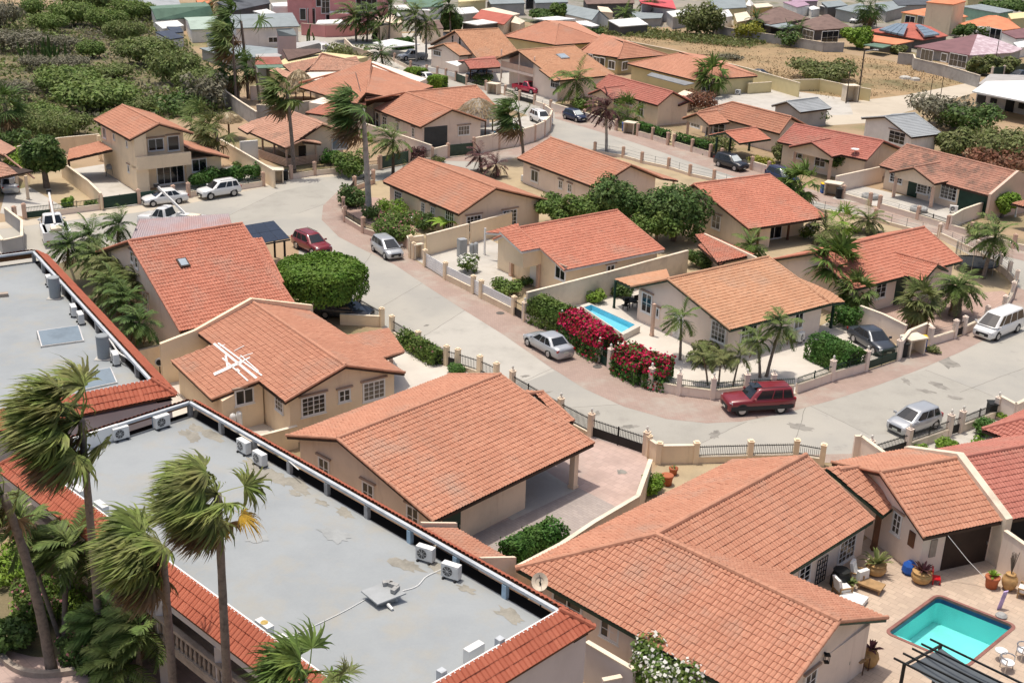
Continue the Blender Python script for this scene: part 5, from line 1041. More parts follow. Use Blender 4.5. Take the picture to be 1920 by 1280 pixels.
def build_car(kind,col,label,cat,group=None,shade=False,name=None):
 k = KIND[kind];L,W,H = k['L'],k['W'],k['H'];hw = W/2;pm = MATS['paint_'+col]
 t = thing(name or {'sedan': 'sedan_car','hatch': 'hatchback_car','mpv': 'minivan','van': 'passenger_van','wagon': 'station_wagon','pickup': 'pickup_truck','truck': 'bucket_truck'}.get(kind,'suv_car'),label,cat,(0,0,0),group)
 zb = .30 if kind in ('suv','jeep','pickup','truck') else .2
 vs = [];fs = [];n = 0
 for x,w,zt in k['st']:
  h = hw*w;half = [(0,zb),(h*.86,zb),(h*.97,zb+.13),(h,zb+(zt-zb)*.55),(h*.975,zt-.10),(h*.90,zt-.01),(h*.5,zt+.015),(0,zt+.02)]
  ring = half+[(-y,z) for y,z in half[-2:0:-1]];n = len(ring)
  vs += [(x*L,y,z) for y,z in ring]
 m = len(k['st'])
 for i in range(m-1):
  for j in range(n): fs.append([i*n+j,i*n+(j+1) % n,(i+1)*n+(j+1) % n,(i+1)*n+j])
 fs += [list(range(n))[::-1],list(range((m-1)*n,m*n))]
 body = MB().add(vs,fs)
 (r0,f0),(r1,f1) = k['cab'];r0,f0,r1,f1 = r0*L,f0*L,r1*L,f1*L;zbt = k['belt']-.03;zr = H
 wb_,wr = hw*.93,hw*.74
 def lev(q):  # q in 0..1 from belt to roof
  return r0+(r1-r0)*q,f0+(f1-f0)*q,wb_+(wr-wb_)*q,zbt+(zr-.05-zbt)*q
 rings = []
 for q,ins in ((0,0),(.5,0),(.97,0),(1.03,.07),(1.055,.3)):
  a,b,w,z = lev(min(q,1));z = zr-.05+(.03 if q > 1 else 0)+(.02 if q > 1.04 else 0) if q > .99 else z
  a += ins;b -= ins;w -= ins;c = .09 if ins < .2 else .05
  rings.append([(a,-w+c,z),(a+c,-w,z),((a+b)/2,-w*1.015,z),(b-c*1.5,-w,z),(b,-w+c*2,z),(b+.02,0,z),(b,w-c*2,z),(b-c*1.5,w,z),((a+b)/2,w*1.015,z),(a+c,w,z),(a,w-c,z),(a-.02,0,z)])
 vs = sum(rings,[]);n = 12;fs = []
 for i in range(len(rings)-1):
  for j in range(n): fs.append([i*n+j,i*n+(j+1) % n,(i+1)*n+(j+1) % n,(i+1)*n+j])
 fs.append(list(range((len(rings)-1)*n,len(rings)*n)))
 body.add(vs,fs);bo = body.build('body',pm,t,True)
 def P3(s,u,q):  # side s, u -1..1 along cabin, q 0..1
  a,b,w,z = lev(q);c = .07;return np.array([(a+c)+(b-a-2*c)*(u+1)/2,s*(w*(1+.015*(1-u*u))+.008),z])
 for s in (-1,1):
  mb = MB()
  for u0,u1 in k['wins']:
   ps = [P3(s,u0,.08),P3(s,u1,.08),P3(s,u1,.90),P3(s,u0,.90)];mb.add(ps,[[0,1,2,3]])
  mb.build('side_window',MATS['car_glass'],t)
 def face_glass(front,nm,mat):
  mb = MB();rows = []
  for q in (.05,.5,.93):
   a,b,w,z = lev(q);x = b+.012 if front else a-.012;e = .02
   rows.append([np.array([x-(.0 if front else .0),y*(w-.16),z]) + np.array([(e if front else -e)*(1-abs(y)),0,0]) for y in (-1,0,1)])
  v = sum(rows,[]);mb.add(v,[[i*3+j,i*3+j+1,(i+1)*3+j+1,(i+1)*3+j] for i in range(2) for j in range(2)]);mb.build(nm,mat,t)
 face_glass(True,'windscreen',MATS['sunshade'] if shade else MATS['car_glass']);face_glass(False,'rear_window',MATS['car_glass'])
 r = {'suv': .36,'jeep': .37,'pickup': .37,'truck': .44,'van': .34}.get(kind,.31)
 for sx in (-1,1):
  for s in (-1,1):
   cx,cy = sx*k['wb']/2+(.03*L if kind in ('sedan',) else .01*L),s*(hw-.1)
   mb = MB();mb.tube([(cx,cy-.10,r),(cx,cy-.085,r),(cx,cy+.085,r),(cx,cy+.10,r)],[r*.9,r,r,r*.9],18);w = mb.build('wheel',MATS['rubber'],t)
   MB().tube([(cx,cy+s*.05,r),(cx,cy+s*.107,r)],[r*.72,r*.66],14).build('rim',MATS['rim'],w)
   mb = MB();mb.tube([(cx,s*(hw-.16),r+.03),(cx,s*(hw*1.0-.012),r+.03)],r*1.17,18);mb.build('wheel_arch',MATS['plastic_dark'],t)
 front = k['st'][-1];rear = k['st'][0];xf,xr = k['st'][-2][0]*L,k['st'][1][0]*L
 zf = k['st'][-2][2];wf = hw*k['st'][-2][1]
 for s in (-1,1):
  mb = MB();mb.add([(xf+.07*0+.012,s*wf*.98,zf-.20),(xf+.06*0+.13,s*wf*.55,zf-.24),(xf+.10,s*wf*.52,zf-.05),(xf-.16,s*wf*.97,zf-.035)],[[0,1,2,3]]) if False else mb.obox((xf+.075,s*wf*.74,zf-.15),(.075,-s*.05,0),(.02*s,wf*.19,0),(0,0,.075));mb.build('headlight',MATS['head_lamp'],t)
  zr_ = k['st'][1][2];MB().obox((xr+.0,s*hw*.80,zr_-.13),(.05,0,0),(0,hw*.12,0),(0,0,.13 if kind != 'sedan' else .08)).build('taillight',MATS['tail_lamp'],t)
  MB().obox((f0-.32*0-.28,s*(hw+.08),k['belt']+.06),(.05,0,0),(0,.10,0),(0,0,.07)).build('mirror',pm,t)
 MB().obox((front[0]*L+.005,0,.48),(.03,0,0),(0,hw*.55,0),(0,0,.13)).build('grille',MATS['plastic_dark'],t)
 MB().obox((front[0]*L+.025,0,.40),(.02,0,0),(0,.2,0),(0,0,.06)).build('number_plate',MATS['plate'],t)
 MB().obox((rear[0]*L-.01,0,.62),(.02,0,0),(0,.2,0),(0,0,.06)).build('number_plate',MATS['plate'],t)
 if kind in ('jeep','suv','wagon'):
  for s in (-1,1): MB().tube([(r1+.2,s*(wr-.1),H+.05),(f1-.2,s*(wr-.1),H+.05)],.022,6).build('roof_rail',MATS['plastic_dark'],t)
 if kind == 'jeep':
  MB().obox((.06*L,0,H+.015),(.32,0,0),(0,.42,0),(0,0,.012)).build('sunroof',MATS['car_glass'],t)
  for s in (-1,1): MB().obox((0,s*hw*.99,.52),(L*.47,0,0),(0,.02,0),(0,0,.14)).build('cladding',MATS['plastic_dark'],t)
 if kind in ('pickup','truck'):
  x0,x1 = -.5*L,k['st'][3][0]*L;zt = k['belt']-(.02 if kind == 'pickup' else -.1)
  for s in (-1,1): MB().obox(((x0+x1)/2,s*(hw-.05),(zt+.5)/2),((x1-x0)/2-.01,0,0),(0,.05 if kind == 'pickup' else .2,0),(0,0,(zt-.5)/2)).build('bed_side',pm,t)
  MB().obox((x0+.03,0,(zt+.5)/2),(.03,0,0),(0,hw-.1,0),(0,0,(zt-.5)/2)).build('tailgate',pm,t)
 return t
def put_car(t,kind,fp,rp,side):
 k = KIND[kind];f,r = P(*fp),P(*rp);d = unit((f-r)[:2]);c = (f+r)[:2]/2
 l = np.array([-d[1],d[0]])
 if side == 'L': c = c-l*(k['W']/2-.08)
 elif side == 'R': c = c+l*(k['W']/2-.08)
 t.location = (c[0],c[1],.03);t.rotation_euler = (0,0,math.atan2(d[1],d[0]))
 return t
def car(kind,col,label,cat,fp,rp,side,**k): return put_car(build_car(kind,col,label,cat,**k),kind,fp,rp,side)
car('sedan','white','white sedan parked at the green gate of the two storey house','car',(291,388),(337,382.5),'L')
car('suv','white','white compact suv parked by round shrubs, right of the white sedan','car',(396.6,375),(439,368.4),'L')
car('mpv','silver','silver minivan parked below the flowering shrub and cream wall','car',(721.7,487),(700,472),'R')
car('sedan','silver','silver sedan parked in the street beside the green and crimson hedge','car',(992,651),(1029.5,672.5),'L')
car('jeep','maroon','dark red boxy suv parked at the bend in the street','car',(1390,780),(1465,775.5),'L')
car('hatch','silver','silver hatchback behind the low railing at lower right','car',(1706,820),(1753,804),'L')
car('van','white','white passenger van parked at the right edge by the pink wall','van',(1870,638.7),(1906,623.7),'L')
car('suv','maroon','dark red suv half hidden behind the clipped round tree','car',(588,482),(553,466),'R')
car('wagon','slate','dark grey station wagon under the clipped round tree','car',(668,604),(612,598),'R')
car('sedan','slate','dark blue grey sedan parked behind the clipped box hedge','car',(1636,665),(1597,640),'R')
car('suv','black','black suv with pale sunshade parked on the upper street','car',(1376.4,321.7),(1346,313),'R',shade=True)
car('suv','navy','dark blue suv partly hidden by the red roof, right of the black suv','car',(1470,349),(1440,338),'R',shade=True)
car('hatch','navy','navy blue hatchback with pale sunshade on the upper street','car',(1081,230),(1058.5,223.5),'R',shade=True)
car('suv','white','white suv behind the curved wall of the little pool','car',(1014,236),(994,227),'R')
car('pickup','crimson','red pickup truck under the balcony house','pickup truck',(998,178),(966,171),'R')
car('pickup','silver','silver pickup truck parked in the driveway by two tall palms','pickup truck',(762.5,114.5),(791.5,113),'L')
car('sedan','black','black sedan behind the yellow house beside the long wall','car',(1432,150),(1408,146),'R')
car('sedan','slate','dark sedan at the far right edge by the brown fence','car',(1903,151),(1930,147),'L')
car('van','white','small white van far up the street by the tan roofs','van',(613,107),(604,98),'C')
car('sedan','silver','silver car parked inside the old tiled carport at the left edge','car',(14,345),(22,368),'C')
car('sedan','slate','dark car under the coral tiled carport','car',(884,146),(912,143),'C')
car('sedan','white','white car between two clipped hedges of the red hip roof','car',(808,156),(794,152),'C')
for lab,k_,c_,f,r in (('white car far back in the shaded parking, leftmost','suv','white',(1600,36),(1612,31)),('white pickup far back in the parking behind the round green tree','suv','white',(1598,45),(1612,42)),('black car far back between the white cars','suv','black',(1612,41),(1626,36)),('silver car far back beside the tall palm','suv','silver',(1622,50),(1640,44))):
 car(k_,c_,lab,'car',f,r,'C')
def bucket_truck(label,fp,rp,base,tip,rise):
 t = build_car('truck','white',label,'bucket truck');x = -1.5
 MB().obox((x,0,1.1),(.35,0,0),(0,.35,0),(0,0,.5)).build('turret',MATS['metal_white'],t)
 m = MB();a = np.array([x,0,1.7]);b = np.array([tip,0,rise]);d = unit(b-a);m.obox((a+b)/2,(b-a)/2,(0,.09,0),np.cross(d,(0,1,0))*.10);bo = m.build('boom',MATS['white_paint'],t)
 MB().obox(b+np.array([.1,0,.1]),(.18,0,0),(0,.2,0),(0,0,.15)).build('boom_head',MATS['plastic_dark'],bo)
 MB().obox((x-.3,0,.72),(1.25,0,0),(0,.62,0),(0,0,.02)).build('bed_floor',MATS['plastic_dark'],t)
 for s_ in (-1,1): MB().obox((x-.2,s_*.83,1.36),(1.3,0,0),(0,.17,0),(0,0,.02)).build('locker_lid',MATS['metal_grey'],t)
 MB().obox((x-1.0,0,1.15),(.5,0,0),(0,.45,0),(0,0,.5)).build('bucket',MATS['coping'],t)
 return put_car(t,'truck',fp,rp,'C')
bucket_truck('white bucket truck with raised boom beside the dense palms, left',(94,424),(112,468),0,1.0,3.9)
bucket_truck('white bucket truck with slanted boom, mostly hidden behind the pink metal roof',(290,425),(354,434),0,1.2,3.9)
# ================================================================ TREES, PALMS, HEDGES
def leafmat(n,c,c2,isl=0.35,trans=0.25):
 m = M(n,c,0.6,0.2,0.9,col2=c2,lo=0.4,hi=0.65,island=isl,spec=0.25)
 nt = m.node_tree;b = nt.nodes['Principled BSDF'];col = b.inputs['Base Color'].links[0].from_socket;out = nt.nodes['Material Output']
 tr = nt.nodes.new('ShaderNodeBsdfTranslucent');mx = nt.nodes.new('ShaderNodeMixShader');mx.inputs[0].default_value = trans
 nt.links.new(col,tr.inputs[0]);nt.links.new(b.outputs[0],mx.inputs[1]);nt.links.new(tr.outputs[0],mx.inputs[2]);nt.links.new(mx.outputs[0],out.inputs[0]);return m
leafmat('leaf_fan',(0.16,0.215,0.05),(0.24,0.24,0.085),0.5);leafmat('leaf_feather',(0.115,0.175,0.045),(0.165,0.205,0.06),0.4)
leafmat('leaf_dark',(0.075,0.14,0.035),(0.115,0.17,0.045),0.45);leafmat('leaf_mid',(0.11,0.185,0.04),(0.15,0.205,0.045),0.45)
leafmat('leaf_bright',(0.17,0.29,0.035),(0.21,0.31,0.045),0.35);leafmat('leaf_olive',(0.155,0.195,0.06),(0.19,0.195,0.08),0.35)
leafmat('leaf_thorn',(0.155,0.215,0.06),(0.19,0.205,0.08),0.35);leafmat('leaf_grey',(0.21,0.195,0.145),(0.18,0.18,0.11),0.3);leafmat('leaf_hedge',(0.06,0.155,0.03),(0.09,0.175,0.035),0.4)
leafmat('leaf_dead',(0.24,0.16,0.085),(0.18,0.115,0.06),0.4);leafmat('leaf_straw',(0.32,0.24,0.14),(0.26,0.19,0.10),0.3)
leafmat('petal_crimson',(0.62,0.02,0.085),(0.5,0.015,0.10),0.3);leafmat('petal_white',(0.78,0.77,0.72),(0.70,0.70,0.62),0.15);leafmat('petal_pink',(0.55,0.22,0.25),(0.45,0.2,0.2),0.3)
leafmat('leaf_gold',(0.55,0.36,0.04),(0.42,0.27,0.06),0.3);leafmat('leaf_clip',(0.115,0.215,0.028),(0.15,0.24,0.036),0.35);leafmat('leaf_scrub',(0.14,0.22,0.05),(0.18,0.225,0.065),0.35);leafmat('leaf_red',(0.23,0.10,0.06),(0.16,0.09,0.05),0.4);leafmat('leaf_purple',(0.13,0.045,0.05),(0.09,0.05,0.04),0.4);leafmat('leaf_yellow',(0.28,0.27,0.03),(0.22,0.24,0.04),0.3)
M('bark',(0.19,0.155,0.125),0.95,0.25,3,fine=0.2,bump=0.4);M('bark_palm',(0.235,0.195,0.165),0.95,0.2,5,fine=0.15,bump=0.5,bscale=12);M('bark_white',(0.42,0.40,0.37),0.9,0.2,2,fine=0.12)
M('bark_dark',(0.11,0.085,0.065),0.95,0.25,3,fine=0.2)
def nrm(a): return a/(np.linalg.norm(a,axis=-1,keepdims=True)+1e-9)
def leaf_quads(pos,nor,size,asp=0.55,r=rng):
 n = len(pos);t = nrm(np.cross(nor,r.normal(size=(n,3))));b = np.cross(nor,t);s = (size*(0.6+0.8*r.random(n)))[:,None]
 V = np.stack([pos-t*s,pos-b*s*asp+t*s*.1,pos+t*s,pos+b*s*asp+t*s*.1],1).reshape(-1,3);return V,np.arange(4*n).reshape(n,4)
def cloud(lobes,n,size,out=0.5,shell=0.55,flat=0.0,r=rng):
 vol = np.array([l[1][0]*l[1][1]*l[1][2] for l in lobes])**0.67;k = r.choice(len(lobes),n,p=vol/vol.sum())
 C = np.array([l[0] for l in lobes],float)[k];Rd = np.array([l[1] for l in lobes],float)[k]
 d = nrm(r.normal(size=(n,3)));rad = shell+(1-shell)*r.random(n)**0.6;rad *= 1+0.10*np.sin(d[:,0]*7+k)*np.cos(d[:,1]*6+k*2)
 pos = C+d*Rd*rad[:,None];nor = nrm(d*out+r.normal(size=(n,3))*(1-out)*.6+np.array([0,0,.35+flat]))
 return leaf_quads(pos,nor,size,r=r)
def crown_obj(name,VF_,mat,parent): return mesh_obj(name,VF_[0],[VF_[1]],MATS[mat],parent)
def lobes_for(R,H,n,r=rng,spread=.62):
 L = [((0,0,0),(R*.62,R*.62,H*.62))]
 for i in range(n):
  a = 2*PI*(i+r.random()*.6)/n;q = spread*R*(.75+.4*r.random());L.append(((q*math.cos(a),q*math.sin(a),(r.random()-.45)*H*.75),(R*(.34+.16*r.random()),)*2+(H*(.36+.18*r.random()),)))
 return L
def tree(label,base,R,H,zc,leaf='leaf_mid',n=3000,size=.16,name='tree',cat='tree',bark='bark',nl=7,group=None,trunk=None,tr=.16,flowers=None,limbs=5,shell=.5,lobes=None,z0=0.0,seed=None):
 r = np.random.default_rng(seed if seed is not None else int(abs(base[0]*7+base[1]*13)));b = P(*base) if len(base) == 2 else np.asarray(base,float);b = b*np.array([1,1,0])+np.array([0,0,z0])
 t = thing(name,label,cat,b,group);c = np.array([0,0,zc]);L = lobes or lobes_for(R,H,nl,r)
 L = [(np.array(p)+c,q) for p,q in L];V,F_ = cloud(L,n,size,r=r,shell=shell);crown_obj('crown',(V+b,F_),leaf,t)
 if trunk is not False:
  mb = MB();top = c-np.array([0,0,H*.15]);mid = top*.5+np.array([r.normal()*.12,r.normal()*.12,0])
  mb.tube([b,b+mid,b+top],[tr*1.25,tr,tr*.7],8)
  for i in range(limbs):
   p,q = L[1+i % (len(L)-1)] if len(L) > 1 else L[0];mb.tube([b+mid*1.1,b+(mid*1.1+p)/2+np.array([0,0,.1]),b+p],[tr*.6,tr*.42,tr*.15],6)
  mb.build('trunk',MATS[bark],t)
 if flowers:
  m,k,s = flowers;dd = nrm(r.normal(size=(k,3)));dd[:,2] = np.abs(dd[:,2])*.9+.05;ix = r.integers(0,len(L),k);C = np.array([l[0] for l in L])[ix];Rd = np.array([l[1] for l in L])[ix]
  V,F_ = leaf_quads(C+nrm(dd)*Rd*(.98+.08*r.random(k))[:,None]+b,nrm(dd+r.normal(size=(k,3))*.4),s,.9,r);crown_obj('flowers',(V,F_),m,t)
 return t
def bush(label,base,R,H,leaf='leaf_mid',n=1200,size=.12,cat='bush',name='bush',**k): return tree(label,base,R,H,H*.75,leaf,n,size,name,cat,tr=.05,limbs=4,**k)
def hedge(label,pts,w,h,leaf='leaf_hedge',n=2600,size=.09,flowers=None,round_=.25,name='hedge',cat='hedge',z0=0.05,group=None,lumpy=.06):
 W = [gp(p) for p in pts];t = thing(name,label,cat,W[0],group);segs = [(W[i],W[i+1]) for i in range(len(W)-1)];Ls = np.array([np.linalg.norm(b-a) for a,b in segs]);P_,N_ = [],[]
 r = np.random.default_rng(int(W[0][0]*31) % 9999)
 for (a,b),L in zip(segs,Ls):
  k = int(n*L/Ls.sum());d = (b-a)/L;q = np.cross(d,(0,0,1));u = r.random(k)*(L+.3)-.15;fc = r.random(k);per = 2*h+w
  s = fc*per;y = np.where(s < h,-w/2,np.where(s < h+w,s-h-w/2,w/2));z = np.where(s < h,s,np.where(s < h+w,h,per-s));ny = np.where(s < h,-1.,np.where(s < h+w,0,1.));nz = np.where((s >= h) & (s < h+w),1.,0)
  e = np.clip((np.abs(y)-(w/2-round_))/round_,0,1);f = np.clip((z-(h-round_))/round_,0,1);sh = np.clip(e*f,0,1)*.45*round_;y = y-np.sign(y)*sh;z = z-sh
  cap = r.random(k) < .14;u = np.where(cap,np.where(r.random(k) < .5,-.12,L+.12),u);y = np.where(cap,(r.random(k)-.5)*w,y);z = np.where(cap,r.random(k)*h,z)
  off = r.normal(0,lumpy,k)+.07*np.sin(u*2.1)*np.cos(z*3);P_.append(a+d*u[:,None]+q*(y+ny*off)[:,None]+np.array([0,0,1.])*(z+nz*off+z0)[:,None]);N_.append(nrm(q*ny[:,None]+np.array([0,0,1.])*nz[:,None]+r.normal(size=(k,3))*.55))
 P_,N_ = np.concatenate(P_),np.concatenate(N_);crown_obj('foliage',leaf_quads(P_,N_,size,.6,r),leaf,t)
 mb = MB()
 for (a,b),L in zip(segs,Ls):
  d = (b-a)/L;q = np.cross(d,(0,0,1));mb.obox((a+b)/2+np.array([0,0,h/2-.1-round_*.2+z0]),(b-a)/2-d*.06,q*max(.1,w/2-round_*.55-.1),np.array([0,0,max(.1,h/2-.12-round_*.2)]))
 mb.build('dark_core',MATS.get('hedge_core') or M('hedge_core',(0.03,0.04,0.015),0.95,0.3,4),t)  # solid dark core filling the inside of the hedge
 if flowers:
  m,k,s = flowers;ix = r.choice(len(P_),k,p=(lambda w_: w_/w_.sum())(np.where(P_[:,2] > h*.62,1.0,.10)));crown_obj('flowers',leaf_quads(P_[ix]+N_[ix]*.06,nrm(N_[ix]+r.normal(size=(k,3))*.4),s,.85,r),m,t)
 return t
WIND = np.array([-0.92,-0.18,0.0])
def strips(pts,wid,side):
 n,k,_ = pts.shape;w = wid[None,:,None];A = pts-side*w;B = pts+side*w;V = np.stack([A,B],2).reshape(-1,3);I = np.arange(n*k*2).reshape(n,k,2)
 F_ = np.stack([I[:,:-1,0],I[:,:-1,1],I[:,1:,1],I[:,1:,0]],-1).reshape(-1,4);return V,F_
def join(L):
 V = [];F_ = [];n = 0
 for v,f in L: V.append(v);F_.append(f+n);n += len(v)
 return np.concatenate(V),np.concatenate(F_)
def fan_fronds(c,n,R,wind,nl,r,el0=80,el1=-62,seg=4,droop=.38,wd=.035):
 out = []
 for i in range(n):
  az = i*2.39996+r.random()*.5;el = math.radians(el0+(el1-el0)*((i+.5)/n)**.9+r.normal()*7);d = np.array([math.cos(az)*math.cos(el),math.sin(az)*math.cos(el),math.sin(el)])
  wf = wind*(.7+.5*r.random());d = unit(d+wf*1.05);pl = R*(.42+.16*r.random());p0 = c;p1 = c+d*pl*.55;d2 = unit(d+wf*.55+np.array([0,0,-.16]));p2 = p1+d2*pl*.45
  s_ = unit(np.cross(d2,(0,0,1))+r.normal(size=3)*.1);out.append(strips(np.array([[p0,p1,p2]]),np.array([.022,.018,.015])*R/1.6,s_[None,None]))
  a = unit(d2+wf*.8+np.array([0,0,-.18]));s = unit(np.cross(a,(0,0,1))*1.0+r.normal(size=3)*.35);s = unit(s-a*(s @ a));nn = np.cross(a,s)
  th = np.linspace(-1.75,1.75,nl)+r.normal(0,.04,nl);dr = nrm(a[None]*np.cos(th)[:,None]+s[None]*np.sin(th)[:,None]+nn[None]*(.18*np.cos(th*1.2))[:,None]*(1 if nn[2] > 0 else -1));ln = R*.66*(.62+.38*np.cos(th*.75))*(.72+.45*r.random(nl))
  pts = [np.repeat(p2[None],nl,0)];dd = dr
  for k in range(seg): pts.append(pts[-1]+dd*(ln/seg)[:,None]);dd = nrm(dd+wf[None]*.62*(k+1)/seg*1.5+np.array([0,0,-droop*1.15])*(k+1)/seg+r.normal(0,.11,(nl,3)))
  pts = np.stack(pts,1);side = nrm(np.cross(dr,nn[None]+r.normal(size=(nl,3))*.3))[:,None,:]
  w = np.array([.4,1.0,.9,.55,.03])[:seg+1] if seg == 4 else np.array([.5,1.,.6,.05])[:seg+1];out.append(strips(pts,w*wd*R/1.6,side))
 return join(out)
def feather_fronds(c,n,R,wind,r,el0=75,el1=-25,k=9,nl=15,lw=.046,ll=.33):
 out = []
 for i in range(n):
  az = i*2.39996+r.random()*.6;el = math.radians(el0+(el1-el0)*((i+.5)/n)+r.normal()*8);d = np.array([math.cos(az)*math.cos(el),math.sin(az)*math.cos(el),math.sin(el)]);wf = wind*(.5+.5*r.random());d = unit(d+wf*.4);L = R*(.85+.3*r.random())
  p = [c];t = d;T = []
  for j in range(k): T.append(t);p.append(p[-1]+t*L/k);t = unit(t+wf*.22+np.array([0,0,-.17]))
  T.append(t);p = np.array(p);T = np.array(T);s = unit(np.cross(d,(0,0,1))+wf*.0+1e-3)
  out.append(strips(p[None],np.linspace(.03,.006,k+1)*R/2.2,s[None,None]))
  f = np.linspace(.14,.99,nl);x = f*k;i0 = np.minimum(x.astype(int),k-1);fr = (x-i0)[:,None];q = p[i0]*(1-fr)+p[i0+1]*fr;tt = nrm(T[i0]*(1-fr)+T[i0+1]*fr)
  for sg in (-1,1):
   sd = nrm(np.cross(tt,np.array([0,0,1.])+wf*.3)*sg);ln = R*ll*np.sin(np.clip(f*1.02+.08,0,1)*PI)**.6*(.85+.3*r.random(nl));d1 = nrm(sd*.8+tt*.55+wf*.25+np.array([0,0,.08])+r.normal(0,.06,(nl,3)));d2 = nrm(d1+wf*.4+np.array([0,0,-.45]))
   m = q+d1*(ln*.5)[:,None];e = m+d2*(ln*.5)[:,None];pts = np.stack([q,m,e],1);side = nrm(np.cross(d1,np.array([0,0,1.])))[:,None];out.append(strips(pts,np.array([.5,1.,.06])*lw*R/2.2,side))
 return join(out)
def onplane(px,py,u0): return hit(px,py,v3(UF*u0,0),v3(UF,0))
def palm(kind,label,base,crown,R,n=None,wind=.6,group=None,bark='bark_palm',tr=.16,dead=.3,nl=None,leaf=None,name=None,h=None,bend=.25,seg=4,seedk=0,top=None,wd=None,uu=None,low=None):
 r = np.random.default_rng(int(base[0]*17+base[1]*29)+seedk);b = P(*base)
 if uu is not None:
  top = onplane(crown[0],crown[1],uu);lw = onplane(low[0],low[1],uu);b = v3((lw+(lw-top)*.18)[:2],0);h = top[2]
 if h is None: h = upto(base[0],base[1],crown[1])
 c = P(crown[0],crown[1],h) if top is None else np.asarray(top,float)
 nmz = {'fan': 'fan_palm','feather': 'feather_palm','date': 'date_palm'}[kind];t = thing(name or nmz,label,'palm tree',b,group)
 m1 = b+(c-b)*.35;m1[:2] = b[:2]+(c-b)[:2]*.35*(1-bend);m2 = b+(c-b)*.7;m2[:2] = b[:2]+(c-b)[:2]*.7*(1-bend*.5)
 pts = spline([b,m1,m2,c],5);k = len(pts);rad = [tr*(1.35-.5*(i/(k-1))**.6)*(1+.03*((-1)**i)) for i in range(k)];MB().tube(pts,rad,9).build('trunk',MATS[bark],t,True)
 w = WIND*wind
 if kind == 'fan':
  n = n or 30;V = fan_fronds(c,n,R,w,nl or 16,r,seg=seg,wd=wd or .035);crown_obj('fronds',V,leaf or 'leaf_fan',t)
  if dead: crown_obj('dead_fronds',fan_fronds(c-np.array([0,0,.25*R]),max(3,int(n*dead)),R*.92,w*.8,max(8,(nl or 16)-4),r,-35,-80,seg,.6,wd=wd or .035),'leaf_dead',t)
 else:
  n = n or (18 if kind == 'feather' else 34);V = feather_fronds(c,int(n*1.25),R,w,r,80 if kind == 'feather' else 70,-35,nl=(nl or 15)+3,ll=.34 if kind == 'feather' else .22);crown_obj('fronds',V,leaf or 'leaf_feather',t)
  if dead: crown_obj('dead_fronds',feather_fronds(c-np.array([0,0,.05*R]),max(2,int(n*dead*.4)),R*.8,w*.8,r,-40,-70,nl=12),'leaf_dead',t)
 return t
palm('fan','tall windblown fan palm in front of the corner between both flat grey roofs',(198,1190),(152,785),2.75,58,.95,uu=20.0,low=(178,1090),nl=42,tr=.16,dead=.55,wd=.038,bend=.1)
py_ = palm('fan','tall windblown fan palm with one yellow frond, right of the foreground pair',(436,1340),(408,925),2.05,48,.95,uu=19.6,low=(423,1260),nl=42,tr=.155,dead=.4,wd=.036,bend=.1)
yc = onplane(417,945,19.6);crown_obj('yellow_frond',fan_fronds(yc,2,1.7,np.array([.25,0,0]),26,np.random.default_rng(2),-30,-55,4,.8,.04),'leaf_gold',py_)
palm('fan','windblown fan palm with brown hanging fronds, left of the yellow fronded palm',(330,1330),(305,1025),2.3,52,.95,uu=19.6,low=(322,1260),nl=42,tr=.155,dead=.5,wd=.038,bend=.1)
palm('fan','leaning fan palm at the left edge rooted in the round planter',(98,1258),(6,925),1.9,24,.8,nl=22,tr=.2,dead=.5,bend=.5)
palm('feather','slender leaning palm in the courtyard with drooping feather fronds',(112,1196),(40,985),2.2,13,.6,tr=.09,dead=0,nl=20,bend=.0)
palm('feather','bushy green feather palm against the balcony wall',(122,1195),(128,1030),2.3,20,.8,tr=.12,dead=.2,nl=22)
palm('feather','dark low feather palm at the bottom below the balustrade',(232,1262),(205,1175),2.1,20,.7,tr=.12,dead=.2,nl=20,leaf='leaf_dark')
palm('feather','yellow green feather palm under the middle foreground palm',(262,1300),(262,1180),2.0,16,.8,tr=.12,dead=.2,nl=20)
palm('feather','grey green feather palm at the bottom edge left of centre',(205,1330),(225,1250),1.9,16,.6,tr=.12,dead=.1,nl=18)
palm('fan','fan palm crown rising over the tiled skirt at the bottom edge',(560,1420),(570,1275),1.9,30,.5,uu=20.2,low=(565,1400),nl=28,dead=.1,leaf='leaf_mid',wd=.045)
palm('fan','small pale fan palm poking up at the bottom edge beside the roof',(655,1390),(648,1290),1.1,12,.2,uu=20.4,low=(650,1400),nl=18,dead=0,leaf='leaf_olive')
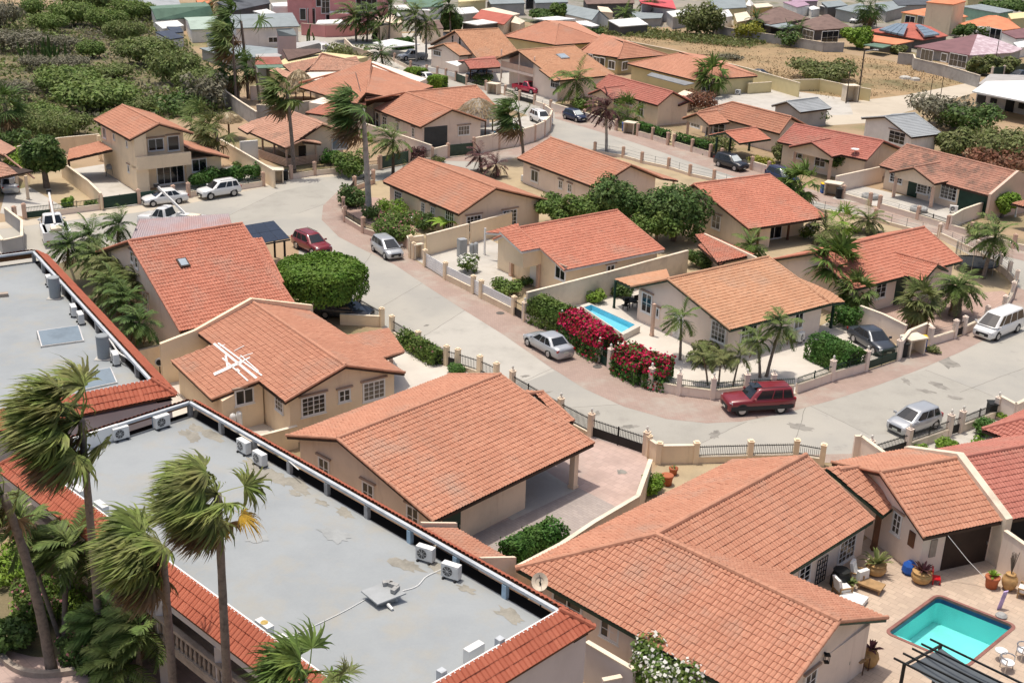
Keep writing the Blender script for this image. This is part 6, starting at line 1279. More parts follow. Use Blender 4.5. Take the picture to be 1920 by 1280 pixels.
PALMS = [
 ('fan','very tall palm with ragged dark windblown crown at the street bend',(692,402),(680,205),3.6,34,.95,dict(bark='bark_white',tr=.26,dead=.6,leaf='leaf_dark')),
 ('fan','tall palm with compact crown before the porch bungalow',(552,326),(538,172),3.0,30,.7,dict(wd=.06,tr=.2,dead=.2,leaf='leaf_feather')),
 ('feather','small green palm left of the garage house',(737,330),(737,265),3.2,16,.5,dict(bark='bark_dark')),
 ('fan','windblown palm beside the curved pink wall',(982,302),(972,212),3.2,26,.9,dict(dead=.5,leaf='leaf_dark')),
 ('feather','coconut palm in front of the balcony house',(1082,200),(1081,152),4.2,17,.3,dict(leaf='leaf_mid')),
 ('feather','dried brown palm with pale trunk on the upper street',(1137,285),(1136,205),3.0,18,.6,dict(bark='bark_white',leaf='leaf_purple',dead=.5)),
 ('fan','low bright green fan palm beside the dried brown palm',(1178,236),(1177,208),2.6,24,.1,dict(dead=0,leaf='leaf_mid')),
 ('fan','fan palm before the long yellow hip roofed house',(1336,180),(1334,140),3.4,22,.2,dict(wd=.06,leaf='leaf_mid',dead=.1)),
 ('fan','dark fan palm at the right end of the coral shed roof',(1508,392),(1500,343),2.7,26,.3,dict(wd=.06,leaf='leaf_mid',dead=.2)),
 ('fan','large fan palm standing between the amber roof and the red porch house',(1563,572),(1566,490),2.5,30,.1,dict(wd=.06,nl=20,leaf='leaf_mid',dead=.2,tr=.22)),
 ('fan','shorter fan palm just right of the large fan palm',(1609,596),(1606,545),1.9,26,.2,dict(wd=.06,nl=18,leaf='leaf_feather',dead=.2)),
 ('fan','grey green fan palm in the middle of the brick courtyard',(1727,616),(1726,565),2.0,26,.1,dict(wd=.06,nl=18,leaf='leaf_olive',dead=.3)),
 ('date','stout date palm by the corner of the brick courtyard',(1790,592),(1797,538),2.7,38,.1,dict(tr=.42,dead=.1)),
 ('feather','leaning coconut palm at the right edge behind the trampoline',(1843,522),(1866,445),3.0,18,.5,dict(dead=.3)),
 ('feather','thin palm in the white patio below the narrow pool',(1275,675),(1277,598),1.9,13,.4,dict(tr=.09,dead=0)),
 ('feather','taller of the twin palms by the window of the amber roofed house',(1437,706),(1465,612),2.0,17,.3,dict(tr=.1,dead=.1)),
 ('feather','shorter of the twin palms by the window of the amber roofed house',(1425,708),(1420,640),1.6,14,.4,dict(tr=.09,dead=.1)),
 ('feather','leftmost low palm clump behind the lamp topped fence',(1327,722),(1318,668),1.4,12,.3,dict(tr=.06,dead=.1,leaf='leaf_olive')),
 ('feather','middle low palm clump behind the lamp topped fence',(1347,724),(1352,672),1.4,12,.3,dict(tr=.06,dead=.1,leaf='leaf_olive')),
 ('feather','right low palm clump behind the lamp topped fence',(1374,726),(1388,668),1.4,12,.3,dict(tr=.06,dead=.1,leaf='leaf_olive')),
 ('fan','tallest windblown palm in front of the grey roofed long wall',(466,185),(452,40),4.2,24,1.0,dict(leaf='leaf_dark',dead=.4,tr=.2)),
 ('fan','second windblown palm with yellowish top before the long wall',(443,198),(436,68),3.8,24,.9,dict(leaf='leaf_feather',dead=.3)),
 ('fan','dark palm hanging over the grey stepped wall',(448,192),(440,122),3.4,22,.5,dict(leaf='leaf_dark',dead=.6)),
 ('fan','short dark palm right of the white trunked palm',(487,192),(476,122),2.6,18,.5,dict(leaf='leaf_dark',dead=.6)),
 ('feather','leftmost palm of the street corner group before the pink house',(668,78),(664,32),5.0,18,.7,dict()),
 ('feather','second palm of the street corner group before the pink house',(688,78),(690,36),4.4,18,.7,dict(leaf='leaf_dark')),
 ('feather','third palm of the street corner group, thin trunk',(717,78),(712,42),4.2,16,.7,dict()),
 ('feather','tall palm of the street corner group reaching the top edge',(729,78),(733,15),4.4,18,.7,dict(leaf='leaf_dark')),
 ('feather','left tall palm by the silver pickup',(781,116),(778,30),4.4,18,.8,dict(bark='bark_white')),
 ('feather','right tall palm by the silver pickup',(799,115),(799,44),3.8,16,.5,dict(bark='bark_white',dead=.5)),
 ('feather','tall dark palm before the round dark trees at the top',(845,64),(842,8),4.6,18,.8,dict(leaf='leaf_dark')),
 ('feather','small windblown palm at the street corner above the red hip roof',(719,130),(714,100),3.6,18,.7,dict(leaf='leaf_dark')),
 ('fan','left palm behind the two storey house',(383,268),(377,222),2.8,22,.4,dict(leaf='leaf_feather',dead=.2)),
 ('fan','right palm by the cream wall of the two storey house',(412,317),(405,242),2.8,22,.5,dict(leaf='leaf_olive',dead=.2)),
 ('fan','dark drooping palm at the left edge above the garden tree',(26,278),(8,195),3.0,26,-.2,dict(leaf='leaf_dark',dead=.5,tr=.22)),
 ('fan','tall fan palm beside the far parking at the top right',(1632,52),(1632,10),4.6,26,.1,dict(leaf='leaf_dark',dead=.3)),
 ('feather','left dry small palm at the island street corner',(903,322),(899,294),2.2,14,.5,dict(leaf='leaf_purple',dead=.2)),
 ('feather','right dry small palm at the island street corner',(934,332),(930,310),2.0,14,.5,dict(leaf='leaf_purple',dead=.2)),
 ('fan','low yellow green fan palm behind the red tiled ridge',(1580,436),(1580,414),2.0,20,0,dict(leaf='leaf_bright',dead=0)),
 ('date','low grey green palm behind the red tiled ridge',(1628,436),(1628,414),2.4,26,0,dict(leaf='leaf_olive',dead=0)),
 ('feather','small palm by the small red outbuilding',(1407,482),(1407,462),2.2,18,0,dict(dead=0,leaf='leaf_mid')),
 ('feather','feathery palm behind the ridge left of the large fan palm',(1545,455),(1548,432),2.2,18,0,dict(dead=0,leaf='leaf_olive')),
 ('feather','palm by the street wall below the round green tree, right edge',(1820,472),(1836,448),1.6,10,.2,dict(dead=0)) if False else None,
 ('feather','left garden palm before the brown shingled house',(1418,60),(1418,38),3.2,18,0,dict(leaf='leaf_dark',dead=0)),
 ('feather','middle garden palm before the brown shingled house',(1476,70),(1478,56),2.6,16,0,dict(leaf='leaf_dark',dead=0)),
 ('feather','right garden palm before the brown shingled house',(1502,74),(1500,54),2.8,16,0,dict(leaf='leaf_dark',dead=0)),
 ('feather','palm before the white roofed shed at the top',(1166,50),(1172,28),3.6,20,.1,dict(leaf='leaf_mid',dead=.1)),
 ('feather','tall palm by the pink roofed hall at the top',(1216,36),(1219,2),4.0,16,.2,dict(leaf='leaf_dark',dead=.4)),
 ('feather','palm at the top edge left of the navy roof',(416,34),(412,2),4.0,16,.4,dict(leaf='leaf_olive')),
 ('feather','second palm at the top edge left of the navy roof',(436,36),(434,3),4.0,16,.4,dict(leaf='leaf_olive')),
]
for q in PALMS:
 if q: palm(q[0],q[1],q[2],q[3],q[4],q[5],q[6],**q[7])
lab = ('left end of the dense palm thicket near the bucket truck','palm clump touching the pink metal roof','dark palm clump behind the tank at the thicket top','tall middle palm clump of the thicket','yellowish palm clump in the middle of the thicket','palm clump by the round pale awning','lower palm clump of the thicket with dry fronds','last palm clump of the thicket above the cream wall','dark palm clump along the tiled skirt','palm clump by the gable wall of the tall orange roof')
for i,(x,y,R,lf) in enumerate(((128,462,2.2,'leaf_dark'),(222,424,2.0,'leaf_dark'),(168,446,2.3,'leaf_dark'),(182,484,2.3,'leaf_feather'),(205,500,2.1,'leaf_olive'),(262,530,1.8,'leaf_olive'),(235,562,2.0,'leaf_dark'),(262,606,2.0,'leaf_dark'),(208,540,2.1,'leaf_feather'),(225,515,1.9,'leaf_olive'))):
 c = P(x,y,3.6);c2 = c.copy();c2[2] = 0
 t = palm('feather',lab[i],(x,y+30),(x,y),R,22,.4,top=c,dead=1.1,tr=.1,leaf=lf,nl=16);
t = thing('tree','clipped dense drum shaped tree with flat underside over the parked dark wagon','tree',P(602,592));b = P(602,592);r = np.random.default_rng(3);k = 13000
Rr,z0_,z1_ = 3.35,2.0,4.15;u = r.random(k);a = r.random(k)*2*PI;top = u < .5;rr = np.where(top,Rr*np.sqrt(r.random(k)),Rr);zz = np.where(top,z1_,z0_+(z1_-z0_)*r.random(k));edge = np.clip((rr/Rr-.8)/.2,0,1);zz = zz-np.where(top,edge**2*.45,0);rr = rr-np.where(top,0,np.clip((zz-z1_+.5)/.5,0,1)**2*.45);rr = rr*(1+.035*np.sin(a*5+1)+.03*np.sin(a*11))+r.normal(0,.09,k);zz = zz+r.normal(0,.07,k)+.08*np.sin(rr*3)*np.cos(a*4)
nn_ = nrm(np.column_stack([np.cos(a)*np.where(top,.25,1),np.sin(a)*np.where(top,.25,1),np.where(top,1,.15)])+r.normal(size=(k,3))*.5);crown_obj('crown',leaf_quads(b+np.column_stack([np.cos(a)*rr,np.sin(a)*rr,zz]),nn_,.12,.6,r),'leaf_clip',t)
MB().lathe(b,((Rr*.86,z0_+.25),(Rr*.9,z1_-.7),(Rr*.7,z1_-.2),(.1,z1_-.15)),20).build('dark_core',M('hedge_core',(0.03,0.04,0.015),0.95,0.3,4),t)  # solid dark drum filling the inside of the crown
m = MB();m.tube([b,b+np.array([.1,0,1.2]),b+np.array([0,0,2.4])],[.22,.17,.15],8)
for i in range(5): m.tube([b+np.array([.1,0,1.2]),b+np.array([1.6*math.cos(i*1.26),1.6*math.sin(i*1.26),2.4])],[.1,.06],6)
m.build('trunk',MATS['bark'],t)
TREES = [
 ('big dark leafy tree in the garden left of the stepped wall',(88,352),3.6,3.3,5.2,'leaf_dark',5200,.22,dict(tr=.3),(85,290,82,85)),
 ('largest round dark tree behind the coral red roof',(1262,452),3.7,3.0,4.0,'leaf_dark',5200,.19,dict(tr=.22),(1255,392,150,136)),
 ('tall dark tree left of the largest round tree, before the gable',(1160,440),2.9,2.7,4.8,'leaf_dark',4200,.18,dict(tr=.2),(1160,374,122,100)),
 ('bright green tree at the left end of the dark tree row',(1040,425),2.3,1.9,3.2,'leaf_mid',3000,.17,dict(tr=.16),(1044,388,88,54)),
 ('low green tree in the middle of the dark tree row',(1098,432),2.5,2.0,3.2,'leaf_mid',3000,.17,dict(tr=.16),(1098,386,96,62)),
 ('drooping tree in front of the largest round tree',(1230,462),2.2,1.8,3.0,'leaf_mid',2600,.16,dict(tr=.14),(1222,412,100,80)),
 ('round clipped green tree beside the garage of the blotched roof bungalow',(1878,408),2.2,1.9,2.7,'leaf_bright',3600,.14,dict(shell=.75,tr=.16),(1875,378,48,46)),
 ('dark conical shrub before the porch of the weathered coral house',(1570,330),2.6,2.4,2.9,'leaf_dark',2400,.18,dict(),(1567,303,48,44)),
 ('feathery dark tree by the grey awning of the weathered coral house',(1466,305),2.3,2.4,3.0,'leaf_olive',1900,.18,dict(),(1465,285,42,40)),
 ('broad green tree right of the grey gabled house',(1785,292),3.9,3.4,3.9,'leaf_olive',3800,.24,dict(),(1783,267,72,56)),
 ('round bright green tree at the end of the grey concrete wall',(1606,92),4.4,4.3,5.0,'leaf_bright',3800,.3,dict(),(1606,68,54,46)),
 ('green tree over the grey block wall by the plum roof',(1838,140),4.0,3.2,5.0,'leaf_olive',2600,.32,dict(),(1838,122,54,38)),
 ('smaller tree right of the plum roof tree',(1884,142),3.0,2.6,4.6,'leaf_olive',1800,.32,dict(),(1888,122,42,28)),
 ('tall sparse tree at the left end of the grey concrete wall',(1305,66),5.5,5.0,7.0,'leaf_olive',1700,.34,dict(),(1300,38,72,66)),
 ('second sparse tree before the white gabled house',(1335,68),4.0,4.4,6.5,'leaf_olive',1000,.32,dict(),(1345,46,56,58)),
 ('dark tree behind the white flat roof at the top',(845,62),5.2,4.6,6.2,'leaf_dark',2600,.36,dict(),(852,40,44,44)),
 ('dark bushy trees by the white canopy at the top',(1022,42),6.0,3.6,4.2,'leaf_dark',2600,.36,dict(),(1015,26,66,26)),
 ('light green small tree beside the dark canopy trees',(1046,44),3.4,3.4,4.6,'leaf_mid',1400,.34,dict(),(1048,18,30,26)),
 ('bush behind the long hip roof by the shed',(1112,66),4.2,2.4,3.0,'leaf_dark',1500,.3,dict(),(1104,57,40,18)),
 ('dark green trees at the upper right corner',(1880,30),9.0,6.0,6.0,'leaf_dark',3000,.5,dict(),(1875,10,84,32)),
 ('tree with white flowers behind the plum roof',(1842,74),4.2,3.2,4.6,'leaf_mid',1500,.34,dict(flowers=('petal_white',260,.3)),(1836,58,28,18)),
 ('dark tree left of the white flowering tree',(1805,72),5.0,3.6,4.6,'leaf_dark',2000,.36,dict(),(1806,56,42,24)),
 ('yellow green bush by the green awning at the right',(1684,102),2.8,2.6,2.8,'leaf_olive',1000,.3,dict(),(1684,94,30,20)),
 ('small bushy tree beside the pinkish house',(470,38),5.2,2.6,2.6,'leaf_mid',1400,.36,dict(),(470,30,42,14)),
 ('dark shrub with pink wall behind at the terrace of palms',(436,186),3.0,3.2,3.4,'leaf_dark',1600,.3,dict(flowers=('petal_white',80,.2)),(436,174,32,36)),
]
for lb,bs,R,H,zc,lf,n,s,kw,(cx,cy,w,h) in TREES:
 d = np.linalg.norm(P(*bs)-np.array([0,0,CAMH]));R = w/2/(FPX/d)*1.0;hh = h/2/(FPX/d);H = max(.6,math.sqrt(max(.1,hh*hh-(R*.33)**2))*1.2);zc = max(upto(bs[0],bs[1],cy),H*.8);tree(lb,bs,R,H,zc,lf,int(n*1.15),s,**kw)
BUSHES = [
 ('big flowering shrub above the silver minivan',(741,452),2.5,1.9,'leaf_mid',3800,.13,dict(flowers=('petal_pink',160,.09))),
 ('bright bush at the foot of the tallest street palm',(735,410),1.6,1.4,'leaf_bright',1600,.12,dict()),
 ('dark shrub beside the air conditioners of the tan house',(795,432),1.2,1.2,'leaf_dark',1200,.12,dict()),
 ('dark hedge bush at the foot of the tall palm',(700,412),1.1,1.1,'leaf_dark',1000,.12,dict()),
 ('round bush full of white flowers behind the white gate',(877,510),.95,1.0,'leaf_mid',1400,.10,dict(flowers=('petal_white',190,.11))),
 ('green shrub along the white fence panels',(950,552),1.5,.9,'leaf_mid',1600,.12,dict()),
 ('small shrub at the porch step of the coral roofed house',(985,536),.7,.5,'leaf_dark',500,.1,dict()),
 ('small round clipped tree on the lawn edge by the long cream wall',(1117,568),.85,.7,'leaf_bright',1300,.09,dict(shell=.75)),
 ('dark bush in the corner behind the round clipped tree',(1165,556),.9,.9,'leaf_dark',900,.11,dict()),
 ('round olive hedge bush before the amber roofed house',(1328,680),1.75,.75,'leaf_olive',2600,.11,dict(shell=.7)),
 ('dark bush between the amber house and the carport',(1583,612),1.3,1.2,'leaf_hedge',1900,.11,dict(shell=.65)),
 ('dark bush at the gable of the red porch house',(1520,556),1.5,1.0,'leaf_dark',1300,.12,dict()),
 ('dark bush on the small red outbuilding wall',(1310,500),1.5,1.1,'leaf_dark',1500,.12,dict()),
 ('weed tuft at the foot of the bin shelter',(1748,660),.6,.35,'leaf_olive',400,.09,dict()),
 ('white flowering bush on the wall behind the red outbuilding',(1516,448),1.0,1.1,'leaf_mid',900,.13,dict(flowers=('petal_white',90,.12))),
 ('large bush covered in white blossoms at the bottom edge',(1248,1330),1.75,1.55,'leaf_mid',5200,.10,dict(flowers=('petal_white',420,.085),z0=.6)),
 ('second white blossomed bush just right of the large one',(1345,1345),1.3,1.2,'leaf_mid',3200,.10,dict(flowers=('petal_white',200,.085),z0=.4)),
 ('round dark green bush by the coral corner roof',(1845,815),.85,.8,'leaf_hedge',1500,.09,dict()),
 ('low bright bush left of the coral corner roof',(1772,842),.75,.5,'leaf_bright',900,.09,dict()),
 ('lowest bright bush by the driveway gate, right',(1727,850),.65,.35,'leaf_bright',700,.08,dict()),
 ('bright bush touching the coral roof eave',(1838,836),.6,.4,'leaf_bright',600,.08,dict()),
 ('green bush behind the round dark bush at right',(1882,788),.6,.5,'leaf_bright',600,.09,dict()),
 ('green shrub by the terracotta pots and tan wall',(1222,925),.8,.7,'leaf_bright',1300,.09,dict()),
 ('small clipped bush on the white patio edge',(857,700),.75,.55,'leaf_hedge',1200,.08,dict()),
 ('round clipped bush before the porch bungalow',(621,308),1.3,1.1,'leaf_hedge',1300,.13,dict(shell=.7)),
 ('leftmost round shrub before the two storey house',(372,352),1.15,1.1,'leaf_hedge',1200,.13,dict()),
 ('second round shrub before the two storey house',(392,346),1.2,1.2,'leaf_hedge',1200,.13,dict()),
 ('third round shrub, above the white suv',(418,338),1.0,1.0,'leaf_hedge',900,.13,dict()),
 ('fourth round shrub above the white suv roof',(436,336),1.1,1.0,'leaf_hedge',1000,.13,dict()),
 ('fifth round shrub by the low wall',(455,338),1.1,1.1,'leaf_hedge',1000,.13,dict()),
 ('last round shrub beside the bin store',(478,336),1.1,1.2,'leaf_hedge',1000,.13,dict()),
 ('dark ground cover along the cream stepped wall',(462,312),1.6,.5,'leaf_dark',800,.14,dict()),
 ('purple leaved bush by the dark green gate',(775,302),1.6,1.1,'leaf_purple',1200,.13,dict()),
 ('yellow green bush below the garage house wall',(702,262),2.0,.8,'leaf_bright',700,.15,dict()),
 ('leafy shrub under the tallest palm',(655,330),2.2,2.0,'leaf_mid',2200,.17,dict()),
 ('leafy dark shrub at the corner fence of the island',(660,385),1.8,1.5,'leaf_dark',1800,.15,dict()),
 ('low weed tuft before the pale wall panel',(822,304),.9,.5,'leaf_olive',400,.13,dict()),
 ('bushes by the white fence of the balcony house',(905,158),2.0,1.0,'leaf_mid',700,.18,dict()),
 ('bush by the coconut palm',(1093,208),2.0,1.3,'leaf_mid',900,.17,dict()),
 ('dark red green bush between the two upper bungalows',(1310,205),3.4,1.7,'leaf_red',1600,.2,dict(flowers=None)),
 ('yellow flowering bush before the weathered coral house',(1428,312),1.9,.9,'leaf_yellow',900,.15,dict()),
 ('grey green shrub by the porch of the salmon roofed bungalow',(1350,280),2.4,1.1,'leaf_olive',1100,.16,dict()),
 ('spreading olive bush on the dry field',(1545,150),6.0,2.3,'leaf_olive',3200,.28,dict()),
 ('small bush on the pale yard beside the grey shed',(1522,232),2.4,1.4,'leaf_mid',1000,.2,dict()),
 ('grey green bush by the unfinished block building',(1760,236),5.0,3.0,'leaf_grey',2200,.28,dict()),
 ('dark green bush right of the grey green bush',(1815,248),5.0,2.6,'leaf_dark',2200,.28,dict()),
 ('wide olive thicket at the right edge',(1885,296),6.5,2.8,'leaf_olive',3200,.26,dict()),
 ('reddish thicket below the olive one, right edge',(1885,318),6.0,1.6,'leaf_red',2200,.24,dict()),
 ('olive bush by the gate pillar at the right',(1833,445),1.3,1.1,'leaf_olive',900,.14,dict()),
 ('bush on the field edge at the long yellow wall',(1370,112),2.4,.8,'leaf_grey',600,.22,dict()),
 ('low shrubs in front of the grey concrete wall',(1404,76),3.4,2.4,'leaf_yellow',900,.3,dict()),
 ('small dark shrub against the grey concrete wall',(1478,88),2.6,2.0,'leaf_dark',700,.28,dict()),
 ('green bush by the far street',(645,108),4.6,1.4,'leaf_olive',1200,.26,dict()),
 ('pale green scrub bush above the two storey house',(388,205),3.6,3.2,'leaf_grey',1500,.26,dict()),
 ('dark scrub hedge behind the two storey house',(340,212),5.0,1.8,'leaf_dark',1800,.26,dict()),
 ('bright bush behind the garden tree at the left',(50,318),2.8,1.6,'leaf_bright',1300,.2,dict()),
 ('dark bush at the left edge behind the carport',(12,290),3.0,2.0,'leaf_dark',1300,.2,dict()),
 ('small bush by the low fence of the dry yard',(176,388),.9,.5,'leaf_mid',500,.12,dict()),
 ('spiky potted agave on the dry yard',(128,388),.6,.7,'leaf_bright',300,.22,dict()),
 ('flowering courtyard shrub left of the slender palm',(75,1160),1.3,1.2,'leaf_mid',2600,.10,dict(flowers=('petal_pink',120,.07))),
 ('flowering courtyard shrub behind the planter kerb',(150,1240),1.0,.8,'leaf_dark',1800,.10,dict(flowers=('petal_pink',90,.07))),
 ('dark courtyard bush under the leaning fan palm',(20,1215),1.2,.9,'leaf_dark',1800,.12,dict()),
 ('bright green ground bush by the courtyard wall',(25,1075),2.0,.7,'leaf_bright',2200,.11,dict()),
 ('bright green ground bush beneath the bushy palm',(95,1135),1.9,.7,'leaf_bright',2200,.11,dict()),
 ('dark undergrowth bush at the balcony columns',(205,1240),1.5,1.2,'leaf_dark',2200,.12,dict()),
]
for lb,bs,R,H,lf,n,s,kw in BUSHES: bush(lb,bs,R,H,lf,n,s,**kw)
hedge('tall green hedge at the left end of the bougainvillea, beside the narrow pool',[(1008,600),(1060,622)],1.9,1.9,'leaf_mid',5200,.11,lumpy=.12,round_=.7)
hedge('crimson bougainvillea hedge between street and narrow pool',[(1072,630),(1118,664),(1140,676)],2.0,1.9,'leaf_hedge',6000,.11,('petal_crimson',5200,.10),lumpy=.16,round_=.6)
hedge('crimson and green bougainvillea hedge right of the garden gate',[(1172,694),(1215,716),(1250,722)],2.2,1.75,'leaf_hedge',6400,.11,('petal_crimson',2600,.10),lumpy=.16,round_=.6)
hedge('clipped box hedge hiding the dark blue car',[(1530,668),(1568,686),(1600,700)],2.2,1.75,'leaf_hedge',6500,.085,lumpy=.06,round_=.6)
hedge('dark clipped hedge on the pink carport yard beside the tan wall',[(958,1062),(1000,1040),(1040,1020)],1.5,1.3,'leaf_hedge',6500,.085,lumpy=.10,round_=.4)
hedge('planted hedge row behind the iron fence of the white patio',[(758,646),(795,668),(822,684)],1.1,1.0,'leaf_mid',3200,.10,('petal_pink',60,.06),lumpy=.14,round_=.4)
hedge('upper of two bright clipped hedges by the red hip roof',[(770,150),(790,153)],3.0,1.8,'leaf_bright',1500,.17)
hedge('lower of two bright clipped hedges by the red hip roof',[(808,166),(832,168)],3.0,1.8,'leaf_bright',1500,.17)
hedge('left clipped hedge behind the rose pillared wall',[(1199,252),(1222,259)],1.2,1.5,'leaf_hedge',1000,.15)
hedge('middle clipped hedge behind the rose pillared wall',[(1228,260),(1248,267)],1.2,1.4,'leaf_hedge',900,.15)
hedge('long clipped hedge behind the rose pillared wall',[(1269,273),(1297,281),(1328,291)],1.2,1.5,'leaf_hedge',1500,.15)
hedge('dark hedge behind the driveway of the silver pickup',[(742,94),(770,90)],1.6,1.8,'leaf_hedge',900,.2)
t = thing('banana_plant','banana plant with broad leaves below the corner of the tan house','banana plant',P(832,440));r = np.random.default_rng(4);L = []
for i in range(9):
 az = i*2.4;d = np.array([math.cos(az),math.sin(az),1.2]);p = [P(832,440)+np.array([0,0,.8])];tt = unit(d)
 for k in range(4): p.append(p[-1]+tt*.5);tt = unit(tt+np.array([-.1,0,-.42]))
 L.append(strips(np.array(p)[None],np.array([.05,.24,.28,.2,.03]),unit(np.cross(d,(0,0,1)))[None,None]))
crown_obj('leaves',join(L),'leaf_bright',t);MB().tube([P(832,440),P(832,440)+np.array([0,0,.9])],.11).build('stem',MATS['leaf_olive'],t)
def thorn(label,px,py,w,kind,R0=4.0):
 zc = 2.5;c = P(px,py,zc);dist = np.linalg.norm(c-np.array([0,0,CAMH]));s = w/(FPX/dist)/2/R0
 pr = THORN[kind];o = copy_tree(pr) if pr['used'] else pr;pr['used'] = 1
 o.location = (float(c[0])+random.uniform(-.9,.9),float(c[1])+random.uniform(-2.5,2.5),0);sc = float(s)*random.uniform(.72,1.2);o.scale = (sc*random.uniform(.85,1.2),sc*random.uniform(.8,1.15),max(.6,min(1.7,sc*random.uniform(.75,1.5))));o.rotation_euler = (0,0,random.random()*6.28);o['label'] = label;o['group'] = 'thorn trees of the scrubland'
 return o
THORN = {}
for kd,lf,n,sh in (('olive','leaf_thorn',5200,.25),('green','leaf_scrub',5200,.25),('grey','leaf_grey',2600,.15),('dark','leaf_mid',3600,.5)):
 r = np.random.default_rng(len(kd)*11);lb = [((0,0,.2),(2.8,2.8,1.3)),((.5,-.4,-.7),(3.4,3.4,1.1))]
 for i in range(8): a = i*.785+r.random()*.5;q = 2.2+r.random()*.8;lb.append(((q*math.cos(a),q*math.sin(a),-.1+r.random()*.5),(1.6+r.random()*.6,1.6+r.random()*.6,  .8+r.random()*.5)))
 if kd == 'dark': lb = [((0,0,.1),(3.2,3.2,2.0)),((1.4,.5,.2),(2.2,2.2,1.6)),((-1.3,-.6,.1),(2.2,2.2,1.6))]
 t = tree('thorn',(0.0,0.0,0.0),4,1,2.3,lf,n,.22,name='thorn_tree',cat='tree',bark='bark_dark',lobes=lb,limbs=8,tr=.2,shell=sh,seed=5);t['used'] = 0;THORN[kd] = t
SCR = [(146,22,84,'green','broad green thorn tree near the top, left of the grey roofs'),(208,30,84,'green','green thorn tree beside the dark green roofed hall'),(182,78,52,'dark','round dark green tree in the middle of the scrub'),
 (94,38,84,'green','green thorn tree below the top left cactus'),(38,70,96,'grey','wide greyish thorn tree at the left edge of the scrub'),(271,96,108,'olive','olive thorn tree in front of the pale grey roof'),(318,128,112,'olive','wide olive thorn tree by the dry clearing'),
 (208,122,84,'olive','dull olive thorn tree under the round dark tree'),(378,138,76,'olive','olive thorn tree next to the stepped grey wall'),(125,148,108,'green','green thorn tree right of the cactus group'),(188,178,120,'green','largest green thorn tree above the two storey house'),
 (84,190,104,'green','green thorn tree above the garden tree'),(138,212,84,'olive','brownish thorn tree left of the two storey roof'),(48,214,76,'olive','olive thorn tree at the left edge near the dark palm'),(252,178,84,'olive','small thorn tree above the two storey ridge'),
 (14,32,80,'grey','bare grey thorn tree at the top left corner'),(230,56,62,'olive','small olive thorn tree below the dark green hall'),(60,100,70,'grey','grey thorn tree behind the cactus group'),(120,68,84,'grey','pale grey green thorn tree in the upper scrub'),(150,106,70,'grey','bare thorn tree right of the cactus group'),
 (30,150,60,'grey','bare grey bush on the brown patch at the left edge'),(280,70,44,'dark','yellow green round bush by the solar roof'),(318,76,38,'dark','small round bush left of the white flowered shrub'),(250,14,76,'green','thorn tree touching the top edge before the grey roofs'),(180,4,84,'olive','thorn tree at the top edge of the scrub'),
 (60,4,70,'dark','dark tree at the top edge left of the scrub'),(100,232,60,'olive','low thorn bush above the garden tree'),(348,98,60,'olive','thorn tree below the white flowered shrub'),(215,205,60,'olive','low thorn bush touching the two storey roof'),(75,140,60,'grey','low grey bush below the cactus group')]
for px,py,w,kd,lb in SCR: thorn(lb,px,py,w,kd)
def cactus(label,px,py,h,n,sp):
 r = np.random.default_rng(px);b = P(px,py);t = thing('cactus',label,'cactus',b,'column cacti in the scrub')
 for i in range(n):
  p = b+np.array([r.normal()*sp,r.normal()*sp*.6,0]);hh = h*(.6+.5*r.random());MB().tube([p,p+np.array([r.normal()*.15,0,hh*.5]),p+np.array([r.normal()*.25,0,hh])],[.16,.17,.1],7).build('stem',MATS['leaf_dark'],t)
cactus('clump of column cacti near the top left corner',65,26,4.2,12,1.1);cactus('small group of column cacti at the left of the scrub',50,122,3.4,5,.5);cactus('dense column cacti in the middle of the scrub',84,124,3.6,8,.9);cactus('tall column cacti beside the dense ones',103,122,4.6,10,.9);cactus('two armed cactus on the street corner before the pinkish wall',582,82,3.4,3,.6)
def thatch_hut(label,px,py,R,hr,he,mat,posts,name='thatched_hut'):
 b = P(px,py);t = thing(name,label,'thatched hut',b);r = np.random.default_rng(px);prof = [(.05,hr),(R*.3,hr-(hr-he)*.10),(R*.62,hr-(hr-he)*.38),(R*.88,he+(hr-he)*.22),(R*1.0,he),(R*.97,he-.22),(R*.85,he+.05)]
 V = MB().lathe(b,prof[::1],26);V.v = [(x+r.normal()*.04,y+r.normal()*.04,z+r.normal()*.04) for x,y,z in V.v];o = V.build('thatch',MATS[mat],t)
 k = 900;a = r.random(k)*2*PI;q = np.sqrt(r.random(k));zz = np.interp(q*R,[p[0] for p in prof[:5]],[p[1] for p in prof[:5]])+.03;pos = b+np.stack([np.cos(a)*q*R,np.sin(a)*q*R,zz],1);dn = np.stack([np.cos(a)*.85,np.sin(a)*.85,-np.full(k,.5)],1);pts = np.stack([pos,pos+dn*.18,pos+dn*.42],1);sd = np.stack([-np.sin(a),np.cos(a),0*a],1)[:,None]
 crown_obj('straw',strips(pts,np.array([.05,.05,.015]),sd),'leaf_straw',o)
 for i in range(posts):
  a_ = 2*PI*i/max(posts,1)+.5;d = np.array([math.cos(a_),math.sin(a_),0])*(R*.72 if posts > 1 else 0);MB().tube([b+d,b+d+np.array([0,0,he+.25])],.09 if posts > 1 else .12).build('post',MATS['wood_brown'],t)
thatch_hut('large grey thatched round hut beside the garage house',896,250,2.9,4.5,2.5,'thatch',4);thatch_hut('golden thatched parasol behind the cream wall',430,260,1.6,3.2,2.3,'thatch_gold',1,'thatched_parasol');thatch_hut('pale pointed thatched hut left of the red hip roof',562,186,2.3,4.2,1.6,'thatch_gold',4)
